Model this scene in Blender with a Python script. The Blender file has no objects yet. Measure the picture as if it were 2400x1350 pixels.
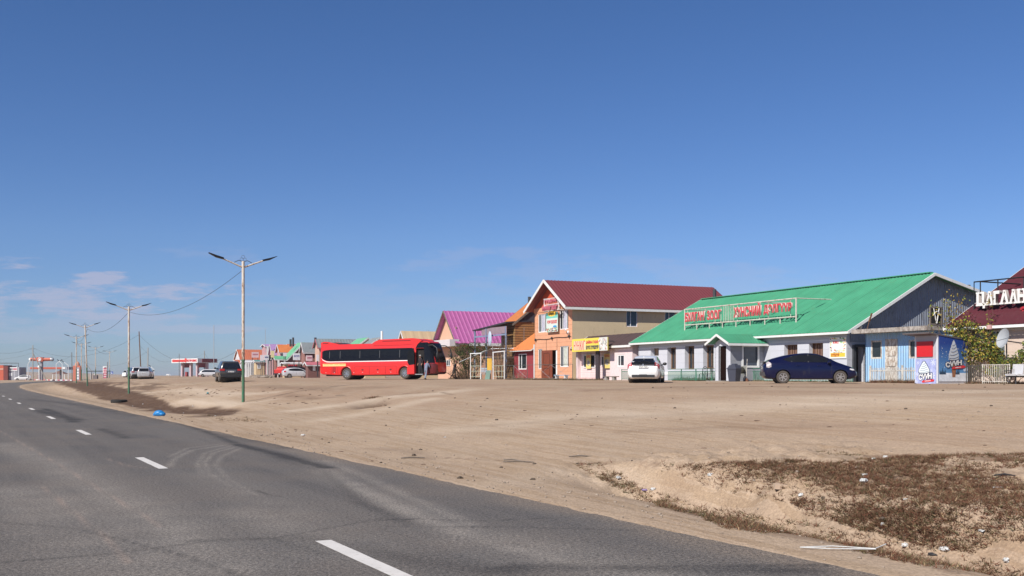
import bpy, math, random
import numpy as np
from mathutils import Vector, Matrix
random.seed(7); RNG=np.random.default_rng(5)
PI=math.pi
scene=bpy.context.scene
C=scene.collection
V=Vector
# ---------------------------------------------------------------- materials
def _nt(name):
    m=bpy.data.materials.new(name); m.use_nodes=True; nt=m.node_tree
    return m,nt,nt.nodes['Principled BSDF']
def N(nt,t,**k):
    n=nt.nodes.new(t)
    for a,b in k.items():
        if a.startswith('i_'):
            key=a[2:]
            n.inputs[int(key) if key.isdigit() else key.replace('_',' ')].default_value=b
        else: setattr(n,a,b)
    return n
def mixc(nt,fac,a,b,blend='MIX'):
    n=nt.nodes.new('ShaderNodeMix'); n.data_type='RGBA'; n.blend_type=blend
    for s,v in ((0,fac),(6,a),(7,b)):
        if isinstance(v,(int,float)): n.inputs[s].default_value=v
        elif isinstance(v,(tuple,list)): n.inputs[s].default_value=(v[0],v[1],v[2],1)
        else: nt.links.new(v,n.inputs[s])
    return n.outputs[2]
def math_(nt,op,a,b=0,c=0,clamp=False):
    n=nt.nodes.new('ShaderNodeMath'); n.operation=op; n.use_clamp=clamp
    for i,v in enumerate((a,b,c)):
        if isinstance(v,(int,float)): n.inputs[i].default_value=v
        else: nt.links.new(v,n.inputs[i])
    return n.outputs[0]
def ramp(nt,fac,p0,p1,c0=(0,0,0),c1=(1,1,1)):
    n=nt.nodes.new('ShaderNodeValToRGB'); e=n.color_ramp.elements
    e[0].position=p0; e[1].position=p1; e[0].color=(*c0,1); e[1].color=(*c1,1)
    nt.links.new(fac,n.inputs[0]); return n.outputs[0]
def noise(nt,vec,scale,detail=4,rough=.6,dim='3D'):
    n=nt.nodes.new('ShaderNodeTexNoise'); n.inputs['Scale'].default_value=scale
    n.inputs['Detail'].default_value=detail; n.inputs['Roughness'].default_value=rough
    nt.links.new(vec,n.inputs['Vector']); return n.outputs[0]
def mapping(nt,vec,sc):
    n=nt.nodes.new('ShaderNodeMapping'); n.inputs['Scale'].default_value=sc
    nt.links.new(vec,n.inputs['Vector']); return n.outputs[0]
MATS={}
def M(name,col,rough=.7,var=.12,scale=2.,metal=0,spec=.5,bump=.0,bscale=25,dirt=None,lines=None,wave=None,coat=0,fade=None):
    """dirt=(colour, amount 0..1, scale); lines=(axis, spacing, width, dark); wave=(axis, spacing, strength)"""
    if name in MATS: return MATS[name]
    m,nt,b=_nt(name); L=nt.links
    tc=nt.nodes.new('ShaderNodeTexCoord'); oc=tc.outputs['Object']
    b.inputs['Roughness'].default_value=rough; b.inputs['Metallic'].default_value=metal
    b.inputs['Specular IOR Level'].default_value=spec
    if coat: b.inputs['Coat Weight'].default_value=coat; b.inputs['Coat Roughness'].default_value=.04
    n1=noise(nt,oc,scale,5,.65)
    f=ramp(nt,n1,.3,.7)
    c=mixc(nt,f,tuple(x*(1-var) for x in col),tuple(min(1,x*(1+var)) for x in col))
    h=None
    if dirt:
        n2=noise(nt,mapping(nt,oc,(1,1,.45)),dirt[2],8,.72)
        lo=.62-.3*dirt[1]
        c=mixc(nt,math_(nt,'MULTIPLY',ramp(nt,n2,lo,lo+.1),min(1,.45+.5*dirt[1])),c,dirt[0])
    if lines or wave:
        sx=nt.nodes.new('ShaderNodeSeparateXYZ'); L.new(oc,sx.inputs[0])
    if lines:
        a=sx.outputs[lines[0]]
        fr=math_(nt,'FRACT',math_(nt,'DIVIDE',a,lines[1]))
        ln=math_(nt,'LESS_THAN',fr,lines[2])
        c=mixc(nt,ln,c,lines[3]); h=math_(nt,'MULTIPLY',ln,-1.)
    if wave:
        a=sx.outputs[wave[0]]
        h=math_(nt,'SINE',math_(nt,'MULTIPLY',a,2*PI/wave[1]))
    L.new(c,b.inputs['Base Color'])
    if bump or h is not None:
        bp=nt.nodes.new('ShaderNodeBump')
        if h is not None:
            bp.inputs['Distance'].default_value=wave[2] if wave else .01; bp.inputs['Strength'].default_value=1
            L.new(h,bp.inputs['Height'])
        else:
            bp.inputs['Distance'].default_value=bump; L.new(noise(nt,oc,bscale,4,.6),bp.inputs['Height'])
        L.new(bp.outputs[0],b.inputs['Normal'])
    MATS[name]=m; return m
def glass(name,col=(.02,.025,.03),rough=.08):
    if name in MATS: return MATS[name]
    m,nt,b=_nt(name)
    tc=nt.nodes.new('ShaderNodeTexCoord')
    n=noise(nt,tc.outputs['Object'],1.3,3)
    nt.links.new(mixc(nt,n,tuple(x*.5 for x in col),tuple(x*1.6 for x in col)),b.inputs['Base Color'])
    b.inputs['Roughness'].default_value=rough; b.inputs['Specular IOR Level'].default_value=.6
    MATS[name]=m; return m
# ---------------------------------------------------------------- mesh builder
class MB:
    def __init__(s,T=None): s.v=[];s.f=[];s.mi=[];s.T=T;s.m=0
    def add(s,vs,fs):
        k=len(s.v); s.v+=[tuple(a) for a in vs]
        for f in fs: s.f.append(tuple(i+k for i in f)); s.mi.append(s.m)
        return s
    def box(s,x0,x1,y0,y1,z0,z1):
        return s.add([(x0,y0,z0),(x1,y0,z0),(x1,y1,z0),(x0,y1,z0),(x0,y0,z1),(x1,y0,z1),(x1,y1,z1),(x0,y1,z1)],
          [(3,2,1,0),(4,5,6,7),(0,1,5,4),(1,2,6,5),(2,3,7,6),(3,0,4,7)])
    def poly(s,pts): return s.add(pts,[tuple(range(len(pts)))])
    def prism(s,pts,ax,a0,a1):
        """pts 2-D outline; ax: axis index of the extrusion"""
        def p3(p,a):
            q=list(p); q.insert(ax,a); return tuple(q)
        n=len(pts); vs=[p3(p,a0) for p in pts]+[p3(p,a1) for p in pts]
        fs=[tuple(range(n))[::-1],tuple(range(n,2*n))]+[(i,(i+1)%n,n+(i+1)%n,n+i) for i in range(n)]
        return s.add(vs,fs)
    def beam(s,p0,p1,w,h=None,up=(0,0,1)):
        h=h or w; p0=V(p0);p1=V(p1); d=(p1-p0).normalized(); u=V(up)
        if abs(d.dot(u))>.95: u=V((1,0,0))
        sd=d.cross(u).normalized(); u=sd.cross(d)
        vs=[]
        for p in (p0,p1):
            for a,b in ((-1,-1),(1,-1),(1,1),(-1,1)): vs.append(p+sd*(a*w/2)+u*(b*h/2))
        return s.add(vs,[(3,2,1,0),(4,5,6,7),(0,1,5,4),(1,2,6,5),(2,3,7,6),(3,0,4,7)])
    def tube(s,pts,r,n=8,cap=True):
        pts=[V(p) for p in pts]; k=len(pts); rs=r if isinstance(r,(list,tuple)) else [r]*k
        vs=[];prev=None
        for i,p in enumerate(pts):
            d=(pts[min(i+1,k-1)]-pts[max(i-1,0)]).normalized()
            if prev is None: u=V((0,0,1)) if abs(d.z)<.9 else V((1,0,0))
            else: u=prev
            a=d.cross(u).normalized(); b=a.cross(d).normalized(); prev=b
            for j in range(n):
                t=2*PI*j/n; vs.append(p+a*(math.cos(t)*rs[i])+b*(math.sin(t)*rs[i]))
        fs=[(i*n+j,i*n+(j+1)%n,(i+1)*n+(j+1)%n,(i+1)*n+j) for i in range(k-1) for j in range(n)]
        if cap: fs+=[tuple(range(n))[::-1],tuple(range((k-1)*n,k*n))]
        return s.add(vs,fs)
    def cyl(s,p0,p1,r,n=16): return s.tube([p0,p1],r,n)
    def ell(s,c,r,n=12,m=8,jit=0):
        vs=[(c[0],c[1],c[2]-r[2])]
        for i in range(1,m):
            ph=-PI/2+PI*i/m
            for j in range(n):
                t=2*PI*j/n; q=1+random.uniform(-jit,jit)
                vs.append((c[0]+r[0]*math.cos(ph)*math.cos(t)*q,c[1]+r[1]*math.cos(ph)*math.sin(t)*q,c[2]+r[2]*math.sin(ph)*q))
        vs.append((c[0],c[1],c[2]+r[2])); e=len(vs)-1
        fs=[(0,1+(j+1)%n,1+j) for j in range(n)]
        for i in range(m-2):
            for j in range(n):
                a=1+i*n; fs.append((a+j,a+(j+1)%n,a+n+(j+1)%n,a+n+j))
        a=1+(m-2)*n; fs+=[(a+j,a+(j+1)%n,e) for j in range(n)]
        return s.add(vs,fs)
    def lathe(s,c,ax,prof,n=24):
        """prof [(a,r)] along axis ax (0,1,2) from point c"""
        vs=[]
        for a,r in prof:
            for j in range(n):
                t=2*PI*j/n; q=[r*math.cos(t),r*math.sin(t)]; q.insert(ax,a); vs.append((c[0]+q[0],c[1]+q[1],c[2]+q[2]))
        k=len(prof); fs=[(i*n+j,i*n+(j+1)%n,(i+1)*n+(j+1)%n,(i+1)*n+j) for i in range(k-1) for j in range(n)]
        fs+=[tuple(range(n)),tuple(range((k-1)*n,k*n))]
        return s.add(vs,fs)
    def disc(s,c,ax,r,n=20,rz=None):
        vs=[]
        for j in range(n):
            t=2*PI*j/n; q=[r*math.cos(t),(rz or r)*math.sin(t)]; q.insert(ax,0); vs.append((c[0]+q[0],c[1]+q[1],c[2]+q[2]))
        return s.add(vs,[tuple(range(n))])
    def rib(s,e0,e1,r1,r0,n,amp,t=.03,kind='trap'):
        """ribbed sheet, ribs from edge e0-e1 to edge r0-r1"""
        e0,e1,r1,r0=map(V,(e0,e1,r1,r0)); nm=(e1-e0).cross(r0-e0).normalized()
        if nm.z<0: nm=-nm
        pr=[(0,0),(.12,1),(.38,1),(.5,0)] if kind=='trap' else [(0,0),(.25,1),(.5,0),(.75,-1)]
        us=[((i+a)/n,o*amp) for i in range(n) for a,o in pr]+[(1,0)]
        vs=[]
        for u,o in us:
            a=e0.lerp(e1,u)+nm*o; b=r0.lerp(r1,u)+nm*o
            vs+=[a,b,a-nm*t,b-nm*t]
        fs=[]
        for i in range(len(us)-1):
            k=4*i; fs+=[(k,k+4,k+5,k+1),(k+2,k+3,k+7,k+6),(k,k+2,k+6,k+4),(k+1,k+5,k+7,k+3)]
        k=4*(len(us)-1); fs+=[(0,1,3,2),(k,k+2,k+3,k+1)]
        return s.add(vs,fs)
    def build(s,name,mats,parent=None,smooth=False,loc=None,angle=.6):
        me=bpy.data.meshes.new(name)
        vs=[tuple(s.T@V(a)) for a in s.v] if s.T is not None else [tuple(a) for a in s.v]
        me.from_pydata(vs,[],s.f)
        if not isinstance(mats,(list,tuple)): mats=[mats]
        for m in mats: me.materials.append(m)
        if len(mats)>1: me.polygons.foreach_set('material_index',s.mi)
        if smooth:
            me.shade_smooth()
            try: me.set_sharp_from_angle(angle=angle)
            except Exception: pass
        me.update()
        o=bpy.data.objects.new(name,me); C.objects.link(o)
        if parent is not None: o.parent=parent
        if loc is not None: o.location=loc
        return o
def tag(o,label=None,cat=None,group=None,kind=None):
    if label: o['label']=label
    if cat: o['category']=cat
    if group: o['group']=group
    if kind: o['kind']=kind
    return o
def thing(name,label,cat,loc=(0,0,0),rz=0,group=None):
    o=bpy.data.objects.new(name,None); C.objects.link(o); o.location=loc; o.rotation_euler=(0,0,rz)
    o.empty_display_size=.3
    return tag(o,label,cat,group)
def copy_tree(o,parent=None):
    c=o.copy(); C.objects.link(c)
    if parent is not None: c.parent=parent
    for ch in list(o.children): copy_tree(ch,c)
    return c
def text(body,mat,T,x0,x1,z0,z1,y=0,parent=None,ext=.01,bold=.02,name='lettering',shear=0,z0b=None):
    """flat lettering in a facade frame T, fitted to the box x0..x1, z0..z1 at depth y"""
    c=bpy.data.curves.new('t','FONT'); c.body=body; c.offset=bold; c.extrude=.5; c.resolution_u=2
    o=bpy.data.objects.new('t',c); C.objects.link(o)
    dg=bpy.context.evaluated_depsgraph_get(); dg.update()
    me=bpy.data.meshes.new_from_object(o.evaluated_get(dg)); bpy.data.objects.remove(o); bpy.data.curves.remove(c)
    xs=[v.co.x for v in me.vertices]; ys=[v.co.y for v in me.vertices]
    a,b,p,q=min(xs),max(xs),min(ys),max(ys)
    for v in me.vertices:
        fx=(v.co.x-a)/(b-a); fy=(v.co.y-p)/(q-p); e=v.co.z
        zz=z0+(z1-z0)*fy+(0 if z0b is None else (z0b-z0)*fx)
        v.co=T@V((x0+(x1-x0)*fx+shear*(zz-z0),y-ext*(e+.5),zz)) if T is not None else V((x0+(x1-x0)*fx+shear*(zz-z0),y-ext*(e+.5),zz))
    me.materials.clear(); me.materials.append(mat); me.name=name
    o=bpy.data.objects.new(name,me); C.objects.link(o); o.parent=parent
    return o
# ---------------------------------------------------------------- camera model (2400x1350 photo, f=2400 px, eye 1.7 m, horizon row 880)
F=2400.; EYE=1.7; HY=880.
def K(px): return (px-1200)/F
D_=V((-.476,.8795)); N_=V((.8795,.476))       # road direction, to its right
A_=V((-.414,.910)); B_=V((.910,.414))         # shop row: away along the facades, into the buildings
PHI=math.atan2(-.910,.414)
def sstep(a,b,x):
    t=np.clip((x-a)/(b-a),0,1); return t*t*(3-2*t)
# road centre line: straight, then bending gently to the right
_rs=np.arange(-60,1600,1.0); _hd=28.43*PI/180-(10.5*PI/180)*sstep(95,330,_rs)
_px=np.concatenate([[0],np.cumsum(-np.sin(_hd[:-1]))]); _py=np.concatenate([[0],np.cumsum(np.cos(_hd[:-1]))])
_i0=60; _rx=_px-_px[_i0]+3.3*.8795; _ry=_py-_py[_i0]+3.3*.476
def road_su(x,y):
    """along-road distance s and offset u to the right of the camera-side line"""
    x=np.asarray(x,float); y=np.asarray(y,float); sh=x.shape; x=x.ravel();y=y.ravel()
    s=-x*.476+y*.8795
    for _ in range(4):
        cx=np.interp(s,_rs,_rx); cy=np.interp(s,_rs,_ry); h=np.interp(s,_rs,_hd)
        s=s+(-(x-cx)*np.sin(h)+(y-cy)*np.cos(h))
    cx=np.interp(s,_rs,_rx); cy=np.interp(s,_rs,_ry); h=np.interp(s,_rs,_hd)
    u=(x-cx)*np.cos(h)+(y-cy)*np.sin(h)+3.3
    return s.reshape(sh),u.reshape(sh)
def road_xy(s,u):
    cx=np.interp(s,_rs,_rx); cy=np.interp(s,_rs,_ry); h=np.interp(s,_rs,_hd)
    return cx+(u-3.3)*np.cos(h), cy+(u-3.3)*np.sin(h)
_T=RNG.random((256,256))
def vnoise(x,y):
    xi=np.floor(x).astype(int); yi=np.floor(y).astype(int); fx=x-xi; fy=y-yi
    fx=fx*fx*(3-2*fx); fy=fy*fy*(3-2*fy); a=xi&255;b=(xi+1)&255;c=yi&255;d=(yi+1)&255
    return (_T[a,c]*(1-fx)+_T[b,c]*fx)*(1-fy)+(_T[a,d]*(1-fx)+_T[b,d]*fx)*fy-.5
def fbm(x,y,o=4,s=1.):
    r=0;a=1.
    for i in range(o): r=r+a*vnoise(x*s+17*i,y*s+9*i); s*=2.1; a*=.5
    return r
def H(x,y,detail=True):
    x=np.asarray(x,float); y=np.asarray(y,float)
    s,u=road_su(x,y)
    w=sstep(30,60,s)
    pa=np.interp(u,[7,8.4,10.4,12.9,17,22,27,35,60,300],[0,-.01,.05,.25,.65,1.13,1.25,1.31,1.36,1.38])
    pb=np.interp(u,[7,8,12.5,14,18,22,27,40,300],[0,.0,.02,.2,.78,1.14,1.27,1.34,1.38])
    z=pa*(1-w)+pb*w
    # right ditch with its steep bank
    e=1-sstep(13.2,16.6,s)
    cen=9.35+.07*np.clip(s-6,0,12)+.16*vnoise(s*.7,s*0+3.)
    dd=np.where(u<cen,np.exp(-((u-cen)/.95)**2),1-sstep(0,.72,u-cen))
    z=z-.44*e*dd
    z=z+e*.16*sstep(cen+.45,cen+.85,u)*np.exp(-((u-cen-1.1)/1.5)**2)
    # left ditch
    e2=sstep(46,56,s)*(1-sstep(230,300,s)*.6)
    z=z-.47*e2*np.exp(-(np.abs(u-10.6)/2.1)**2.6)
    z=z+e2*.16*np.exp(-((u-15.2)/1.5)**2)*vnoise(s*.12,u*0+1)*1.6
    # pit with dead brush
    qx,qy=PIT; r2=((x-qx)**2+((y-qy)*.5)**2)
    z=z-.30*np.exp(-r2/.7)+.14*np.exp(-((x-qx-.3)**2+((y-qy-1.6)*.6)**2)/1.2)
    z=np.where(u<-.2,np.minimum(z,-.02-.02*np.clip(-u-.2,0,20))*(1-sstep(150,240,s))+.12*sstep(200,290,s)*sstep(0,6,-u),z)
    # far plain
    r=np.hypot(x,y); ang=x/np.maximum(y,1.)
    z=z+np.where(y>0,12.0*sstep(1200,3200,r)*sstep(-.30,-.50,ang),0)
    if detail:
        am=np.where(u>7.0,1.,.0)*sstep(6.95,7.6,u)
        z=z+am*(.022*fbm(x,y,4,.35)+.02*fbm(x,y,3,2.2)*np.exp(-r/60))
        # rough bank and ruts
        bank=sstep(9.2,9.8,u)*(1-sstep(13,16,u))*(1-sstep(14,18,s))
        z=z+bank*(.13*fbm(x,y,3,1.3)+.10*fbm(x,y,3,4.2))
        lotm=sstep(10,16,u)
        z=z+lotm*.014*fbm(u*1.4,s*.15,3,1.)*np.exp(-r/120)
        # ground slips a little over / under the asphalt edge
        wob=.10*vnoise(s*.8,s*0)+.06*vnoise(s*3.1,s*0+7)+.04*vnoise(x*6,y*6)
        ins=(u>-.3)&(u<7.6)
        z=np.where(ins,-.045+np.maximum(z,0)*sstep(6.9,7.6,u)*0+(.055+np.maximum(z,.0)+0*z)*sstep(6.55,7.0,u+wob),z)
    return z
PIT=(1e4,1e4)
def Hs(x,y): return float(H(np.array([x]),np.array([y]))[0])
def G(px,py):
    """ground point seen at a photo pixel"""
    k=K(px); m=(HY-py)/F
    d=np.geomspace(4,900,1500); z=H(k*d,d,False); f=EYE+m*d-z
    i=int(np.argmax(f<0)) if (f<0).any() else len(d)-1
    dd=float(d[i]); return V((k*dd,dd,Hs(k*dd,dd)))
def GD(px,d): return V((K(px)*d,d,Hs(K(px)*d,d)))
def PZ(py,d): return EYE+(HY-py)/F*d
_g=G(872,946); PIT=(_g.x,_g.y)
class FR:
    """building frame: local x along the facade (towards the viewer's right), y into the building"""
    def __init__(s,px,sb=0,phi=PHI,o=None):
        if o is None:
            d=(44.54+1.098*sb)/(K(px)+.455); o=(K(px)*d,d)
        s.o=V((o[0],o[1])); s.phi=phi; s.ex=V((math.cos(phi),math.sin(phi))); s.ey=V((-math.sin(phi),math.cos(phi)))
    def d(s,px,y=0):
        q=s.o+s.ey*y; k=K(px); t=(k*q.y-q.x)/(s.ex.x-k*s.ex.y); return t,(q+s.ex*t).y
    def x(s,px,y=0): return s.d(px,y)[0]
    def at(s,px,py,y=0):
        t,dd=s.d(px,y); return t,PZ(py,dd)
    def side(s,px,py,W):
        q=s.o+s.ex*W; k=K(px); t=(k*q.y-q.x)/(s.ey.x-k*s.ey.y); dd=(q+s.ey*t).y; return t,PZ(py,dd)
    def w(s,x,y,z=0):
        q=s.o+s.ex*x+s.ey*y; return V((q.x,q.y,z))
I4=Matrix.Identity(4)
def TS(W): # side-wall frame: facade coords -> wall x=W facing +x
    return Matrix(((0,-1,0,W),(1,0,0,0),(0,0,1,0),(0,0,0,1)))
# ================================================================ camera, light, sky
cam=bpy.data.cameras.new('camera'); co=bpy.data.objects.new('camera',cam); C.objects.link(co)
co.location=(0,0,EYE); co.rotation_euler=(PI/2,0,0)
cam.sensor_width=36; cam.lens=36*F/2400; cam.shift_y=(HY-675)/2400; cam.clip_end=20000; cam.clip_start=.1
scene.camera=co
SAZ=V((-.64,-.768)).normalized(); SEL=math.radians(41)
sl=bpy.data.lights.new('sun','SUN'); sl.energy=5.0; sl.angle=math.radians(.5); sl.color=(1,.955,.88)
so=bpy.data.objects.new('sun',sl); C.objects.link(so)
sd=V((SAZ.x*math.cos(SEL),SAZ.y*math.cos(SEL),math.sin(SEL)))
so.rotation_euler=sd.to_track_quat('Z','Y').to_euler(); so.location=(0,0,30)
w=bpy.data.worlds.new("World"); scene.world=w; w.use_nodes=True; nt=w.node_tree; nt.nodes.clear()
out=N(nt,'ShaderNodeOutputWorld'); bg=N(nt,'ShaderNodeBackground'); bg.inputs[1].default_value=.078
sky=N(nt,'ShaderNodeTexSky',sky_type='NISHITA',sun_disc=False,sun_elevation=SEL,sun_rotation=math.atan2(SAZ.x,SAZ.y),altitude=1400,air_density=1.0,dust_density=.45,ozone_density=2.2)
tc=N(nt,'ShaderNodeTexCoord'); sx=N(nt,'ShaderNodeSeparateXYZ'); nt.links.new(tc.outputs['Generated'],sx.inputs[0])
# thin streaky clouds low over the plain: projected on a high plane by direction
z=math_(nt,'MAXIMUM',sx.outputs[2],.012)
vx=math_(nt,'DIVIDE',sx.outputs[0],z); vy=math_(nt,'DIVIDE',sx.outputs[1],z)
az=N(nt,'ShaderNodeMath',operation='ARCTAN2'); nt.links.new(sx.outputs[0],az.inputs[0]); nt.links.new(sx.outputs[1],az.inputs[1])
ys_=math_(nt,'MAXIMUM',sx.outputs[1],.05); tx=math_(nt,'DIVIDE',sx.outputs[0],ys_); tz=math_(nt,'DIVIDE',sx.outputs[2],ys_)
cb=N(nt,'ShaderNodeCombineXYZ'); nt.links.new(math_(nt,'MULTIPLY',tx,16.),cb.inputs[0]); nt.links.new(math_(nt,'MULTIPLY',tz,75.),cb.inputs[1])
n=noise(nt,cb.outputs[0],1.,7,.68)
cb2=N(nt,'ShaderNodeCombineXYZ'); nt.links.new(math_(nt,'MULTIPLY',tx,5.),cb2.inputs[0]); nt.links.new(math_(nt,'MULTIPLY',tz,30.),cb2.inputs[1])
n2=noise(nt,cb2.outputs[0],1.3,4,.6)
cl=0.
for cx_,cz_,w_,h_,a_ in ((-.44,.074,.14,.017,.55),(-.40,.094,.030,.0065,.60),(-.485,.111,.035,.006,.5),(-.425,.083,.02,.003,.35),(-.335,.057,.045,.005,.40),(-.44,.050,.12,.009,.28),(-.30,.046,.05,.004,.35),(-.48,.038,.05,.006,.25),(-.02,.113,.10,.010,.16),(.12,.10,.12,.014,.16),(-.28,.120,.06,.008,.12),(.25,.085,.14,.012,.14),(-.1,.075,.16,.014,.13)):
    q=math_(nt,'ADD',math_(nt,'POWER',math_(nt,'ABSOLUTE',math_(nt,'DIVIDE',math_(nt,'SUBTRACT',tx,cx_),w_)),2.),math_(nt,'POWER',math_(nt,'ABSOLUTE',math_(nt,'DIVIDE',math_(nt,'SUBTRACT',tz,cz_),h_)),2.))
    q=math_(nt,'SUBTRACT',math_(nt,'ADD',1.,math_(nt,'MULTIPLY',math_(nt,'SUBTRACT',math_(nt,'ADD',n,n2),1.),6.5)),math_(nt,'MULTIPLY',q,.8))
    cl=math_(nt,'MAXIMUM',cl,math_(nt,'MULTIPLY',ramp(nt,q,-.2,2.0),a_*1.0))
cl=math_(nt,'MULTIPLY',cl,math_(nt,'GREATER_THAN',sx.outputs[1],.1))
hs=N(nt,'ShaderNodeHueSaturation'); hs.inputs['Saturation'].default_value=1.15; hs.inputs['Value'].default_value=1.0
nt.links.new(sky.outputs[0],hs.inputs['Color'])
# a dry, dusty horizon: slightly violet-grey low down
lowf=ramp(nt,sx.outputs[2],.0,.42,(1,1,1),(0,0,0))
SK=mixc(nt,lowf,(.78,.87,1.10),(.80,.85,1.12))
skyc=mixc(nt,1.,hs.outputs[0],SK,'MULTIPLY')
skyc=mixc(nt,1.,skyc,ramp(nt,sx.outputs[2],.36,.62,(1.0,1.0,1.0),(.42,.44,.5)),'MULTIPLY')  # upper sky darkened on purpose, out of view, to weaken the fill light
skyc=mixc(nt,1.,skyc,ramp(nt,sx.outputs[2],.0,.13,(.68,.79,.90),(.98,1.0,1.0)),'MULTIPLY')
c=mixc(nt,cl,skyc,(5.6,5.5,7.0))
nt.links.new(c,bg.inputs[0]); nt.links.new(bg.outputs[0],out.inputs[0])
scene.view_settings.view_transform='Standard'; scene.view_settings.look='None'; scene.view_settings.exposure=.22; scene.view_settings.gamma=1
scene.cycles.max_bounces=6; scene.cycles.diffuse_bounces=3; scene.cycles.glossy_bounces=3
# ================================================================ ground
def pip(px,py,poly):
    inside=np.zeros(px.shape,bool); n=len(poly); j=n-1
    for i in range(n):
        xi,yi=poly[i]; xj,yj=poly[j]
        c=((yi>py)!=(yj>py))&(px<(xj-xi)*(py-yi)/((yj-yi)+1e-9)+xi); inside^=c; j=i
    return inside
def proj(x,y,z):
    yy=np.maximum(y,.5); return 1200+F*x/yy, HY-F*(z-EYE)/yy
def polyline_d(x,y,pts):
    d=np.full(x.shape,1e9)
    for a,b in zip(pts[:-1],pts[1:]):
        ax,ay=a[0],a[1]; bx,by=b[0]-ax,b[1]-ay; t=np.clip(((x-ax)*bx+(y-ay)*by)/(bx*bx+by*by+1e-9),0,1)
        d=np.minimum(d,np.hypot(x-ax-bx*t,y-ay-by*t))
    return d
def grid_mesh(name,X,Y,Z,mat,cols=None,wrap=False):
    nr,nc=X.shape; me=bpy.data.meshes.new(name)
    me.vertices.add(nr*nc); me.vertices.foreach_set('co',np.stack([X,Y,Z],-1).astype(np.float32).ravel())
    i=np.arange(nr-1)[:,None]; j=np.arange(nc if wrap else nc-1)[None,:]; j2=(j+1)%nc
    q=np.stack([i*nc+j,i*nc+j2,(i+1)*nc+j2,(i+1)*nc+j],-1).reshape(-1,4)
    me.loops.add(q.size); me.loops.foreach_set('vertex_index',q.ravel().astype(np.int32))
    me.polygons.add(len(q)); me.polygons.foreach_set('loop_start',np.arange(0,q.size,4,dtype=np.int32)); me.polygons.foreach_set('loop_total',np.full(len(q),4,np.int32))
    me.update(calc_edges=True); me.validate(); me.shade_smooth(); me.materials.append(mat)
    if cols is not None:
        at=me.color_attributes.new('soil','FLOAT_COLOR','POINT'); at.data.foreach_set('color',cols.astype(np.float32).reshape(-1))
    o=bpy.data.objects.new(name,me); C.objects.link(o); return o
fa=np.linspace(-39,39,620); ba=np.concatenate([np.linspace(39,321,64)[1:-1]])
ang=np.radians(np.concatenate([fa,ba]))
rad=np.concatenate([np.linspace(.4,4.4,9)[:-1],4.4*1.0078**np.arange(0,490),4.4*1.0078**490*1.045**np.arange(0,87)])
A,R=np.meshgrid(ang,rad); X=R*np.sin(A); Y=R*np.cos(A); Z=H(X,Y)
S,U=road_su(X,Y); PXs,PYs=proj(X,Y,Z); fr=(Y>3)&(np.abs(X/np.maximum(Y,1))<.8)
nb=fbm(X,Y,4,.5)
jx=PXs+60*vnoise(X*.7,Y*.3)*np.clip(30/np.maximum(Y,8),.3,2); jy=PYs+16*vnoise(X*.9+5,Y*.5)*np.clip(30/np.maximum(Y,8),.2,1.6)
dark=np.zeros(X.shape)
polyL=[(120,894),(240,898),(300,916),(360,930),(420,952),(500,956),(568,959),(555,970),(500,978),(430,972),(330,958),(250,938),(180,915)]
polyL2=[(120,893),(190,891),(330,894),(420,903),(300,925),(420,952),(300,950),(200,915)]
SS5=[(0,0),(2.5,1.2),(-2.5,-1.2),(4,-2.4),(-4,2.4),(6,3.2),(-6,-3.2)]
dark+=sum(np.where(fr&pip(jx+a_,jy+b_,polyL),1.,0) for a_,b_ in SS5)/7
dark+=sum(np.where(fr&pip(jx+a_,jy+b_,polyL2),.75,0) for a_,b_ in SS5)/7*sstep(-.15,.12,fbm(S*.3,U*1.6,3,1.))
dark+=.9*np.exp(-(((X-PIT[0])/.8)**2+((Y-PIT[1])/1.4)**2))
for pts,wd_,am_ in (([(905,930),(960,922),(1035,920),(1062,926)],.10,.6),([(660,925),(740,935),(800,930)],.5,.35),([(600,905),(760,912),(900,908)],1.2,.3),([(1470,1012),(1700,1002),(2060,998)],.35,.18),([(1100,1000),(1350,985),(1700,965)],.5,.16),([(1040,1073),(1110,1076),(1240,1082)],.05,.5),([(880,1052),(960,1058),(1000,1075)],.3,.25),([(1380,915),(1700,905),(2300,912)],1.,.25)):
    dark+=am_*np.exp(-(polyline_d(X,Y,[G(*p) for p in pts])/wd_)**2)*(.5+vnoise(X*2,Y*2)+.5)
reg=[(1380,1085),(1560,1090),(1700,1085),(1900,1082),(2150,1070),(2420,1062),(2420,1360),(2230,1360),(2000,1300),(1750,1240),(1560,1185),(1500,1150)]
veg=np.where(fr&pip(jx,jy,reg),1.,0)
veg*=np.clip(.55+1.5*fbm(X,Y,3,.9),0,1)
bankm=((U>9.6)&(U<10.6)&(S<16)).astype(float); veg*=(1-.75*bankm)
pale=np.zeros(X.shape)
for pts,wd,am in (([(700,962),(860,942),(1000,925),(1060,918)],1.2,.8),([(1060,1010),(1500,960),(2000,930),(2400,915)],1.6,.55),([(1500,975),(1900,950),(2400,935)],1.,.5),
        ([(1100,1150),(1300,1105),(1420,1130)],.5,.3),([(300,925),(420,912),(560,925),(640,920)],1.,.75),([(430,938),(560,948),(620,940)],.8,.8),([(760,985),(900,960),(1010,935)],.7,.6)):
    pt=[G(*p) for p in pts]; dd=polyline_d(X,Y,pt)
    pale+=am*np.exp(-(dd/wd)**2)*(.55+.9*(vnoise(U*2.2,S*.25)+.5))
lotred=np.clip(.5+1.4*fbm(U*.5,S*.08,3,1.),0,1)*sstep(12,18,U)
cols=np.stack([np.clip(dark,0,1),np.clip(pale,0,1),np.clip(veg,0,1),np.clip(lotred,0,1)],-1)
m,nt,b=_nt('dirt'); L=nt.links
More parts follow.
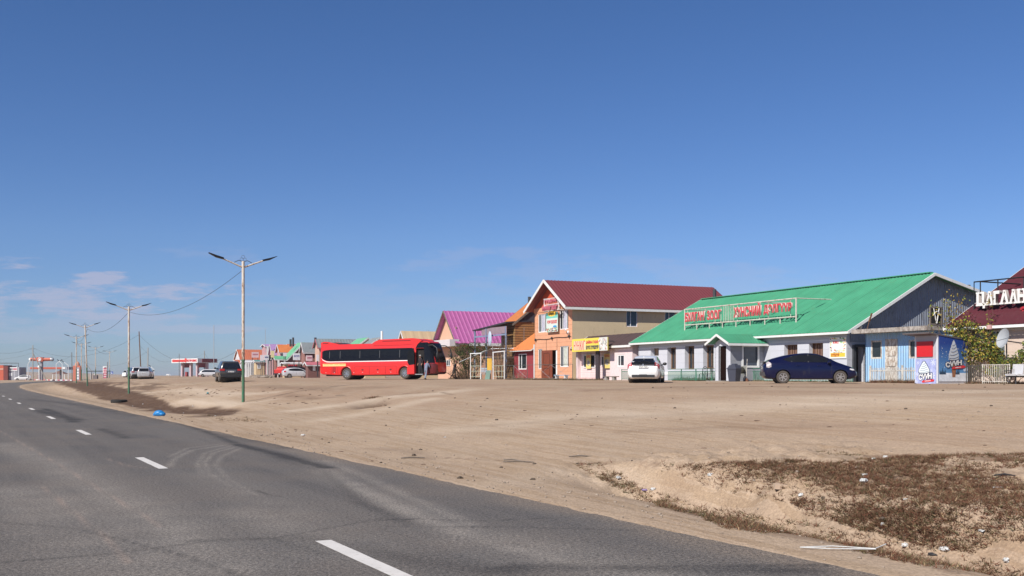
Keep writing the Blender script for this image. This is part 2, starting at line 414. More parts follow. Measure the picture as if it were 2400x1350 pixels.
tc=N(nt,'ShaderNodeTexCoord'); oc=tc.outputs['Object']; at=N(nt,'ShaderNodeAttribute',attribute_name='soil'); sp=N(nt,'ShaderNodeSeparateColor'); L.new(at.outputs['Color'],sp.inputs[0])
n1=noise(nt,oc,.16,6,.6); n2=noise(nt,oc,2.2,6,.7); n3=noise(nt,oc,28,3,.7); n4=noise(nt,mapping(nt,oc,(.9,.22,1)),.8,6,.65)
c=mixc(nt,ramp(nt,n1,.35,.65),(.345,.245,.165),(.425,.31,.212))
rl=N(nt,'ShaderNodeMapping'); rl.inputs['Rotation'].default_value=(0,0,math.radians(-24.5)); L.new(oc,rl.inputs[0])
n5=noise(nt,mapping(nt,rl.outputs[0],(4.2,.16,1)),1.,6,.7)
c=mixc(nt,math_(nt,'MULTIPLY',ramp(nt,n5,.52,.66),.34),c,(.25,.17,.125))
c=mixc(nt,math_(nt,'MULTIPLY',ramp(nt,n5,.48,.34),.30),c,(.56,.44,.34))
n6=noise(nt,oc,7.5,3,.75)
c=mixc(nt,math_(nt,'MULTIPLY',ramp(nt,n6,.5,.75),.30),c,(.22,.155,.11))
c=mixc(nt,math_(nt,'MULTIPLY',at.outputs['Alpha'],.5),c,(.33,.215,.15))
c=mixc(nt,math_(nt,'MULTIPLY',ramp(nt,n4,.5,.72),.5),c,(.43,.335,.25))
c=mixc(nt,math_(nt,'MULTIPLY',ramp(nt,n2,.52,.75),.35),c,(.25,.17,.115))
c=mixc(nt,math_(nt,'MULTIPLY',sp.outputs[1],.75),c,(.58,.47,.365))
c=mixc(nt,math_(nt,'MULTIPLY',sp.outputs[0],ramp(nt,n2,.25,.5,(.55,.55,.55),(1,1,1))),c,(.105,.062,.040))
c=mixc(nt,math_(nt,'MULTIPLY',sp.outputs[2],.8),c,(.185,.115,.075))
c=mixc(nt,ramp(nt,n3,.35,.7),mixc(nt,1.,c,(.80,.80,.80),'MULTIPLY'),mixc(nt,1.,c,(1.18,1.18,1.18),'MULTIPLY'))
vo=N(nt,'ShaderNodeTexVoronoi'); vo.inputs['Scale'].default_value=3.2; L.new(oc,vo.inputs['Vector'])
spk=math_(nt,'MULTIPLY',math_(nt,'LESS_THAN',vo.outputs['Distance'],.10),ramp(nt,noise(nt,oc,.5,3),.5,.6))
c=mixc(nt,math_(nt,'MULTIPLY',spk,.45),c,(.09,.07,.055))
vo2=N(nt,'ShaderNodeTexVoronoi'); vo2.inputs['Scale'].default_value=9; L.new(oc,vo2.inputs['Vector'])
c=mixc(nt,math_(nt,'MULTIPLY',math_(nt,'LESS_THAN',vo2.outputs['Distance'],.16),.28),c,(.16,.12,.09))
L.new(c,b.inputs['Base Color']); b.inputs['Roughness'].default_value=.95; b.inputs['Specular IOR Level'].default_value=.15
bp=N(nt,'ShaderNodeBump'); bp.inputs['Distance'].default_value=.05; bp.inputs['Strength'].default_value=.7
L.new(math_(nt,'ADD',math_(nt,'MULTIPLY',n2,.7),math_(nt,'ADD',math_(nt,'MULTIPLY',n3,.3),math_(nt,'MULTIPLY',n6,.6))),bp.inputs['Height']); L.new(bp.outputs[0],b.inputs['Normal'])
DIRT=m
tag(grid_mesh('ground',X,Y,Z,m,cols,wrap=True),kind='structure')
# ---------------------------------------------------------------- road
ss=np.concatenate([np.arange(-30,2,.5),np.arange(2,34,.075),np.arange(34,80,.25),np.arange(80,760,2.)]); uu=np.linspace(-.25,7.05,105)
UU,SS=np.meshgrid(uu,ss); RX,RY=road_xy(SS,UU)
dk=np.zeros(RX.shape); pl=np.zeros(RX.shape)
def mk(arr,pts,wd,am,nz=.4):
    pt=[G(*p) for p in pts]; q=polyline_d(RX,RY,pt); return np.maximum(arr,am*np.exp(-(q/wd)**2)*(1-nz+nz*2*(vnoise(RX*3,RY*3)+.5)))
for pts,wd,am in (([(560,1043),(640,1063),(765,1097)],.17,1.1),([(420,992),(500,1018),(565,1045)],.16,.6),([(565,1045),(700,1090),(760,1105),(850,1180),(960,1230)],.12,.35),
    ([(90,962),(180,985)],.4,.75),([(105,958),(150,975),(175,990)],.25,.8),([(235,1005),(300,1028)],.2,.55),([(300,965),(400,990)],.5,.35),([(520,1020),(680,1050)],.3,.4),
    ([(0,1318),(250,1300),(330,1290),(500,1268),(640,1262),(900,1215)],.035,.45),([(250,1260),(370,1262)],.03,.3),([(900,1234),(1200,1236),(1500,1243)],.03,.5),([(1160,1331),(1500,1328),(1950,1326)],.05,.6),
    ([(1150,1342),(1300,1330),(1900,1338)],.18,.5),([(700,1260),(900,1300),(1200,1350)],.25,.3),([(60,935),(200,950),(330,975)],.6,.4),([(890,1219),(975,1217)],.05,.7),([(0,1225),(180,1240),(420,1300),(560,1350)],.03,.5),([(1480,1060+140),(1300,1215),(1120,1222),(950,1216)],.025,.5),([(600,1150),(640,1162),(655,1164)],.04,.5),([(455,1268),(640,1262),(760,1300)],.10,.35),([(1160,1335),(1210,1326),(1340,1333)],.12,.5)): dk=mk(dk,pts,wd,am)
for pts,wd,am in (([(560,1046),(500,1062),(480,1085),(490,1110),(540,1140)],.05,.35),([(545,1044),(480,1062),(462,1088),(475,1112)],.05,.3),([(530,1043),(450,1055),(410,1075),(395,1095)],.07,.35),([(515,1041),(440,1050),(395,1072)],.05,.3),([(575,1046),(520,1070),(505,1090),(530,1120),(600,1160)],.06,.28),
    ([(720,1082),(800,1125),(900,1175),(1040,1235),(1200,1285),(1420,1335)],.22,.42),([(760,1080),(850,1115),(980,1175),(1100,1230)],.14,.3),([(480,1110),(600,1165),(800,1240)],.3,.16),
    ([(0,1040),(130,1090),(380,1225),(520,1330)],.5,.3),([(60,1150),(250,1250),(400,1350)],.8,.25),([(600,1200),(800,1290)],.6,.2),([(1150,1265),(1500,1345)],.5,.25)): pl=mk(pl,pts,wd,am)
crk=np.zeros(RX.shape)
for pts in ([(100,1142),(135,1170),(185,1212),(240,1256),(300,1320)],[(0,1010),(60,1045),(130,1085),(210,1132),(380,1236)],[(250,1075),(300,1092),(340,1097)],[(0,1255),(120,1247)]): crk=mk(crk,pts,.026,1.,.5)
edge=sstep(6.3,6.9,UU+.5*vnoise(SS*.6,UU*1.5))
pl=np.clip(pl*1.12,0,1); dk=np.clip(dk*1.2,0,1); cols=np.stack([np.clip(dk,0,1),pl,crk,edge],-1)
m,nt,b=_nt('asphalt'); L=nt.links
tc=N(nt,'ShaderNodeTexCoord'); oc=tc.outputs['Object']; at=N(nt,'ShaderNodeAttribute',attribute_name='soil'); sp=N(nt,'ShaderNodeSeparateColor'); L.new(at.outputs['Color'],sp.inputs[0])
rt=N(nt,'ShaderNodeMapping'); rt.inputs['Rotation'].default_value=(0,0,math.radians(-28.4)); L.new(oc,rt.inputs[0]); rc=rt.outputs[0]
st=noise(nt,mapping(nt,rc,(1.6,.05,1)),1.,5,.6); big=noise(nt,oc,.45,5,.6)
c=mixc(nt,ramp(nt,st,.35,.65),(.095,.088,.085),(.134,.123,.115))
c=mixc(nt,ramp(nt,big,.4,.7),c,(.138,.120,.107))
c=mixc(nt,sp.outputs[1],c,(.30,.27,.24)); c=mixc(nt,math_(nt,'MULTIPLY',sp.outputs[2],.42),c,(.30,.23,.19))
c=mixc(nt,math_(nt,'MULTIPLY',at.outputs['Alpha'],math_(nt,'MULTIPLY',noise(nt,oc,3,5,.7),.55)),c,(.30,.225,.16))
c=mixc(nt,math_(nt,'MULTIPLY',sp.outputs[0],.85),c,(.030,.028,.028))
g1=noise(nt,oc,62,2,.8); g2=N(nt,'ShaderNodeTexVoronoi'); g2.inputs['Scale'].default_value=75; L.new(oc,g2.inputs['Vector'])
c=mixc(nt,ramp(nt,g1,.38,.62),mixc(nt,1.,c,(.62,.62,.62),'MULTIPLY'),mixc(nt,1.,c,(1.45,1.45,1.45),'MULTIPLY'))
c=mixc(nt,math_(nt,'MULTIPLY',ramp(nt,g2.outputs['Color'],.75,.95),.45),c,(.28,.25,.22))
g3=noise(nt,oc,24,3,.85)
c=mixc(nt,ramp(nt,g3,.36,.64),mixc(nt,1.,c,(.50,.50,.50),'MULTIPLY'),mixc(nt,1.,c,(1.56,1.53,1.50),'MULTIPLY'))
L.new(c,b.inputs['Base Color']); b.inputs['Roughness'].default_value=.82; b.inputs['Specular IOR Level'].default_value=.35
bp=N(nt,'ShaderNodeBump'); bp.inputs['Distance'].default_value=.008; L.new(g1,bp.inputs['Height']); L.new(bp.outputs[0],b.inputs['Normal'])
RZ=np.zeros(RX.shape)+.0
tag(grid_mesh('road',RX,RY,RZ,m,cols),kind='structure')
# painted dashes: 3 m every 12 m
pm=M('road_paint',(.64,.61,.585),.8,.06,3,dirt=((.40,.37,.34),.25,9))
s0=None
g=G(757,1268); s0=float(road_su([g.x],[g.y])[0][0])
for i in range(-1,12):
    a=s0-i*-12.15; mb=MB()
    a=s0+12.15*i-2.9
    st=np.linspace(a,a+2.9,8); vs=[]
    for q in st:
        for u in (3.22,3.39):
            x,y=road_xy(q,u+random.uniform(-.004,.004)); vs.append((float(x),float(y),.004))
    mb.add(vs,[(2*k,2*k+1,2*k+3,2*k+2) for k in range(7)])
    tag(mb.build('road_marking',pm),kind='structure')

# air over the steppe
m=bpy.data.materials.new('air'); m.use_nodes=True; nt=m.node_tree; nt.nodes.clear(); o_=N(nt,'ShaderNodeOutputMaterial'); pv=N(nt,'ShaderNodeVolumePrincipled')
pv.inputs['Color'].default_value=(.80,.86,.95,1); pv.inputs['Density'].default_value=.00016; pv.inputs['Anisotropy'].default_value=.1; nt.links.new(pv.outputs[0],o_.inputs['Volume'])
print('GROUND R',float(rad.max()))
hz=MB().box(-9900,9900,-9900,9900,-6,26).build('haze',m); tag(hz,kind='stuff')
# ================================================================ shared materials
GLASS=glass('window_glass',(.022,.028,.034)); GLASSB=glass('blue_glass',(.03,.045,.07)); CARG=glass('car_glass',(.012,.013,.016),.05)
WHITE=M('white_plastic',(.78,.78,.77),.5,.04); CURT=M('curtain',(.42,.42,.50),.9,.25,6); CREAMC=M('pale_curtain',(.50,.52,.46),.9,.25,6)
BLACK=M('black_rubber',(.022,.021,.020),.9,.2,8,bump=.004); DUSTY=M('dusty_tyre',(.075,.062,.052),.95,.25,10)
CHROME=M('chrome',(.62,.62,.63),.22,.03,metal=1); ALLOY=M('alloy',(.42,.39,.36),.42,.08,9,metal=.7); DARKP=M('dark_trim',(.025,.025,.027),.55,.1)
REDL=M('red_lens',(.45,.02,.02),.2,.2,12); CLEARL=M('clear_lens',(.72,.72,.74),.18,.12,20); PLATE=M('plate_white',(.75,.75,.73),.5,.04); INK=M('ink',(.03,.03,.035),.7,.02)
RUSTY=M('rusty_pipe',(.55,.50,.44),.75,.1,5,dirt=((.22,.10,.05),.35,6)); STEEL=M('galvanised',(.42,.44,.46),.5,.1,4,metal=.5); DKSTEEL=M('dark_steel',(.045,.048,.055),.6,.2,5)
WOODG=M('grey_wood',(.20,.165,.135),.9,.25,4,dirt=((.08,.065,.055),.5,7)); WOODB=M('brown_wood',(.16,.085,.045),.85,.25,4)
CONC=M('concrete',(.34,.32,.29),.9,.12,3,dirt=((.16,.14,.12),.3,5)); RED=M('red_paint',(.62,.035,.03),.5,.06); ORANGE=M('orange_paint',(.62,.13,.04),.55,.08)
# ================================================================ vehicles
def cr(p0,p1,p2,p3,t): return .5*((2*p1)+(-p0+p2)*t+(2*p0-5*p1+4*p2-p3)*t*t+(-p0+3*p1-3*p2+p3)*t*t*t)
class Body:
    """st: (x, z bottom, z shoulder, z top, half width bottom, half width widest, half width at roof edge)"""
    def __init__(s,st): s.st=[tuple(map(float,a)) for a in st]; s.xs=[a[0] for a in st]
    def at(s,x):
        st=s.st; x=min(max(x,s.xs[0]),s.xs[-1])
        for i in range(len(st)-1):
            if x<=s.xs[i+1]: break
        t=(x-s.xs[i])/(s.xs[i+1]-s.xs[i]); g=lambda k:st[min(max(k,0),len(st)-1)]
        lin=[a+(b-a)*t for a,b in zip(st[i],st[i+1])]; cc=[cr(a,b,c,d,t) for a,b,c,d in zip(g(i-1),g(i),g(i+1),g(i+2))]
        r=[(a+2*b)/3 for a,b in zip(lin,cc)]; r[0]=x; return r
    def sec(s,x):
        x,zb,zs,zt,wb,wm,wt=s.at(x); zs=min(zs,zt-.02)
        return [(0,zb),(wb*.88,zb),(wb,zb+.07),(wb+(wm-wb)*.8,zb+(zs-zb)*.3),(wm,zb+(zs-zb)*.62),(wm*.985,zs-.05),(wm*.955,zs),(wt+(wm*.955-wt)*.5,(zs+zt)/2+.005),(wt,zt-.05),(wt*.93,zt-.018),(wt*.6,zt-.002),(0,zt)]
    def ysurf(s,x,z):
        p=s.sec(x)
        for (y0,z0),(y1,z1) in zip(p[3:],p[4:]):
            if z0<=z<=z1 and z1>z0: return y0+(y1-y0)*(z-z0)/(z1-z0)
        return p[8][0]
    def ytop(s,x,y):
        p=s.sec(x)[::-1]; y=abs(y)
        for (y0,z0),(y1,z1) in zip(p[:5],p[1:6]):
            if y0<=y<=y1 and y1>y0: return z0+(z1-z0)*(y-y0)/(y1-y0)
        return p[4][1]
    def mesh(s,n=56):
        mb=MB(); xs=sorted(set([s.xs[0]+(s.xs[-1]-s.xs[0])*i/n for i in range(n+1)]+s.xs)); k=None
        rings=[]
        for x in xs:
            p=s.sec(x); ring=[(x,-y,z) for y,z in p]+[(x,y,z) for y,z in p[-2:0:-1]]; rings.append(ring); k=len(ring)
        vs=[a for r in rings for a in r]
        fs=[(i*k+j,i*k+(j+1)%k,(i+1)*k+(j+1)%k,(i+1)*k+j) for i in range(len(xs)-1) for j in range(k)]
        fs+=[tuple(range(k))[::-1],tuple(range((len(xs)-1)*k,len(xs)*k))]
        return mb.add(vs,fs)
    def sideglass(s,rows,side,off=.008):
        """rows (x, z low, z high)"""
        mb=MB(); vs=[]; m=9
        rr=[]
        for a,b in zip(rows[:-1],rows[1:]):
            for t in (0,.34,.67): rr.append(tuple(p+(q-p)*t for p,q in zip(a,b)))
        rr.append(rows[-1])
        for x,a,b in rr:
            for i in range(m):
                z=a+(b-a)*i/(m-1); vs.append((x,side*(s.ysurf(x,z)+off),z))
        fs=[(i*m+j,i*m+j+1,(i+1)*m+j+1,(i+1)*m+j) for i in range(len(rr)-1) for j in range(m-1)]
        return mb.add(vs,fs)
    def topglass(s,x0,x1,fr=.93,off=.008,n=8):
        mb=MB(); vs=[];m=9
        for i in range(n+1):
            x=x0+(x1-x0)*i/n; wt=s.at(x)[6]*fr
            for j in range(m):
                y=-wt+2*wt*j/(m-1); vs.append((x,y,s.ytop(x,y)+off))
        return mb.add(vs,[(i*m+j,i*m+j+1,(i+1)*m+j+1,(i+1)*m+j) for i in range(n) for j in range(m-1)])
def fixn(me):
    import bmesh
    bm=bmesh.new(); bm.from_mesh(me); bmesh.ops.remove_doubles(bm,verts=bm.verts,dist=1e-5); bmesh.ops.recalc_face_normals(bm,faces=bm.faces); bm.to_mesh(me); bm.free()
def cut(o,cutters):
    fixn(o.data)
    for c in cutters: fixn(c.data)
    for c in cutters:
        md=o.modifiers.new('b','BOOLEAN'); md.object=c; md.operation='DIFFERENCE'; md.solver='EXACT'
    dg=bpy.context.evaluated_depsgraph_get(); dg.update()
    me=bpy.data.meshes.new_from_object(o.evaluated_get(dg)); o.modifiers.clear()
    if len(me.polygons)>20: o.data=me; me.shade_smooth(); me.set_sharp_from_angle(angle=.7)
    for c in cutters: bpy.data.objects.remove(c)
def wheel(parent,x,y,side,r=.31,w=.2,rim=.2,spokes=6,tyre=None,rimm=None,dual=False):
    mb=MB(); y0,y1=(y-w,y) if side>0 else (y,y+w)
    mb.lathe((x,0,r),1,[(y0,r*.72),(y0+.0,r*.93),(y0+.03,r),(y1-.03,r),(y1,r*.93),(y1,rim+.005),(y1-.03 if side>0 else y1,rim)] if side>0 else [(y0+.03,rim),(y0,rim+.005),(y0,r*.93),(y0+.03,r),(y1-.03,r),(y1,r*.93),(y1,r*.72)],28)
    t=mb.build('tyre',tyre or DUSTY,parent,True)
    wh=t; t.name='wheel'
    mb=MB(); yo=side*.004; f=y-side*.012
    mb.m=1; mb.lathe((x,0,r),1,[(f-side*.045,rim*.97),(f-side*.05,rim*.97)],24)
    mb.m=0
    mb.lathe((x,0,r),1,[(f-side*.03,rim*1.0),(f+side*.006,rim*1.0),(f+side*.006,rim*.88),(f-side*.03,rim*.86)],28)
    mb.lathe((x,0,r),1,[(f-side*.04,rim*.26),(f,rim*.26),(f,rim*.2)],14)
    for i in range(spokes):
        a=2*PI*i/spokes+.3; ca,sa=math.cos(a),math.sin(a)
        mb.beam((x+ca*rim*.2,f-side*.012,r+sa*rim*.2),(x+ca*rim*.9,f-side*.012,r+sa*rim*.9),rim*.24,.02,up=(0,1,0))
    mb.build('rim',[rimm or ALLOY,DARKP],wh,True)
    return wh
def car(name,label,cat,st,loc,rz,paint,wheels,wr=.31,rim=.2,glassrows=None,rearg=None,frontg=None,tail=None,head=None,plate=None,platez=.8,mirror=None,mirmat=None,trackw=None,group=None,pillars=(),handles=(),doors=(),tyre=None,lowtrim=None,extra=None,rimm=None,platetext='1234 УБА',tlm=None):
    r=thing(name,label,cat,loc,rz,group); b=Body(st)
    o=b.mesh().build('body',paint,r,True)
    wm=trackw or max(a[5] for a in st); cs=[]
    for x in wheels:
        c=MB().cyl((x,-wm-.3,wr+.01),(x,-wm+.26,wr+.01),wr+.055,28).build('c',paint); d=MB().cyl((x,wm-.26,wr+.01),(x,wm+.3,wr+.01),wr+.055,28).build('c',paint); c.parent=r; d.parent=r
        c.parent=None; d.parent=None; c.matrix_world=r.matrix_basis; d.matrix_world=r.matrix_basis; cs+=[c,d]
    bpy.context.view_layer.update(); cut(o,cs)
    for x in wheels:
        # wheel wells
        for sd_ in (-1,1): wheel(r,x,sd_*(wm-.02),sd_,wr,.2,rim,tyre=tyre,rimm=rimm)
        mb=MB(); mb.lathe((x,0,wr+.01),1,[(-wm+.24,wr+.05),(-wm+.25,wr+.05),(wm-.25,wr+.05),(wm-.24,wr+.05)],20)
        mb.build('wheel_well',DARKP,r,True)
    for sd_ in (-1,1):
        if glassrows:
            b.sideglass(glassrows,sd_).build('side_window',CARG,r,True)
            for x,z0,z1 in pillars: mb=MB(); mb.add([(x-.03,sd_*(b.ysurf(x-.03,z0)+.012),z0),(x+.03,sd_*(b.ysurf(x+.03,z0)+.012),z0),(x+.025,sd_*(b.ysurf(x,z1)+.012),z1),(x-.025,sd_*(b.ysurf(x,z1)+.012),z1)],[(0,1,2,3)]); mb.build('window_pillar',DARKP,r)
        for x in doors:
            mb=MB()
            z0,z1=b.at(x)[1]+.12,b.at(x)[2]-.02
            zs=[z0+(z1-z0)*i/8 for i in range(9)]
            for a,c2 in zip(zs[:-1],zs[1:]): mb.add([(x-.007,sd_*(b.ysurf(x,a)+.002),a),(x+.007,sd_*(b.ysurf(x,a)+.002),a),(x+.007,sd_*(b.ysurf(x,c2)+.002),c2),(x-.007,sd_*(b.ysurf(x,c2)+.002),c2)],[(0,1,2,3)])
            mb.build('door_gap',DARKP,r)
        for x,z in handles:
            y=b.ysurf(x,z); mb=MB(); mb.box(x-.09,x+.09,sd_*y if sd_<0 else y-.01,(sd_*y if sd_<0 else y)+(.03 if sd_>0 else -.03),z-.015,z+.02); mb.build('door_handle',paint,r)
        if tail:
            x0,x1,z0,z1=tail; q=b.sideglass([(x0,z0+(z1-z0)*.1,z1-(z1-z0)*.15),((x0+x1)/2,z0,z1),(x1,z0+(z1-z0)*.15,z1-(z1-z0)*.3)],sd_,.012)
            # wraps on to the rear face
            x=x0; ya=b.ysurf(x,z0+.05)*sd_; q.add([(x-.015,ya,z0),(x-.02,ya-sd_*.2,z0+.04),(x-.02,ya-sd_*.16,z1-.03),(x-.015,sd_*b.ysurf(x,z1-.03),z1-.02)],[(0,1,2,3)])
            q.build('tail_light',tlm or REDL,r,True)
        if head:
            x0,x1,z0,z1=head; b.sideglass([(x0,(z0+z1)/2,z1),((x0+x1)/2,z0,z1-.01),(x1,z0,z0+(z1-z0)*.6)],sd_,.012).build('headlight',CLEARL,r,True)
        if mirror:
            x,z=mirror; y=b.ysurf(x,z); mb=MB(); mb.ell((x,sd_*(y+.13),z+.05),(.07,.12,.085),12,8); mb.box(x-.02,x+.03,min(sd_*(y-.03),sd_*(y+.06)),max(sd_*(y-.03),sd_*(y+.06)),z-.02,z+.03)
            mb.build('mirror',mirmat or paint,r,True)
    if rearg: b.topglass(*rearg).build('rear_window',CARG,r,True)
    if frontg: b.topglass(*frontg).build('windscreen',CARG,r,True)
    if plate is not None:
        mb=MB(); mb.box(plate-.015,plate,-.26,.26,platez-.055,platez+.055); p=mb.build('number_plate',PLATE,r)
        T=Matrix(((0,1,0,plate-.015),(-1,0,0,0),(0,0,1,0),(0,0,0,1)))
        text(platetext,INK,T,-.22,.22,platez-.038,platez+.038,0,p,.004,.0)
    if lowtrim:
        x0,x1=lowtrim; b2=b; mb=MB()
        for sd_ in (-1,1):
            vs=[]; n=10
            for i in range(n+1):
                x=x0+(x1-x0)*i/n; a=b.at(x); vs+=[(x,sd_*(a[4]+.012),a[1]-.0),(x,sd_*(b.ysurf(x,a[1]+.16)+.012),a[1]+.16)]
            mb.add(vs,[(2*i,2*i+1,2*i+3,2*i+2) for i in range(n)])
        mb.build('sill',lowtrim_mat,r)
    return r,b
lowtrim_mat=M('dusty_sill',(.10,.075,.055),.9,.3,6)
HATCH=[(0,.40,.82,.86,.58,.70,.60),(.10,.27,.90,1.02,.72,.80,.62),(.30,.22,.97,1.16,.80,.85,.58),(.55,.21,1.0,1.25,.82,.86,.56),(1.0,.20,.99,1.37,.83,.862,.56),(1.6,.19,.97,1.46,.83,.862,.57),(2.1,.19,.955,1.49,.83,.862,.57),(2.6,.19,.94,1.44,.83,.862,.56),(3.1,.19,.93,1.25,.83,.86,.56),(3.5,.20,.91,1.06,.83,.86,.60),(3.8,.20,.87,.95,.82,.85,.62),(4.1,.22,.79,.84,.78,.82,.60),(4.33,.28,.62,.70,.68,.74,.55),(4.45,.36,.48,.56,.5,.58,.42)]
BLUE=M('blue_paint',(.003,.005,.034),.3,.1,3,spec=.3,coat=.35,dirt=((.05,.04,.04),.12,3)); PEARL=M('white_paint',(.82,.82,.81),.25,.03,coat=.6)
gx=[(.92,1.175,1.185),(1.15,1.08,1.27),(1.35,1.045,1.34),(1.8,1.04,1.42),(2.15,1.035,1.425),(2.6,1.03,1.385),(2.95,1.03,1.25),(3.22,1.03,1.06)]
p=GD(1894,50.4); p.z=Hs(p.x,p.y)+.0
br,bb=car('parked_car','dark blue hatchback parked side on in front of the green roofed building','car',HATCH,p,math.radians(-7.5),BLUE,(.92,3.62),glassrows=gx,rearg=(.12,.34,.86),frontg=(2.85,3.45,.9),tail=(.13,.36,.76,1.08),head=(4.05,4.28,.64,.73),plate=-.01,platez=.78,mirror=(3.05,.98),pillars=((2.12,1.03,1.425),(1.33,1.045,1.33)),handles=((1.62,.88),(2.62,.87)),doors=(2.14,3.2),lowtrim=(1.3,3.25),tlm=M('tail_lens_pale',(.42,.38,.39),.25,.5,11))
# bring the root to the middle of the car: shift children
def centre(r,L):
    for ch in r.children: ch.location.x-=L/2
centre(br,4.45)
mb=MB(); mb.box(-.02,.12,-.6,.6,1.045,1.075); o=mb.build('spoiler',DARKP,br); o.location.x=-2.22
mb=MB(); mb.box(-.05,.14,-.74,.74,.38,.56); o=mb.build('bumper',M('grey_bumper',(.06,.055,.055),.6,.2),br); o.location.x=-2.2
H2=[(a[0],a[1],a[2]+.02,a[3],a[4],a[5]+.01,a[6]+.02) for a in HATCH]
p=GD(1516,56.6)
wr_,wb_=car('parked_car','white hatchback seen from behind, parked by the green picket fence','car',H2,p,math.radians(77.5),PEARL,(.92,3.62),glassrows=gx,frontg=(2.85,3.45,.9),tail=(.06,.34,.74,1.12),head=(3.95,4.3,.62,.74),plate=-.035,platez=.86,mirror=(3.0,1.0),mirmat=DARKP,handles=((1.62,.9),(2.62,.9)),doors=(2.14,3.2),tlm=M('led_lens',(.45,.10,.11),.2,.5,9),platetext='4727 УБР')
centre(wr_,4.45)
mb=MB(); mb.add([(.02,-.62,.99),(.02,.62,.99),(.10,.60,1.12),(.10,-.60,1.12)],[(0,1,2,3)]); mb.add([(.06,-.58,1.15),(.06,.58,1.15),(.48,.52,1.315),(.48,-.52,1.315)],[(0,1,2,3)]); o=mb.build('rear_window',CARG,wr_); o.location.x=-2.29
mb=MB(); mb.box(-.06,.03,-.60,.60,.30,.44); mb.box(-.075,.0,-.2,.2,.37,.46); o=mb.build('rear_diffuser',DARKP,wr_); o.location.x=-2.22
mb=MB(); mb.lathe((-.05,0,1.0),0,[(0,.05),(.02,.05)],16); o=mb.build('badge',CHROME,wr_); o.location.x=-2.22; o.location.z=-.03
mb=MB(); mb.box(.4,.5,-.02,.02,1.36,1.42); o=mb.build('aerial',PEARL,wr_); o.location.x=-2.22
# big dark four wheel drive
SUV=[(0,.62,1.02,1.08,.78,.84,.70),(.06,.50,1.12,1.20,.88,.95,.76),(.18,.45,1.15,1.62,.90,.97,.70),(.4,.42,1.16,1.84,.91,.975,.70),(.9,.40,1.16,1.87,.92,.98,.72),(2.2,.40,1.15,1.88,.92,.98,.72),(3.0,.40,1.15,1.78,.92,.98,.70),(3.6,.40,1.13,1.25,.92,.98,.74),(4.2,.42,1.08,1.14,.9,.96,.76),(4.7,.45,.98,1.04,.86,.92,.74),(4.92,.55,.80,.90,.74,.80,.66)]
sg=[(.35,1.22,1.66),(.7,1.19,1.72),(1.5,1.18,1.76),(2.4,1.18,1.76),(2.9,1.18,1.68),(3.35,1.18,1.3)]
SUVP=M('dark_grey_paint',(.035,.036,.042),.3,.15,3,coat=.7,dirt=((.07,.055,.045),.4,2)); SILV=M('silver_paint',(.42,.43,.45),.3,.06,3,coat=.5,dirt=((.2,.18,.16),.2,3))
def suv(px,d,rz,paint,label,pt='0581 УНА',tl=None):
    p=GD(px,d); r,b=car('off_road_car',label,'car',SUV,p,math.radians(rz),paint,(1.0,3.85),wr=.39,rim=.24,glassrows=sg,frontg=(2.95,3.5,.9),tail=(.08,.34,.98,1.16),plate=-.02,platez=.92,mirror=(3.15,1.2),mirmat=DARKP,tyre=DUSTY,handles=((1.3,1.02),(2.3,1.02)),doors=(1.9,2.9),platetext=pt)
    centre(r,4.92)
    mb=MB(); mb.add([(.045,-.72,1.22),(.045,.72,1.22),(.135,.62,1.70),(.135,-.62,1.70)],[(0,1,2,3)]); o=mb.build('rear_window',CARG,r); o.location.x=-2.46-.02
    for sd_ in (-1,1): o=MB().box(-.015,.06,min(sd_*.56,sd_*.93),max(sd_*.56,sd_*.93),1.0,1.17).build('tail_light',REDL,r); o.location.x=-2.46
    mb=MB(); mb.box(-.10,.1,-.9,.9,.46,.72); mb.box(-.04,.3,-.55,.55,.36,.46); o=mb.build('bumper',DARKP,r); o.location.x=-2.46
    mb=MB()
    for sd_ in (-1,1): mb.beam((.5,sd_*.62,1.90),(2.5,sd_*.62,1.92),.04)
    o=mb.build('roof_rail',CHROME,r); o.location.x=-2.46
    mb=MB(); mb.beam((-.03,-.42,1.0),(-.03,.42,1.0),.02,.035); mb.beam((-.03,-.42,1.0),(-.03,-.3,.84),.02,.03); mb.beam((-.03,.42,1.0),(-.03,.3,.84),.02,.03); o=mb.build('plate_trim',CHROME,r); o.location.x=-2.46
    return r
suv(534,94,112,SUVP,'large dark grey off road car driving away across the dirt lot')
suv(318,157,119,SILV,'silver off road car standing just left of the silver estate at the roadside',pt='2206 УБЕ')
# silver estate cars
EST=[(0,.42,.95,1.0,.62,.76,.66),(.08,.30,1.0,1.22,.76,.83,.66),(.28,.24,1.02,1.42,.82,.87,.62),(.8,.21,1.02,1.53,.84,.885,.62),(1.8,.20,1.0,1.575,.84,.885,.62),(2.5,.20,.98,1.53,.84,.885,.60),(3.1,.20,.96,1.33,.84,.88,.58),(3.6,.20,.93,1.08,.83,.88,.62),(4.0,.21,.88,.94,.80,.86,.64),(4.4,.25,.72,.80,.72,.80,.6),(4.62,.34,.5,.6,.5,.62,.45)]
eg=[(.75,1.2,1.22),(1.0,1.1,1.38),(1.5,1.07,1.46),(2.3,1.06,1.47),(2.8,1.05,1.36),(3.3,1.04,1.1)]
SILV2=M('bright_silver_paint',(.55,.55,.57),.28,.05,3,coat=.6)
p=GD(697,160); r,b=car('parked_car','silver estate car parked side on behind the red bus tail','car',EST,p,math.radians(23),SILV2,(.92,3.70),glassrows=eg,frontg=(3.0,3.6,.9),rearg=(.05,.26,.88),tail=(.06,.4,.85,1.12),mirror=(3.15,1.02),mirmat=DARKP,handles=((1.5,.92),(2.6,.9)),doors=(2.0,3.1),plate=-.02,tlm=REDL); centre(r,4.62)
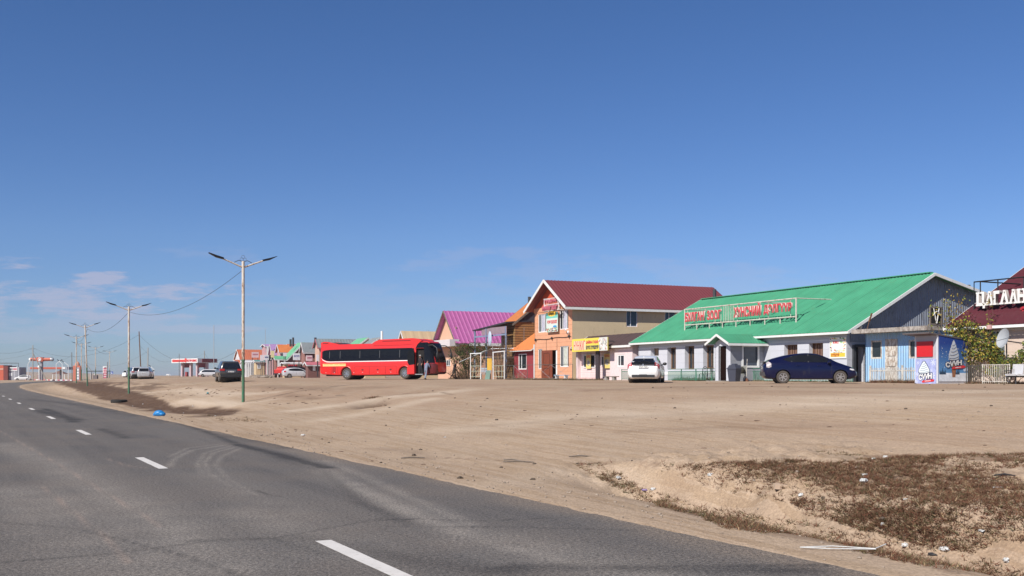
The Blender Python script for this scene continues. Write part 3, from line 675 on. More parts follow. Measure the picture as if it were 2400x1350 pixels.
p=GD(342,150); r,b=car('parked_car','silver estate car seen from behind at the roadside, right of the off road car','car',EST,p,math.radians(102),SILV,(.92,3.70),wr=.34,glassrows=eg,frontg=(3.0,3.6,.9),tail=(.06,.34,.85,1.12),mirror=(3.1,1.05),mirmat=DARKP,plate=-.02,tlm=REDL,platetext='3391 УНҮ'); centre(r,4.62)
for ch in r.children: ch.scale=(1,1.06,1.10)
mb=MB(); mb.add([(-.0,-.62,1.05),(-.0,.62,1.05),(.20,.56,1.40),(.20,-.56,1.40)],[(0,1,2,3)]); o=mb.build('rear_window',CARG,r); o.location.x=-2.36; o.scale=(1,1.06,1.10)
# dark maroon hatchback behind, with red things on its roof
MAR=M('maroon_paint',(.05,.014,.018),.3,.2,3,coat=.5)
p=GD(702,172); r,b=car('parked_car','dark maroon car half hidden behind the silver estate, red bundle on its roof','car',[(a[0]*1.08,a[1]+.12,a[2]+.32,a[3]+.36,a[4],a[5],a[6]) for a in EST],p,math.radians(20),MAR,(.95,3.9),glassrows=[(a[0]*1.08,a[1]+.34,a[2]+.34) for a in eg],frontg=(3.2,3.9,.9),mirror=(3.3,1.36)); centre(r,4.99)
rz_=math.radians(20)
q=V((p.x-1.2*math.cos(rz_),p.y-1.2*math.sin(rz_),p.z+1.9))
mb=MB()
for i in range(4): mb.ell((-.5+i*.36,random.uniform(-.1,.1),.13),(.24,.4,.16),10,6,.08)
tag(mb.build('roof_bundle',M('red_cloth',(.40,.03,.04),.8,.3,6),None,True,loc=q),'red cloth bundle tied on the roof of the maroon car','bundle'); bpy.data.objects['roof_bundle'].rotation_euler=(0,0,rz_)
# red pickup tail
p=GD(655,168); r=thing('pickup_truck','bright red pickup truck seen from behind beside the silver estate','pickup',p,math.radians(92))
PU=[(0,.62,1.24,1.28,.84,.90,.84),(.05,.6,1.3,1.34,.86,.92,.86),(1.7,.55,1.3,1.34,.88,.93,.86),(1.8,.55,1.25,1.80,.88,.93,.72),(3.0,.5,1.2,1.82,.88,.93,.72),(3.7,.5,1.15,1.3,.88,.92,.75),(4.8,.55,1.0,1.1,.82,.88,.74)]
Bp=Body(PU); Bp.mesh().build('body',RED,r,True)
for x in (.95,3.9):
    for sd_ in (-1,1): wheel(r,x,sd_*.9,sd_,.38,.22,.22,tyre=BLACK)
mb=MB(); mb.box(-.14,.02,-.92,.92,.52,.72); mb.build('bumper',DARKP,r); mb=MB(); mb.box(-.15,-.14,-.12,.16,.56,.68); mb.build('number_plate',PLATE,r)
for sd_ in (-1,1): MB().box(-.02,.02,min(sd_*.78,sd_*.9),max(sd_*.78,sd_*.9),.9,1.2).build('tail_light',REDL,r)
mb=MB(); mb.add([(1.72,-.7,1.35),(1.72,.7,1.35),(1.78,.62,1.72),(1.78,-.62,1.72)],[(0,1,2,3)]); mb.build('rear_window',CARG,r)
# van at the fuel station, far cars
VAN=[(0,.5,1.1,1.16,.8,.86,.72),(.06,.35,1.15,1.75,.84,.9,.74),(.2,.3,1.15,1.93,.86,.92,.74),(3.4,.3,1.12,1.95,.86,.92,.74),(3.9,.3,1.1,1.75,.86,.92,.72),(4.6,.3,1.02,1.1,.84,.9,.74),(4.85,.4,.7,.8,.74,.8,.6)]
p=GD(489,262); r,b=car('van','silver minivan side on behind the off road car, next to the fuel pumps','van',VAN,p,math.radians(188),SILV2,(1.0,3.8),wr=.34,glassrows=[(.3,1.2,1.68),(2.0,1.2,1.74),(3.4,1.2,1.74),(4.1,1.18,1.4)],frontg=(3.7,4.5,.9)); centre(r,4.85)
p=GD(300,360); r,b=car('van','small white lorry front half hidden by a lamp post far down the road','van',[(a[0]*.9,a[1],a[2]+.1,a[3]+.5,a[4],a[5],a[6]) for a in VAN],p,math.radians(250),PEARL,(.9,3.4),wr=.36,glassrows=[(2.9,1.4,2.1),(3.9,1.4,1.6)],frontg=(3.4,4.1,.9)); centre(r,4.4)
p=GD(55,345); p.z=0.; r,b=car('parked_car','white and black car at the far fuel station kiosk','car',EST,p,math.radians(200),PEARL,(.92,3.7),glassrows=eg,frontg=(3.0,3.6,.9)); centre(r,4.6)
for ch in r.children: ch.scale=(1.1,1.1,1.2)
p=GD(395,1150); r,b=car('van','tiny white van far away on the lot horizon','van',VAN,p,math.radians(10),PEARL,(1.0,3.8),wr=.34,glassrows=[(3.0,1.2,1.74),(4.1,1.18,1.4)]); centre(r,4.85)
# ================================================================ bus
BR=M('bus_red',(.66,.022,.02),.32,.05,2,coat=.35,lines=None,dirt=((.35,.06,.04),.15,2)); BG=M('bus_glass',(.008,.008,.010),.12,.2,3,spec=.22); BD=M('bus_red_shade_and_slots',(.11,.010,.012),.3,.15,3,coat=.4)
al=math.radians(-25)
bp_=V((-17.75,98.3)); 
bus=thing('coach_bus','long bright red coach bus with black window band and open front door','bus',(bp_.x,bp_.y,1.33),al)
BL=12.6
st=[(0,.75,2.0,3.05,1.05,1.12,.95),(.08,.55,2.0,3.22,1.18,1.22,1.05),(.3,.45,2.0,3.30,1.23,1.25,1.12),(2.,.36,2.0,3.30,1.235,1.25,1.13),(6,.34,2.0,3.30,1.235,1.25,1.13),(10.6,.36,2.0,3.34,1.235,1.25,1.13),(11.8,.38,2.0,3.40,1.22,1.24,1.10),(12.3,.40,1.95,3.36,1.12,1.16,1.0),(12.5,.46,1.9,3.1,.95,1.0,.85),(BL,.6,1.6,2.6,.72,.8,.6)]
bb_=Body(st); o=bb_.mesh(80).build('body',[BR,BD],bus,True)
me=o.data
for v in me.vertices:
    if v.co.x>11: v.co.x-= (v.co.x-11)*.42*max(0,(v.co.z-1.2)/2.1)**1.6
for p_ in me.polygons:
    if sum(me.vertices[i].co.x for i in p_.vertices)/len(p_.vertices)>11.75 and p_.center.z<1.45: p_.material_index=1  # lower nose in darker red: the shade on the front put into its colour
cs=[]
for x in (3.05,9.35):
    for sd_ in (-1,1): c=MB().cyl((x,sd_*1.6,.53),(x,sd_*.8,.53),.60,32).build('c',BR); c.matrix_world=bus.matrix_basis; cs.append(c)
bpy.context.view_layer.update()
c=MB().box(10.55,11.45,-1.6,-.7,.42,2.75).build('c',BD); c.matrix_world=bus.matrix_basis; cs.append(c)
bpy.context.view_layer.update(); cut(o,cs)
for x in (3.05,9.35):
    for sd_ in (-1,1): wheel(bus,x,sd_*1.2,sd_,.51,.3,.31,8,tyre=DUSTY,rimm=CHROME)
    MB().lathe((x,0,.53),1,[(-.9,.58),(-.91,.58),(.91,.58),(.9,.58)],20).build('wheel_well',DARKP,bus,True)
MB().box(.6,11.6,-1.0,1.0,.30,.42).build('chassis',DARKP,bus)
MB().box(10.5,11.5,-.95,1.0,.45,2.9).build('door_interior',M('dark_interior',(.012,.009,.009),.9,.2),bus)
def fr(x): # nose shear like the body
    return x
for sd_ in (-1,1):
    y=sd_
    rows=[(.30,2.0,2.62),(.5,1.86,2.72),(.85,1.74,2.76),(1.2,1.70,2.78)]+[(x,1.70,2.80) for x in (2,4,6,8,9.9)]+[(10.35,1.75,2.80)]
    bb_.sideglass(rows,sd_,.022).build('side_window',BG,bus,True)
    for x in (1.15,2.35,4.55,6.7,8.85): mb=MB(); mb.add([(x-.02,sd_*(bb_.ysurf(x,1.72)+.018),1.72),(x+.02,sd_*(bb_.ysurf(x,1.72)+.018),1.72),(x+.02,sd_*(bb_.ysurf(x,2.78)+.018),2.78),(x-.02,sd_*(bb_.ysurf(x,2.78)+.018),2.78)],[(0,1,2,3)]); mb.build('window_joint',M('joint_grey',(.10,.10,.105),.5,.05),bus)
    w_=[(.22,1.98),(.4,1.84),(.6,1.74),(.85,1.66),(1.2,1.64),(2.4,1.645),(4,1.65),(7,1.655),(9.9,1.66)]
    mb=MB(); vs=[]
    for x,z in w_: vs+=[(x,sd_*(bb_.ysurf(x,z)+.014),z-.045),(x,sd_*(bb_.ysurf(x,z)+.014),z+.03)]
    mb.add(vs,[(2*i,2*i+1,2*i+3,2*i+2) for i in range(len(w_)-1)]); mb.build('white_stripe',WHITE,bus)
    mb=MB()
    for x0,x1 in ((.05,1.35),(1.35,2.1),(4.0,5.6),(5.6,7.35),(7.35,8.5)):
        for x in (x0,x1): mb.box(x-.012,x+.012,min(sd_*1.22,sd_*1.2515),max(sd_*1.22,sd_*1.2515),.5,1.16)
        mb.box(x0,x1,min(sd_*1.22,sd_*1.2515),max(sd_*1.22,sd_*1.2515),1.15,1.17)
    mb.build('luggage_door_gap',M('gap_red',(.22,.01,.012),.6,.05),bus)
    mb=MB()
    for x in (4.85,6.5,7.9): mb.box(x-.1,x+.1,min(sd_*1.22,sd_*1.256),max(sd_*1.22,sd_*1.256),.80,.92)
    for i in range(6): mb.box(1.5,1.88,min(sd_*1.2,sd_*1.256),max(sd_*1.2,sd_*1.256),.62+i*.09,.66+i*.09)
    mb.build('vent_grille',M('vent_dark',(.10,.012,.012),.6,.1),bus)
    mb=MB()
    for x in (.75,1.72,3.9,4.87,6.52,7.92): mb.box(x-.04,x+.04,min(sd_*1.22,sd_*1.262),max(sd_*1.22,sd_*1.262),.60,.63)
    mb.build('side_marker_lamp',CLEARL,bus)
    for x in (3.05,9.35):
        mb=MB(); pts=[(x+.66*math.cos(t),sd_*1.245,.53+.66*math.sin(t)) for t in np.linspace(-.05,PI+.05,20)]; mb.tube(pts,.045,6); mb.build('arch_lip',BR,bus,True)
# route board on the side
TB=Matrix(((1,0,0,0),(0,1,0,-1.262),(0,0,1,0),(0,0,0,1)))
mb=MB(); mb.box(.42,3.0,-1.262,-1.24,1.22,1.46); rb=mb.build('route_board',M('board_yellow',(.75,.55,.22),.6,.06),bus)
text('УЛААНБААТАР ХОТ   ДАРХАН   СҮХБААТАР',M('board_ink',(.28,.16,.04),.7,.02),TB,.52,2.9,1.32,1.42,0,rb,.004,.01)
# roof: rear hump, air unit fairing
mb=MB(); 
for y0,y1 in ((-1.12,-.86),(.86,1.12)): mb.prism([(.12,3.1),(.12,3.48),(.5,3.56),(1.0,3.52),(1.9,3.34),(2.2,3.28),(1.5,3.2)],1,y0,y1)
mb.build('rear_roof_fairing',BR,bus,True)
mb=MB(); mb.prism([(.4,3.28),(.6,3.50),(1.7,3.46),(2.6,3.30)],1,-.84,.84); mb.build('rear_roof_unit',DARKP,bus)
mb=MB()
for y0,y1 in ((-1.16,-.9),(.9,1.16)): mb.prism([(5.9,3.3),(6.3,3.5),(6.7,3.62),(10.2,3.68),(10.9,3.6),(11.15,3.44),(10.7,3.1),(10.3,2.35),(10.05,2.35),(10.25,3.0),(10.2,3.1),(6.0,3.08)],1,y0-.02 if y0<0 else y0,y1 if y0<0 else y1+.02)
mb.build('roof_side_fairing',BR,bus)
MB().prism([(6.2,3.3),(6.6,3.56),(10.4,3.62),(11.0,3.5),(11.4,3.3)],1,-.9,.9).build('air_conditioner',M('ac_red',(.5,.03,.03),.4,.1),bus)
mb=MB(); mb.box(7.0,10.0,-1.19,-1.18,3.44,3.50); mb.box(.35,.95,-1.14,-1.125,3.38,3.44); mb.build('fairing_slot',BD,bus)
# front: glossy black cab sides, windscreen, mirror arms
def nose(x,z): return x-(x-11)*.42*max(0,(z-1.2)/2.1)**1.6 if x>11 else x
def nosegrid(name,x0,x1,z0,z1,mat,off=.02,sides=(-1,1),wrap=False):
    mb=MB()
    for sd_ in sides:
        vs=[];n=9;m=7
        for i in range(n+1):
            for j in range(m+1):
                x=x0+(x1-x0)*i/n; z=z0+(z1-z0)*j/m; vs.append((nose(x,z)+off*.6,sd_*(bb_.ysurf(x,z)+off),z))
        mb.add(vs,[(i*(m+1)+j,i*(m+1)+j+1,(i+1)*(m+1)+j+1,(i+1)*(m+1)+j) for i in range(n) for j in range(m)])
    return mb.build(name,mat,bus,True)
[nosegrid('cab_side_window',11.47,12.45,1.4,3.2,BG,sides=(q,)) for q in (-1,1)]; [nosegrid('cab_upper_panel',10.5,12.2,2.78,3.28,BG,.018,sides=(q,)) for q in (-1,1)]
mb=MB(); vs=[];n=10;m=10
for i in range(n+1):
    z=1.46+(3.22-1.46)*i/n
    for j in range(m+1):
        y=-1.0+2.0*j/m; t=abs(y); # front surface x for this y
        x=BL
        for q in np.linspace(BL,11.6,30):
            if bb_.ysurf(q,min(z,2.55 if q>12.2 else z))>=t: x=q; break
        vs.append((nose(x,z)+.05,y,z))
mb.add(vs,[(i*(m+1)+j,i*(m+1)+j+1,(i+1)*(m+1)+j+1,(i+1)*(m+1)+j) for i in range(n) for j in range(m)]); mb.build('windscreen',BG,bus,True)
mb=MB(); mb.tube([(12.33,-.8,1.62),(12.38,-.2,1.66),(12.36,.6,1.62)],.03,6); mb.tube([(12.36,-.5,1.16),(12.4,0,1.18),(12.36,.7,1.16)],.02,6); mb.build('wiper_panel',CHROME,bus)
MB().box(12.28,12.36,-.7,.7,1.25,1.46).build('dash_board',M('tan_dash',(.30,.2,.13),.7,.2),bus)
for sd_ in (-1,1):
    MB().ell((12.1,sd_*.88,1.0),(.2,.16,.22),12,8).build('headlight',CLEARL,bus,True)
    MB().ell((12.12,sd_*.86,.68),(.12,.12,.06),8,6).build('fog_lamp',CLEARL,bus,True)
    mb=MB(); mb.tube([(11.5,sd_*1.0,3.0),(12.3,sd_*1.15,3.02),(12.75,sd_*1.25,2.75),(12.85,sd_*1.3,2.3)],.045,7); mb.build('mirror_arm',DARKP,bus,True)
    MB().ell((12.85,sd_*1.3,2.1),(.10,.14,.3),10,8).build('mirror',DARKP,bus,True)
mb=MB(); mb.box(12.32,12.37,-.3,.3,.86,.98); mb.build('grille',DARKP,bus)
MB().box(12.3,12.36,-.26,.26,.62,.74).build('number_plate',PLATE,bus)
# door leaf swung forward along the side
mb=MB(); mb.m=0; mb.prism([(9.75,.40),(10.5,.45),(10.5,1.28),(9.95,1.22),(9.75,1.0)],1,-1.42,-1.34); mb.m=1; mb.prism([(9.95,1.22),(10.5,1.28),(10.5,2.52),(10.0,2.58),(9.8,2.4),(9.8,1.5)],1,-1.42,-1.34)
mb.build('entrance_door',[BR,BG],bus)
MB().box(10.6,11.4,-1.45,-.9,.36,.42).build('step',STEEL,bus)
bus.rotation_euler=(0,-math.radians(.45),al)
# ================================================================ buildings
def wall_open(mb,W,H_,ops,x0=0.,z0=0.,th=.14,y=0.,skip=()):
    """flat wall y=const from x0..W, z0..H_, rectangular openings (xa,xb,za,zb,depth) with reveals"""
    xs=sorted(set([x0,W]+[min(max(o[0],x0),W) for o in ops]+[min(max(o[1],x0),W) for o in ops])); zs=sorted(set([z0,H_]+[min(max(o[2],z0),H_) for o in ops]+[min(max(o[3],z0),H_) for o in ops]))
    for a,b in zip(xs[:-1],xs[1:]):
        for c,d in zip(zs[:-1],zs[1:]):
            mx,mz=(a+b)/2,(c+d)/2
            if any(o[0]<mx<o[1] and o[2]<mz<o[3] for o in ops): continue
            mb.add([(a,y,c),(b,y,c),(b,y,d),(a,y,d)],[(0,1,2,3)])
    for o in ops:
        a,b,c,d=o[:4]; t=o[4] if len(o)>4 else th
        mb.add([(a,y,c),(b,y,c),(b,y,d),(a,y,d),(a,y+t,c),(b,y+t,c),(b,y+t,d),(a,y+t,d)],[(0,1,5,4),(1,2,6,5),(2,3,7,6),(3,0,4,7)])
def window(par,T,a,b,c,d,y,fm,gm=None,fw=.06,vm=(.5,),hm=(),sill=None,curtain=None):
    """frame (part) with its pane (sub-part)"""
    mb=MB(T)
    mb.box(a,a+fw,y-.03,y+.04,c,d); mb.box(b-fw,b,y-.03,y+.04,c,d); mb.box(a+fw,b-fw,y-.03,y+.04,c,c+fw); mb.box(a+fw,b-fw,y-.03,y+.04,d-fw,d)
    for t in vm: x=a+(b-a)*t; mb.box(x-fw*.4,x+fw*.4,y-.02,y+.035,c+fw,d-fw)
    for t in hm: z=c+(d-c)*t; mb.box(a+fw,b-fw,y-.015,y+.03,z-fw*.35,z+fw*.35)
    if sill: mb.box(a-.06,b+.06,y-.14,y-.03,c-.05,c)
    w_=mb.build('window',fm,par)
    MB(T).box(a+fw*.5,b-fw*.5,y+.015,y+.03,c+fw*.5,d-fw*.5).build('pane',gm or GLASS,w_)
    if curtain:
        x0_,x1_=a+(b-a)*curtain[0],a+(b-a)*curtain[1]
        m2=MB(T); n=14; vs=[]
        for i in range(n+1):
            x=x0_+(x1_-x0_)*i/n; yy=y+.008+.006*math.sin(i*1.9); vs+=[(x,yy,c+fw),(x+.03*math.sin(i),yy,d-fw)]
        m2.add(vs,[(2*i,2*i+2,2*i+3,2*i+1) for i in range(n)]); m2.build('curtain',curtain[2],w_)
    return w_
def door(par,T,a,b,c,d,y,m,panels=True,handle=True,fm=None):
    mb=MB(T); mb.box(a,b,y-.03,y+.03,c,d)
    o=mb.build('door',m,par)
    if panels:
        mb=MB(T); w=b-a; h=d-c
        for z0,z1 in ((.10,.36),(.46,.90)):
            x0,x1=a+w*.22,b-w*.22; p=[(x0,y-.045,c+h*z0+.06),(x0+.06,y-.045,c+h*z0),(x1-.06,y-.045,c+h*z0),(x1,y-.045,c+h*z0+.06),(x1,y-.045,c+h*z1-.06),(x1-.06,y-.045,c+h*z1),(x0+.06,y-.045,c+h*z1),(x0,y-.045,c+h*z1-.06)]
            mb.tube(p+[p[0]],.014,5)
        mb.build('moulding',M('moulding',(.07,.02,.01),.6,.1),o)
    if handle: MB(T).ell((a+.09,y-.07,c+(d-c)*.47),(.03,.03,.05),8,6).build('handle',CHROME,o)
    if fm: 
        mb=MB(T); mb.box(a-.06,a,y-.05,y+.05,c,d+.06); mb.box(b,b+.06,y-.05,y+.05,c,d+.06); mb.box(a,b,y-.05,y+.05,d,d+.06); mb.build('door_frame',fm,par)
    return o
def house(name,label,fr,W,Dp,zb,ze,zr,ridge,wm,rm,tm,cat='house',ov=.4,ovf=None,ribs=20,amp=.03,kind='trap',ops=(),sops=(),ry=None,zback=None,group=None,gm=None,fas=.18,wallh=None,chim=()):
    """fr: building frame; z are world heights; root sits at ground level zb"""
    r=thing(name,label,cat,(fr.o.x,fr.o.y,zb),fr.phi,group); h=ze-zb; hr=zr-zb; ovf=ov if ovf is None else ovf
    hb=(zback-zb) if zback else h
    mb=MB(); wh=h if wallh is None else wallh-zb
    if ridge=='x':
        ry=ry or Dp/2; sl=(hr-h)/(ry+ovf); wt=h+sl*ovf-.06
        wall_open(mb,W,wt,ops,z0=-.4); ws=MB(TS(W)); wall_open(ws,Dp,wt,sops,z0=-.4); mb.add([ws.T@V(q) for q in ws.v],ws.f)
        mb.box(-.0,.12,.0,Dp,-.4,wt); mb.box(0,W,Dp-.1,Dp,-.4,wt)
        slb=(hr-hb)/(Dp+ov-ry); zbk=hb+slb*ov-.06
        mb.build('wall',wm,r)
        for x in (0,W): MB().add([(x,0,wt),(x,Dp,wt),(x,Dp,max(zbk,wt)),(x,ry,hr-.06)],[(0,1,2,3)]).build('gable',gm or wm,r)
        for nm_,args in (('roof',((-ov,-ovf,h),(W+ov,-ovf,h),(W+ov,ry,hr),(-ov,ry,hr))),('roof',((-ov,Dp+ov,hb),(W+ov,Dp+ov,hb),(W+ov,ry,hr),(-ov,ry,hr)))):
            MB().rib(*args,ribs,amp,.03,kind).build('roof',rm,r)
        t=MB(); t.box(-ov,W+ov,-ovf-.03,-ovf+.02,h-fas,h-.035); t.build('fascia',tm,r)
        for x in (-ov,W+ov): t=MB(); t.beam((x,-ovf,h-.09),(x,ry,hr-.09),.06,fas); t.beam((x,ry,hr-.09),(x,Dp+ov,hb-.09),.06,fas); t.build('barge_board',tm,r)
    else:
        mx=W/2 if ry is None else ry; sl=(hr-h)/(mx+ov); wt=h+sl*ov-.06
        wall_open(mb,W,wt,ops,z0=-.4); ws=MB(TS(W)); wall_open(ws,Dp,wt,sops,z0=-.4); mb.add([ws.T@V(q) for q in ws.v],ws.f)
        mb.box(0,.12,0,Dp,-.4,wt); mb.box(0,W,Dp-.1,Dp,-.4,wt); mb.build('wall',wm,r)
        for y in (0,Dp): MB().add([(0,y,wt),(W,y,wt),(mx,y,hr-.07)],[(0,1,2)]).build('gable',gm or wm,r)
        MB().rib((W+ov,-ovf,h),(W+ov,Dp+ov,h),(mx,Dp+ov,hr),(mx,-ovf,hr),ribs,amp,.03,kind).build('roof',rm,r)
        MB().rib((-ov,-ovf,h),(-ov,Dp+ov,h),(mx,Dp+ov,hr),(mx,-ovf,hr),ribs,amp,.03,kind).build('roof',rm,r)
        MB().beam((-ov,-ovf,h-.08),(mx,-ovf,hr-.06),.06,fas).build('barge_board',tm,r); MB().beam((W+ov,-ovf,h-.08),(mx,-ovf,hr-.06),.06,fas).build('barge_board',tm,r)
        t=MB(); t.box(W+ov-.02,W+ov+.04,-ovf,Dp+ov,h-fas,h-.035); t.build('fascia',tm,r)
    for (x,y,z0,z1,rr) in chim: MB().cyl((x,y,z0-zb),(x,y,z1-zb),rr,12).build('chimney',DKSTEEL,r,True)
    return r
def lam(name,label,T=None): pass
ZG=lambda f,x=0,y=0: Hs(*f.w(x,y)[:2])
# ---- green roofed building -----------------------------------------------------------------------
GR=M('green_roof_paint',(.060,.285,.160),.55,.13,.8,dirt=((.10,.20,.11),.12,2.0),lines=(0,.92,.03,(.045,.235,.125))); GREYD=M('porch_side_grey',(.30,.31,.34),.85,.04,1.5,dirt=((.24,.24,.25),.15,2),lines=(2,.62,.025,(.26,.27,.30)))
GREYW=M('grey_render',(.54,.55,.60),.85,.03,1.5,dirt=((.45,.45,.48),.12,1.5),lines=(2,.62,.025,(.54,.55,.60)))
TRIMW=M('white_trim',(.72,.72,.70),.6,.06,4,dirt=((.35,.30,.26),.12,5)); CORR=M('weathered_corrugated',(.27,.30,.36),.55,.12,2.5,metal=.2,wave=(1,.14,.03),dirt=((.13,.12,.11),.25,4))
f=FR(1496); W=f.x(1985); zb=1.33
def rc(f,pl,pr,pt,pb,y=0):
    (a,t),(b,t2)=f.at(pl,pt,y),f.at(pr,pt,y); _,c=f.at(pl,pb,y); _,c2=f.at(pr,pb,y)
    return a,b,(c+c2)/2-zb,(t+t2)/2-zb
g_ops=[rc(f,*q) for q in ((1525,1544,816,834),(1564,1584,814,866),(1605,1627,811,866),(1648,1673,809,864),(1838,1869,808,858),(1896,1929,804,858))]
sops=[]
def sd(f,W,pl,pr,pt,pb):
    (a,t),(b,t2)=f.side(pl,pt,W),f.side(pr,pt,W); c=f.side((pl+pr)/2,pb,W)[1]; return a,b,c-zb,(t+t2)/2-zb
gate=sd(f,W,2003,2026,813,893)
green=house('shop_building','long single storey grey building with a bright green sheet metal roof and porch',f,W,13.,zb,4.16,7.62,'x',GREYW,GR,TRIMW,'building',ov=.6,ovf=.45,ribs=88,amp=.018,kind='sine',ops=[(*q,.38) for q in g_ops],sops=[(gate[0],gate[1],0,gate[3],.6)],ry=6.,zback=5.75,gm=CORR,fas=.16)
wz=4.16+3.46/6.45*.45-.06-zb
# corrugated cladding of the whole upper gable wall, standing proud of the render
mb=MB(TS(W)); mb.add([(.2,-.03,2.25),(12.9,-.03,2.25),(12.9,-.03,wz+1.2),(6,-.03,7.5-zb),(.2,-.03,wz+.05)],[(0,1,2,3,4)]); mb.build('cladding',CORR,green)
for i,(a,b,c,d) in enumerate(g_ops):
    if i==0: window(green,None,a,b,c,d,.36,WOODG,M('wood_board',(.30,.19,.11),.8,.2),vm=(.45,))
    elif i<4: window(green,None,a,b,c,d,.36,WOODB,GLASS,fw=.10,vm=(.42,),curtain=(.55,.72,CREAMC),sill=True)
    else: window(green,None,a,b,c,d,.30,WOODB,M('slat_brown',(.10,.045,.03),.7,.2,lines=(0,.22,.3,(.26,.16,.12))),fw=.06,vm=(.3,.7))
# gate into the gap
d_=MB(TS(W)); d_.box(gate[0],gate[1],.5,.56,0,gate[3]); d_.build('side_door',M('dark_door',(.012,.012,.015),.6,.1),green)
mb=MB(TS(W)); mb.box(gate[0]-.18,gate[0],-.12,.1,-.1,gate[3]+.1); mb.box(gate[1],gate[1]+.16,-.12,.1,-.1,gate[3]+.1); mb.box(gate[0],gate[1],-.12,.1,gate[3],gate[3]+.14); mb.build('door_frame',DKSTEEL,green)
# broken gable window
a,b,c,d=sd(f,W,2177,2206,719,762); window(green,TS(W),a,b,c,d,-.06,WOODG,M('dark_hole',(.01,.01,.012),.9,.1),fw=.09,vm=())
mb=MB(TS(W)); mb.tube([(a+.25,-.12,d-.1),(a+.45,-.14,c+.1)],.03,5); mb.tube([(b-.3,-.12,d-.1),(b-.5,-.14,c+.1)],.03,5); pts=[(a+.2+(b-a-.4)*t,-.15,c+.55+.25*math.sin(PI*t)) for t in np.linspace(0,1,8)]; mb.tube(pts,.025,5); mb.build('broken_lattice',TRIMW,green)
MB(TS(W)).prism([(f.side(2219,740,W)[0],2.7),(f.side(2234,740,W)[0],2.9),(f.side(2236,740,W)[0],3.4),(f.side(2224,740,W)[0],4.0)],1,-.06,-.04).build('torn_hole',M('hole_brown',(.05,.035,.03),.9,.3),green)
# roof ridge cap and chimney post
MB().beam((-.3,6,7.66-zb),(W+.3,6,7.66-zb),.34,.05).build('ridge_cap',GR,green)
MB(TS(W)).box(9.9,10.05,.5,.65,6.4-zb,7.15-zb).build('vent_post',WOODG,green)
MB(TS(W)).beam((.75,-.05,3.35),(.60,-.45,3.0),.09,.22).build('wall_lamp',WHITE,green)
# poster
a,b,c,d=rc(f,1945,1983,790,840,-.04)
ps=MB().box(a,b,-.05,-.01,c,d).build('poster',M('poster_white',(.80,.80,.76),.5,.03),green)
w_,h_=b-a,d-c
PY=M('print_yellow',(.85,.55,.06),.6,.08); PR=M('print_red',(.62,.03,.04),.6,.05); PG=M('print_green',(.18,.50,.16),.6,.08); PK=M('print_black',(.02,.02,.03),.6,.05); POR=M('print_orange',(.80,.28,.05),.6,.05); PT=M('print_teal',(.18,.55,.45),.6,.05)
text('BUBBLE',PR,None,a+w_*.2,a+w_*.55,c+h_*.70,c+h_*.81,-.052,ps,.004,.03); text('TEA',PG,None,a+w_*.62,a+w_*.8,c+h_*.71,c+h_*.82,-.052,ps,.004,.03)
text('ХУУШУУР',M('print_brown',(.38,.05,.02),.6,.04),None,a+w_*.08,a+w_*.6,c+h_*.09,c+h_*.235,-.054,ps,.004,.05); text('АМТАТ ТЭЭ 100₮',PK,None,a+w_*.22,a+w_*.78,c+h_*.265,c+h_*.295,-.054,ps,.003,.02)
mb=MB(); mb.m=0; mb.box(a+w_*.05,b-w_*.05,-.053,-.051,c+h_*.07,c+h_*.26)
for i in range(46):
    mb.m=random.choice([0,0,1,2,3,4]); t=random.random(); e=random.choice('lrtb')
    x=a+w_*(random.uniform(.05,.13) if e=='l' else random.uniform(.86,.95) if e=='r' else random.uniform(.08,.92)); z=c+h_*(random.uniform(.33,.95) if e in 'lr' else random.uniform(.92,.96) if e=='t' else random.uniform(.31,.45))
    mb.disc((x,-.053-.0002*i,z),1,w_*random.uniform(.02,.045),8,h_*random.uniform(.015,.035))
mb.build('printed_fruit',[PY,PR,PG,PK,POR],ps)
# porch
fp=FR(1676,-2.56); 
PD=2.56; xp0=f.x(1676,-PD); xp1=f.x(1712,-PD); wp=xp1-xp0
q=rc(f,1686,1702,811,892,-PD); 
mb=MB(); ph=3.70-zb; pk=4.12-zb
wall_open(mb,xp1,ph,[(q[0],q[1],0,q[3],.12)],x0=xp0,z0=-.3,y=-PD)
mb.add([(xp0,-PD,ph),(xp1,-PD,ph),((xp0+xp1)/2,-PD,pk+.0)],[(0,1,2)])
so_=MB(Matrix(((0,-1,0,xp1),(1,0,0,-PD),(0,0,1,0),(0,0,0,1))))
def sdp(pl,pr,pt,pb):
    (a,t),(b,t2)=f.side(pl,pt,xp1),f.side(pr,pt,xp1); c=f.side((pl+pr)/2,pb,xp1)[1]; return a+PD,b+PD,c-zb,(t+t2)/2-zb
s_=sdp(1742,1775,813,857)
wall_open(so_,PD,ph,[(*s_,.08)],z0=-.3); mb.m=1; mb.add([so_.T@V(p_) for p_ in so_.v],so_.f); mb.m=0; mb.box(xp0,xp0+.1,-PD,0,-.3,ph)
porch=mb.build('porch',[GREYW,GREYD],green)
window(porch,so_.T,s_[0]-.08,s_[1]+.08,s_[2]-.08,s_[3]+.08,-.02,TRIMW,GLASS,fw=.11,vm=()) if False else None
mb=MB(so_.T); a,b,c,d=s_; fw=.12
for bx in ((a-fw,a,c-fw,d+fw),(b,b+fw,c-fw,d+fw),(a,b,c-fw,c),(a,b,d,d+fw)): mb.box(bx[0],bx[1],-.05,.02,bx[2],bx[3])
mb.build('window_frame',TRIMW,porch); mb=MB(so_.T); mb.box(a,b,.06,.08,c,d); mb.build('pane',GLASSB,porch)
MB().box(q[0]+.001,q[1]-.001,-PD+.09,-PD+.115,0,q[3]-.001).build('doorway_shade',M('inner_dark',(.012,.004,.003),.9,.2,spec=.1),porch)  # near-black panel paints in the darkness inside the doorway
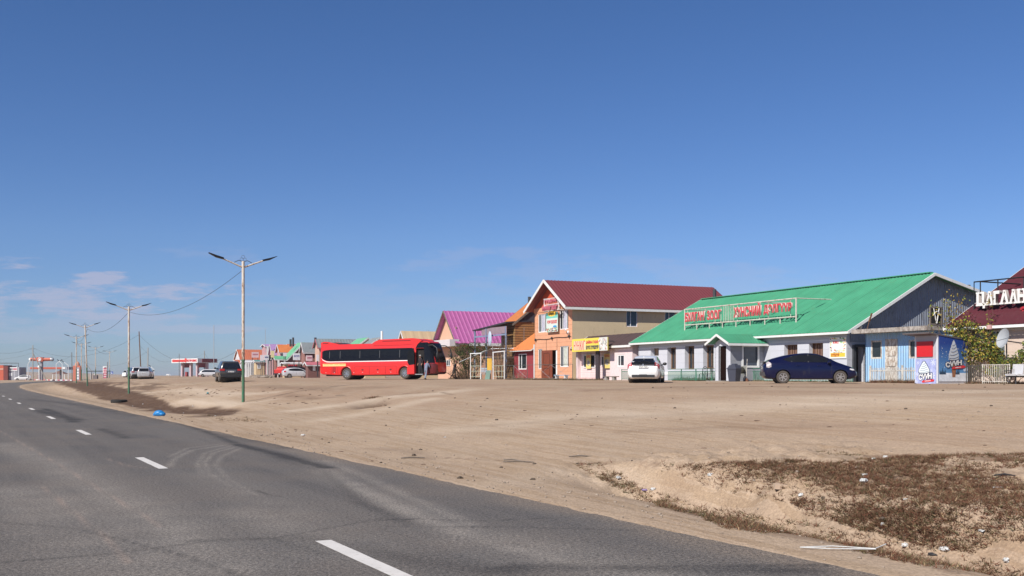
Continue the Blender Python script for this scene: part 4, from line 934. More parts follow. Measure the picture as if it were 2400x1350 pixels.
MB().box(q[0]-.06,q[0],-PD-.02,-PD+.1,0,q[3]+.05).build('door_frame',DKSTEEL,porch)
xm=(xp0+xp1)/2; el=xp0-.42; er=xp1+.42; zh=pk-.02+.16; zl=3.62-zb+.06
MB().rib((er,-PD-.45,zl),(er,.25,zl),(xm,1.0,zh),(xm,-PD-.45,zh),16,.012,.03,'sine').build('porch_roof',GR,porch)
MB().rib((el,-PD-.45,zl),(el,.1,zl),(xm,1.0,zh),(xm,-PD-.45,zh),16,.012,.03,'sine').build('porch_roof',GR,porch)
mb=MB(); mb.beam((el,-PD-.47,zl-.07),(xm,-PD-.47,zh-.07),.05,.13); mb.beam((er,-PD-.47,zl-.07),(xm,-PD-.47,zh-.07),.05,.13); mb.box(er-.03,er+.04,-PD-.45,.05,zl-.17,zl-.03); mb.build('porch_trim',TRIMW,porch)
MB().box(xp0-.1,xp1+.1,-PD-.6,-PD,-.3,.05).build('step',CONC,green)
# plinth white band
MB().box(0,xp0,-.03,0,.42,.62).build('plinth_band',WHITE,green); MB().box(xp1,W,-.03,0,.42,.62).build('plinth_band',WHITE,green)
# roof letter sign: a thing of its own
LR=M('letter_red',(.55,.045,.06),.5,.1,8); LP=M('letter_edge',(.72,.55,.50),.6,.08)
ys=1.0; x0,x1=f.x(1605,ys),f.x(1866,ys); sg=thing('rooftop_sign','rusty white pipe frame with red lettering standing on the green roof','sign',tuple(f.w(0,0,0)[:2])+(zb,),f.phi)
zt,zr_=6.40-zb,5.28-zb
rz=lambda y: 4.16+3.46/6.45*(y+.45)-zb
mb=MB(); 
for z in (zt,zr_): mb.tube([(x0,ys,z),(x1,ys,z)],.045,6)
for x in (x0,x1): mb.tube([(x,ys,rz(ys)-.05),(x,ys,zt)],.05,6)
n=8
for i in range(1,n): x=x0+(x1-x0)*i/n; mb.tube([(x,ys,rz(ys)-.05),(x,ys,zr_)],.035,5)
for px in (1611,1652,1675,1689,1728,1779,1800,1852): x=f.x(px,ys); mb.tube([(x,ys+.03,zr_),(x,ys+.03,zt)],.022,5)
a,b=f.x(1697,ys),f.x(1720,ys)
for i in range(7): x=a+(b-a)*i/6; mb.tube([(x,ys-.02,zr_),(x,ys-.02,zt-.05)],.02,5)
yb=(zt-rz(0))/(3.46/6.45)
for x in (x0,x1,f.x(1779,ys)): mb.tube([(x,ys,zt),(x,yb,zt)],.035,5)
mb.build('frame',RUSTY,sg)
tl=lambda pl,pr,pb,pt: (f.x(pl,ys-.12),f.x(pr,ys-.12),(f.at(pl,pb,ys)[1]+f.at(pr,pb,ys)[1])/2-zb,(f.at(pl,pt,ys)[1]+f.at(pr,pt,ys)[1])/2-zb)
zl_=5.52-zb; 
for body,pl,pr in (('БУЛГАН',1607,1651),('ЗООГ',1658,1691),('ХҮНСНИЙ',1721,1784),('ДЭЛГҮҮР',1791,1857)):
    a,b=f.x(pl,ys-.1),f.x(pr,ys-.1); zz=5.50-zb if pr<1700 else 5.52-zb; hh=.66 if 'Й' not in body else .84
    text(body,LP,None,a,b,zz,zz+hh,ys-.06,sg,.09,.05); text(body,LR,None,a+.01,b-.01,zz,zz+hh-.01,ys-.15,sg,.012,.03)
# ---- maroon roofed orange house ------------------------------------------------------------------
f=FR(1253); W=f.x(1341); zb=1.33
ORW=M('orange_siding',(.68,.34,.20),.75,.07,2,lines=(2,.36,.05,(.48,.20,.12)),dirt=((.5,.3,.2),.15,4)); KH=M('khaki_stucco',(.60,.475,.30),.9,.05,1.2,dirt=((.30,.24,.16),.12,3)); MRF=M('maroon_roof',(.17,.040,.048),.45,.08,2); RG=M('red_orange_board',(.52,.085,.035),.6,.08,2)
ops=[rc(f,*q) for q in ((1261,1280,736,779),(1311,1332,726,772),(1261,1271,818,865),(1312,1333,811,860),(1272,1306,821,877))]
ops[4]=(ops[4][0],ops[4][1],.12,ops[4][3])
wsd=[sd(f,W,1468,1494,728,766),sd(f,W,1558,1584,729,762)]
orange=house('two_storey_house','two storey orange and khaki house with a long ribbed maroon roof','x' and f,W,16.6,zb,7.5,10.05,'y',ORW,MRF,TRIMW,ov=.45,ovf=.9,ribs=52,amp=.035,ops=[(*q,.14) for q in ops],sops=[(*q,.14) for q in wsd],gm=RG,fas=.24)
sl=(10.05-7.5)/(W/2+.45); wt=7.5+sl*.45-.06-zb
mb=MB(TS(W)); wall_open(mb,16.62,wt-.01,[(*q,.0) for q in wsd],x0=.0,z0=-.4,y=-.012); mb.build('khaki_side',KH,orange)
MB().box(-.02,W+.03,-.05,0,wt-.35,wt+.04).build('gable_band',ORW,orange)
for i,q in enumerate(ops[:4]): window(orange,None,*q,.08,WHITE,GLASS,fw=.07,vm=(.3,.78) if i!=2 else (.5,),curtain=(.36,.75,CURT if i<2 else CREAMC) if i!=2 else None)
for q in wsd: window(orange,TS(W),*q,.06,WHITE,GLASSB,fw=.07,vm=(.4,))
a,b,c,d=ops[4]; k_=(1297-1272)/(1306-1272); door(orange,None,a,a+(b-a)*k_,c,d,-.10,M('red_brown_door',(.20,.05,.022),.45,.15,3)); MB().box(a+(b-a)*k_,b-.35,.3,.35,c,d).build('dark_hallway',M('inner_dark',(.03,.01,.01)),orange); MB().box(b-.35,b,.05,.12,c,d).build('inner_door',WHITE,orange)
MB().box(a-.4,b+.5,-1.2,0,-.3,.12).build('doorstep',CONC,orange)
# cable with lamps
z=f.at(1300,794)[1]-zb; mb=MB(); pts=[(W*t,-.05,z+.04*math.sin(t*13)+.12*t) for t in np.linspace(.02,.98,24)]; mb.tube(pts,.022,5)
for t in (.05,.5,.94): mb.ell((W*t,-.1,z+.12*t),(.10,.1,.13),10,6)
for px in (1281,1306): x=f.x(px); mb.tube([(x,-.03,z),(x,-.03,2.6)],.012,4)
mb.build('cable_with_lamps',DARKP,orange)
mb=MB(); x,zz=f.at(1332,776); mb.beam((x-.25,-.15,zz-zb+.05),(x+.2,-.35,zz-zb+.1),.1); mb.ell((x+.35,-.2,zz-zb-.1),(.09,.09,.14),8,6); mb.build('camera_lamp',WHITE,orange)
# banner
a,b,c,d=rc(f,1281,1308,732,778,-.2); ban=MB().box(a,b,-.24,-.2,c,d).build('banner',M('banner_pale',(.62,.70,.64),.6,.06),orange); w_,h_=b-a,d-c
mb=MB(); mb.m=0; mb.box(a,b,-.243,-.241,d-h_*.30,d); mb.m=1; mb.disc(((a+b)/2,-.246,d-h_*.07),1,w_*.36,20,h_*.14); mb.m=2
for i in range(60): mb.m=random.choice([2,3,4,5]); mb.disc((a+w_*random.uniform(.05,.95),-.247-.0001*i,c+h_*random.uniform(.03,.2)),1,w_*.035,7,h_*.025)
mb.m=6; mb.disc((a+w_*.77,-.26,c+h_*.27),1,w_*.16,16,h_*.055); mb.build('printed_shapes',[PT,PY,PR,PK,M('print_grey',(.35,.33,.3),.7,.1),PG,M('print_blue',(.05,.30,.62),.6,.05)],ban)
text('ӨГЛӨӨ ХООЛ ЗООГ',PR,None,a+w_*.1,b-w_*.05,c+h_*.42,c+h_*.60,-.245,ban,.004,.05); text('НҮНЖИГ',PK,None,a+w_*.3,b-w_*.3,d-h_*.12,d-h_*.04,-.25,ban,.004,.03)
# gable letter frame
zl=f.at(1294,728,-.5)[1]-zb; zh=f.at(1294,699,-.5)[1]-zb; a,b=f.x(1277,-.5),f.x(1311,-.5)
sg=thing('gable_sign','small white pipe frame with pink lettering on the orange gable','sign',(f.o.x,f.o.y,zb),f.phi)
mb=MB()
for z in (zl,(zl+zh)/2,zh): mb.tube([(a,-.55,z),(b,-.55,z)],.025,5)
for i in range(12): x=a+(b-a)*i/11; mb.tube([(x,-.55,zl),(x,-.55,zh)],.018 if 0<i<11 else .04,5)
for z in (zl,zh):
    for x in (a,b): mb.tube([(x,-.62,z),(x,0,z)],.03,5)
mb.build('frame',WHITE,sg)
PKL=M('letter_pink',(.50,.12,.17),.6,.1)
text('ТҮМЭН',PKL,None,a+.1,b-.35,(zl+zh)/2+.15,zh-.12,-.6,sg,.08,.04); text('НҮНЖИГ ЗООГ',PKL,None,a-.15,b-.1,zl+.05,(zl+zh)/2-.12,-.62,sg,.08,.05)
MB().cyl((W+.2,12.0,7.0-0),(W+.2,12.0,0),.01,4) # no-op
cx,cz=f.side(1679,700,W*.5+0); 
MB().cyl((W*.5+2.2,15.6,7.9-zb),(W*.5+2.2,15.6,9.65-zb),.16,12).build('chimney',DKSTEEL,orange,True)
# ---- pink shop --------------------------------------------------------------------------------------
PINK=M('pink_stucco',(.74,.60,.60),.85,.05,3,dirt=((.5,.38,.36),.25,7)); PINKS=M('pink_siding',(.74,.59,.58),.75,.06,2,lines=(2,.2,.07,(.50,.36,.36)),dirt=((.60,.40,.34),.22,6)); BRF=M('brown_roof',(.075,.045,.042),.7,.12,3,dirt=((.04,.025,.02),.3,3))
f=FR(1350,-.1); W=f.x(1482); zb=1.33; xs=f.x(1431)
ops=[rc(f,1447,1463,831,859)]
pink=house('small_shop','low pink shop with a brown roof beside the orange house','x' and f,W,3.4,zb,4.05,5.0,'x',PINK,BRF,TRIMW,'shop',ov=.25,ovf=.35,ribs=14,amp=.01,ops=[(*ops[0],.1),(.25,xs-.1,.12,2.45,.35)],ry=1.3,zback=4.2,fas=.2)
window(pink,None,*ops[0],.05,WHITE,GLASS,fw=.09,vm=(.38,))
MB().box(.25,xs-.1,.33,.36,0,2.5).build('siding',PINKS,pink)
for pl,pr,pt,pb in ((1368,1395,831,862),(1410,1416,834,858)): q=rc(f,pl,pr,pt,pb,.3); window(pink,None,*q,.3,WHITE,GLASS,fw=.07,vm=(.5,) if pr-pl>10 else ())
for k,(pl,pr,pt,pb) in enumerate(((1374,1385,831,864),(1416,1430,829,863))):
    a,b,c,d=rc(f,pl,pr,pt,pb,.22); p_=MB().box(a,b,.2,.22,c,d).build('poster',M('poster_yellow',(.80,.62,.20),.6,.05),pink); text('БУУЗ',PR,None,a+(b-a)*.15,b-(b-a)*.1,d-(d-c)*.24,d-(d-c)*.06,.198,p_,.004,.04)
    mb=MB()
    for i in range(7): mb.m=i%2; mb.disc((a+(b-a)*random.uniform(.35,.65),.196-.0004*i,c+(d-c)*random.uniform(.3,.55)),1,(b-a)*.22,10,(d-c)*.12)
    mb.build('printed_food',[M('print_grey',(.35,.33,.3),.7,.1),M('print_cream',(.7,.6,.45),.7,.1)],p_)
a,b,c,d=rc(f,1397,1404,829,892,-.5); MB().box(a,b,-.55,-.4,-.2,2.7).build('porch_post',M('dark_post',(.05,.038,.042),.7,.1),pink)
MB().box(.1,xs+.1,-.6,.25,2.45,2.62).build('porch_beam',M('porch_brown',(.12,.06,.05),.8,.2),pink)
MB().box(.1,xs-.1,.1,.3,-.2,.14).build('brick_base',M('brick_orange',(.42,.16,.09),.8,.2),pink)
zs0=f.at(1342,826,-.8)[1]; 
a,b=f.x(1342,-.8),f.x(1425,-.8); c=(f.at(1342,826,-.8)[1]+f.at(1425,820,-.8)[1])/2-zb; d=(f.at(1342,797,-.8)[1]+f.at(1425,788,-.8)[1])/2-zb
sb=thing('shop_signboard','long yellow signboard with red and dark lettering on the pink shop','sign',(f.o.x,f.o.y,zb),f.phi)
SY=M('sign_yellow',(.78,.64,.09),.5,.03); bd=MB().box(a,b,-.85,-.78,c,d).build('board',SY,sb); mb=MB(); 
for x in (a+.5,(a+b)/2,b-.5): mb.beam((x,-.78,d-.3),(x,.05,d-.3),.06)
mb.build('bracket',DKSTEEL,sb)
w_,h_=b-a,d-c
MB().box(a+w_*.045,a+w_*.40,-.854,-.852,c+h_*.12,c+h_*.84).build('pale_panel',M('sign_pale',(.80,.68,.45),.5,.05),bd)
text('НҮНЖИГ',M('sign_red',(.62,.02,.05),.5,.05),None,a+w_*.055,a+w_*.38,c+h_*.10,c+h_*.84,-.857,bd,.006,.0)
text('ЦАЙНЫ ГАЗАР',M('sign_magenta',(.62,.04,.10),.5,.05),None,a+w_*.41,a+w_*.76,c+h_*.54,c+h_*.86,-.857,bd,.006,.05); text('БУУЗ ХУУШУУР',M('sign_navy',(.04,.05,.09),.5,.05),None,a+w_*.41,a+w_*.76,c+h_*.14,c+h_*.44,-.857,bd,.006,.05)
mb=MB(); mb.m=0; mb.box(a+w_*.78,b,-.858,-.853,c,d)
for i in range(46): mb.m=random.choice([1,1,2,3,4]); mb.disc((a+w_*random.uniform(.77,.985),-.859-.0002*i,c+h_*random.uniform(.12,.88)),1,w_*.014,8,h_*.09)
mb.build('printed_food',[M('print_pale',(.66,.66,.62),.6,.1,9),WHITE,M('print_grey',(.35,.33,.3),.7,.1),M('print_rose',(.5,.2,.2),.7,.1),M('print_cream',(.7,.6,.45),.7,.1)],bd)
# ---- log house -----------------------------------------------------------------------------------------
LOG=M('log_wall',(.27,.15,.055),.8,.18,3,lines=(2,.24,.22,(.06,.03,.015)),dirt=((.12,.06,.03),.3,4)); ORF=M('orange_roof',(.50,.17,.05),.6,.08,2,dirt=((.35,.14,.06),.3,4))
f=FR(1181,.2); W=f.x(1207); zb=1.33
log=house('log_house','brown log house with a steep orange roof and a balcony awning','x' and f,W,8.,zb,6.65,9.3,'x',LOG,ORF,WOODG,ov=.15,ovf=.25,ribs=8,amp=.012,ry=3.2,zback=6.5,gm=M('dark_gable',(.045,.045,.06),.8,.1),chim=[(1.6,2.0,7.5,9.35,.15)])
xl=f.x(1124,-.2); zt=f.at(1205,757,-.2)[1]-zb
aw=MB(); aw.add([(xl,-1.,zt-.35),(W+.1,-1.0,zt+.12),(W+.1,1.6,zt+.3),(xl,1.6,zt-.2),(xl,-1.,zt-.45),(W+.1,-1.0,zt-.02),(W+.1,1.6,zt+.18),(xl,1.6,zt-.3)],[(0,1,2,3),(4,5,6,7),(0,1,5,4),(3,2,6,7),(0,3,7,4),(1,2,6,5)]); aw.build('awning',M('dark_awning',(.035,.035,.045),.7,.1),log)
MB().box(xl+2.2,W,-.9,-.86,zt-.95,zt-.3).build('awning_skirt',M('mauve_slats',(.30,.22,.25),.8,.1,lines=(0,.3,.12,(.12,.09,.11))),log)
mb=MB(); mb.box(xl+.4,W,-.92,-.86,zt-1.15,zt-1.0); 
for x in (xl+.4,xl+3.4,W-.15): mb.box(x-.07,x+.07,-.95,-.81,-.2,zt-.3)
mb.build('balcony_post',M('blue_grey_post',(.20,.25,.36),.7,.12),log)
mb=MB(); mb.box(xl+2.6,W,-.9,1.2,2.0,2.15); mb.build('balcony_floor',WOODG,log)
mb=MB(); mb.box(xl+3.0,W,.9,1.0,2.1,zt-.4); mb.build('balcony_wall',M('stone_grey',(.33,.29,.26),.9,.2,2),log)
mb=MB(); mb.box(xl+4.5,xl+5.6,.86,.9,2.6,zt-.9); mb.build('balcony_window',GLASSB,log)
a,z=f.at(1148,794,-1.2); dsh=MB().ell((a,-1.2,z-zb),(.42,.1,.75),16,10).build('dish',M('dish_blue',(.45,.52,.62),.5,.05),None,True); dsh.name='satellite_dish'
dsh.location=(f.o.x,f.o.y,zb); dsh.rotation_euler=(0,0,f.phi); tag(dsh,'small pale blue satellite dish on the balcony of the log house','satellite dish')
mb=MB(TS(W)); mb.disc((1.9,-.08,6.95-zb),1,.9,20,.75); mb.T=TS(W+.03); 
# ---- red annexe with small orange lean-to roof
f=FR(1204,.1); W=f.x(1250,-0.); zb=1.33
REDW=M('crimson_wall',(.28,.04,.05),.8,.15,3)
q=[rc(f,1215,1234,829,866),rc(f,1190+12,1209,832,862)]
ann=house('annexe','small crimson annexe with a bright orange lean-to roof','x' and f,W,3.8,zb,4.05,6.4,'x',REDW,M('bright_orange_roof',(.62,.20,.06),.55,.06,2),TRIMW,ov=.2,ovf=.4,ribs=12,amp=.03,ry=3.1,zback=6.2,ops=[(*q[0],.1)],fas=.1)
window(ann,None,*q[0],.05,WHITE,GLASS,fw=.10,vm=(.35,))
# ---- magenta roofed house --------------------------------------------------------------------------------
MAG=M('magenta_roof',(.40,.11,.29),.5,.08,2,dirt=((.42,.22,.36),.15,3)); PEACH=M('peach_wall',(.62,.37,.25),.8,.05,2,dirt=((.55,.4,.3),.2,5))
f=FR(1026); W=f.x(1076); zb=1.35
ops=[rc(f,1043,1051,767,795),rc(f,1058,1067,766,795)]
mg=house('gabled_house','peach house with a steep ribbed magenta roof behind the green shrub','x' and f,W,13.5,zb,5.15,8.85,'y',PEACH,MAG,WOODG,ov=.5,ovf=.6,ribs=30,amp=.035,ops=[(*q,.15) for q in ops],fas=.16)
for q in ops: window(mg,None,*q,.1,WHITE,GLASS,fw=.07,vm=(.6,))
MB().box(W+.5,W+.56,1.0,13,3.55,3.85).build('white_gutter',WHITE,mg)
a,b,c,d=rc(f,1030,1075,794,812,-.9); MB().box(-.4,W+.3,-1.2,-.1,c-.0,c+.75).build('awning',M('pale_awning',(.62,.58,.58),.7,.06),mg)
q=rc(f,1047,1056,843,858); window(mg,None,*q,-.03,WHITE,GLASS,fw=.06)
# ---- blue hut -----------------------------------------------------------------------------------------------
LB=M('pale_blue_boards',(.33,.55,.80),.7,.07,2,wave=(0,.17,.025),dirt=((.42,.52,.62),.3,5)); PEEL=M('peeling_door',(.62,.58,.52),.85,.08,3,dirt=((.24,.16,.11),.55,7))
f=FR(2028,.0); W=f.x(2196); zb=1.28
ops=[rc(f,2041,2067,798,841),rc(f,2130,2153,796,840),rc(f,2077,2102,797,892)]
ops[2]=(ops[2][0],ops[2][1],.0,ops[2][3])
hut=thing('wooden_hut','pale blue hut with a peeling white door and flat weathered roof','hut',(f.o.x,f.o.y,zb),f.phi)
mb=MB(); wall_open(mb,W,2.7,[(*q,.08) for q in ops],z0=-.3); mb.box(0,.08,0,3.4,-.3,2.7); mb.box(W-.08,W,0,3.4,-.3,2.7); mb.box(0,W,3.3,3.4,-.3,2.7); mb.build('wall',LB,hut)
for q in ops[:2]:
    window(hut,None,*q,.03,PEEL,GLASS,fw=.09,vm=())
door(hut,None,*ops[2],.03,PEEL,False,False,fm=PEEL)
for z in (.9,1.45): MB().box(ops[2][0]+.1,ops[2][1]-.1,-.03,.0,z,z+.28).build('door_panel',PEEL,hut)
MB().box(-.25,W+.1,-.75,3.6,2.68,2.90).build('roof',M('weathered_board',(.40,.36,.32),.9,.15,3,dirt=((.15,.12,.10),.55,6)),hut)
mb=MB(); mb.tube([(.45,-.3,2.9),(.6,-.3,3.3)],.02,5); mb.tube([(.6,-.3,3.3),(.8,-.3,3.75)],.05,5); mb.build('bracket_stub',WOODB,hut)
# ---- ice cream kiosk --------------------------------------------------------------------------------------------
f=FR(2145,-2.5); W=f.x(2198); KD=1.92; zb=1.2
ki=thing('ice_cream_kiosk','small ice cream kiosk, blue poster on one side and red shutter in front','kiosk',(f.o.x,f.o.y,zb),f.phi)
KG=M('kiosk_grey',(.42,.42,.46),.5,.05,2,dirt=((.3,.28,.28),.2,4))
mb=MB(); mb.add([(0,0,.1),(W,0,.1),(W,KD,.1),(0,KD,.1),(0,0,2.44),(W,0,2.44),(W,KD,2.2),(0,KD,2.2)],[(3,2,1,0),(4,5,6,7),(0,1,5,4),(1,2,6,5),(2,3,7,6),(3,0,4,7)]); mb.build('body',KG,ki)
mb=MB(); mb.add([(-.2,-.62,2.52),(W+.05,-.62,2.52),(W+.05,KD+.05,2.22),(-.2,KD+.05,2.22),(-.2,-.62,2.46),(W+.05,-.62,2.46),(W+.05,KD+.05,2.16),(-.2,KD+.05,2.16)],[(0,1,2,3),(7,6,5,4),(0,1,5,4),(1,2,6,5),(2,3,7,6),(3,0,4,7)]); mb.build('roof',M('kiosk_roof',(.12,.10,.10),.7,.2),ki)
MB().box(.02,W-.02,.02,KD-.02,-.15,.1).build('base',CONC,ki)
a,b,c,d=.13,W-.28,(PZ(836,48.5)-zb),(PZ(800,48.5)-zb)
MB().box(a,b,-.05,0,c,d).build('shutter',M('shutter_red',(.58,.02,.025),.4,.05,3,dirt=((.4,.05,.05),.2,5)),ki)
mb=MB(); mb.box(-.01,.05,-.015,0,.1,2.42); mb.box(W-.07,W+.015,-.015,0,.1,2.42); mb.build('corner_trim',M('kiosk_trim',(.62,.62,.66),.4,.05),ki)
LAV=M('poster_lavender',(.36,.40,.66),.5,.25,3.5); NAVY=M('logo_navy',(.02,.03,.08),.5,.05); ICE=M('ice_white',(.70,.76,.78),.6,.10,7); ICES=M('ice_shade',(.45,.55,.62),.6,.1)
pf=MB().box(.05,W-.09,-.03,-.001,.02,1.28).build('front_poster',LAV,ki)
def swirl(T,cx,zb_,w,h,y,mats,outline=True,par=None,cone=None):
    mb=MB(T); 
    prof=[(0,1.0),(.05,.97),(.10,.92),(.15,.85),(.19,.78),(.25,.72),(.26,.64),(.33,.58),(.35,.50),(.42,.44),(.43,.36),(.49,.28),(.50,.16),(.45,.05),(.34,0)]
    def outl(s,e): return [(cx+ (e*.3 if False else 0)+ x*w+e,y,zb_+z*h+ (e if z>.9 else 0)) for x,z in prof]+[(cx-x*w-e,y,zb_+z*h) for x,z in prof[::-1]]
    if outline: mb.m=1; mb.poly([(cx+x*w+.03*w+.015,y,zb_-.02+z*h*1.06) for x,z in prof]+[(cx-x*w-.03*w-.015,y,zb_-.02+z*h*1.06) for x,z in prof[::-1]])
    mb.m=0; mb.poly([(cx+x*w,y-.004,zb_+z*h) for x,z in prof]+[(cx-x*w,y-.004,zb_+z*h) for x,z in prof[::-1]])
    mb.m=2
    for k in range(5):
        z0=zb_+h*(.10+.16*k); ww=w*(.46-.085*k)
        pts=[(cx-ww+2*ww*t,y-.008,z0+h*(.10*t-.05*math.sin(PI*t))) for t in np.linspace(0,1,9)]
        mb.tube(pts,w*.022,4)
    return mb.build('ice_cream_print',mats,par)
sw=swirl(None,W*.42,.60,.66,.58,-.034,[ICE,NAVY,ICES],True,pf)
def snow(T,spots,y,m,par):
    mb=MB(T)
    for x,z,r in spots:
        for k in range(3):
            t=PI*k/3+.2; mb.beam((x-r*math.cos(t),y,z-r*math.sin(t)),(x+r*math.cos(t),y,z+r*math.sin(t)),.004,r*.22,up=(-math.sin(t),0,math.cos(t)))
    return mb.build('snowflake_print',m,par)
snow(None,[(.16,.55,.13),(W-.25,1.12,.15),(W-.28,.48,.17),(W-.35,.72,.08),(.12,.2,.10),(.2,1.1,.09)],-.033,M('snow_pale',(.62,.66,.80),.6,.05),pf)
def logo(T,x0,x1,z0,h,y,wm,par,rise):
    n=[('С',0,.27,0),('А',.26,.50,1),('А',.49,.73,1),('Н',.72,1.,0)]
    for m_,bo,yy,g in ((NAVY,.15,0,.03),(wm,.045,-.009,0)):
        for ch,a,b,fl in n:
            xa,xb=x0+(x1-x0)*a,x0+(x1-x0)*b; zz=z0+rise*(a+b)/2
            text(ch,m_,T,xa-g,xb+g,(zz+h+g) if fl else zz-g,(zz-g) if fl else zz+h+g,y+yy,par,.006,bo)
logo(None,W*.19,W*.77,.27,.27,-.036,WHITE,pf,.09)
mb=MB(); mb.poly([(W*.36,-.05,.16),(W*.85,-.05,.22),(W*.88,-.05,.30),(W*.84,-.05,.32),(W*.38,-.05,.26),(W*.32,-.05,.22)]); rbn=mb.build('ribbon_print',PR,pf); text('зайрмаг',WHITE,None,W*.46,W*.74,.205,.255,-.052,rbn,.003,.03,z0b=.235)
T=TS(W); pb=MB(T).add([(.06,-.02,.22),(KD-.03,-.02,.22),(KD-.03,-.02,2.17),(.06,-.02,2.40),(.06,-.002,.22),(KD-.03,-.002,.22),(KD-.03,-.002,2.17),(.06,-.002,2.40)],[(0,1,2,3),(4,5,6,7),(0,1,5,4),(1,2,6,5),(2,3,7,6),(3,0,4,7)])
m_,nt,b_=_nt('poster_night_blue'); tc=N(nt,'ShaderNodeTexCoord'); sx=N(nt,'ShaderNodeSeparateXYZ'); nt.links.new(tc.outputs['Object'],sx.inputs[0])
nt.links.new(ramp(nt,math_(nt,'MULTIPLY',sx.outputs[2],.42),.2,.85,(.10,.27,.52),(.018,.05,.24)),b_.inputs['Base Color']); b_.inputs['Roughness'].default_value=.4
pb=pb.build('side_poster',m_,ki)
mb=MB(T); mb.box(.06,KD-.03,-.024,-.021,.22,.62); mb.build('snow_ground_print',M('snow_ground',(.62,.66,.74),.7,.2,4),pb)
mb=MB(T)
for i in range(60): mb.disc((random.uniform(.1,KD-.08),-.025,random.uniform(.8,2.1)),1,random.choice([.008,.01,.012,.022]),6)
mb.build('star_print',WHITE,pb)
mb=MB(T)
for i in range(9):
    x=.12+.08*i if i<5 else 1.05+.09*(i-5); h_=random.uniform(.15,.35); mb.poly([(x-.06,-.026-.0003*i,.55),(x+.06,-.026-.0003*i,.55),(x,-.026-.0003*i,.55+h_)])
mb.build('fir_print',M('fir_dark',(.02,.05,.10),.7,.2),pb)
mb=MB(T)
for i in range(16): mb.disc((KD-.04-abs(random.gauss(0,.10)),-.027-.0004*i,random.uniform(.65,1.5)),1,random.uniform(.04,.09),9)
mb.build('snowy_tree_print',M('snow_tree',(.42,.50,.66),.8,.15),pb)
mb=MB(T); cx=.98; mb.poly([(cx-.17,-.03,1.25),(cx+.20,-.03,1.35),(cx+.11,-.03,.42),(cx-.08,-.03,.42)]); mb.build('waffle_print',M('waffle',(.26,.11,.055),.8,.25,12),pb)
swirl(T,cx+.0,1.22,.66,.96,-.033,[M('ice_grey',(.48,.50,.54),.6,.12,6),NAVY,M('ice_grey2',(.22,.26,.36),.6,.1)],False,pb)
logo(T,.45,1.49,.86,.25,-.042,M('logo_white',(.62,.62,.62),.5,.04),pb,.15)
mb=MB(T); mb.poly([(.92,-.055,.80),(1.65,-.055,.86),(1.74,-.055,.92),(1.62,-.055,.98),(.90,-.055,.90),(.82,-.055,.84)]); rbn=mb.build('ribbon_print',PR,pb); text('зайрмаг',WHITE,T,1.05,1.45,.845,.895,-.058,rbn,.003,.03,z0b=.875)
# ---- right hand shop --------------------------------------------------------------------------------------------
f=FR(2234,0); W=10.5; zb=1.25
CRW=M('cream_siding',(.62,.50,.42),.8,.05,2,lines=(2,.38,.03,(.45,.35,.29)),dirt=((.45,.33,.26),.2,4)); DMR=M('dark_maroon_roof',(.085,.014,.022),.55,.12,3,dirt=((.13,.05,.05),.15,5))
ops=[rc(f,2314,2356,774,848)]
shop=house('shop_building','cream walled shop with a steep dark maroon roof at the right edge','x' and f,W,12.,zb,4.05,7.75,'x',CRW,DMR,WHITE,'building',ov=.15,ovf=.5,ribs=48,amp=.03,kind='sine',ops=[(*ops[0],.12),(8.2,9.2,.9,2.2,.12)],ry=6.,fas=.16)
window(shop,None,*ops[0],.08,WHITE,GLASS,fw=.07,vm=(.42,),hm=(),curtain=(.5,.95,M('grey_curtain',(.10,.12,.12),.9,.3,6)))
window(shop,None,8.2,9.2,.9,2.2,.08,WHITE,GLASS)
MB().box(2.8,W,-.03,0,2.55,2.72).build('wall_band',TRIMW,shop)
MB().tube([(f.x(2341),-.62,4.05-zb),(f.x(2341),-.62,3.85-zb)],.12,8).build('gutter_joint',M('gutter_pink',(.5,.3,.28),.7,.1),shop)
ys=1.1; rz=lambda y: 4.05+3.7/6.5*(y+.5)-zb
sg=thing('rooftop_sign','large white slab lettering on a black pipe frame above the maroon roof','sign',(f.o.x,f.o.y,zb),f.phi)
x0=f.x(2283,ys); x1=9.6; zt=f.at(2283,661,ys)[1]-zb; zm=5.75-zb; zl=rz(ys-.2)-.0
mb=MB(); mb.tube([(x0,ys,rz(ys)-.1),(x0,ys,zt),(x1,ys,zt),(x1,ys,rz(ys)-.1)],.035,6); mb.tube([(x0,ys,5.1-zb),(x1,ys,5.1-zb)],.03,6); mb.tube([(x0,ys-.25,4.62-zb),(x1,ys-.25,4.62-zb)],.03,6)
for px in (2297,2338,2399): mb.tube([(f.x(px,ys),ys+.02,rz(ys)-.1),(f.x(px,ys),ys+.02,zt)],.03,6)
for x in (x0,x0+3.6,x0+7): mb.tube([(x,ys,zt),(x,(zt-rz(0))/(3.7/6.5),zt)] if False else [(x+.3,ys,zt),(x+.9,(zt-rz(0))/(3.7/6.5)-.2,zt-.1)],.035,6)
mb.build('frame',M('black_pipe',(.012,.012,.014),.6,.1),sg)
WL=M('letter_white',(.78,.76,.72),.5,.05,5); WE=M('letter_side',(.42,.37,.34),.6,.1)
zlo=(f.at(2330,716,ys)[1])-zb; zhi=(f.at(2330,684,ys)[1])-zb
pxs=[(2290,2311),(2311,2331),(2330,2345),(2345,2367),(2367,2387),(2386,2406)]
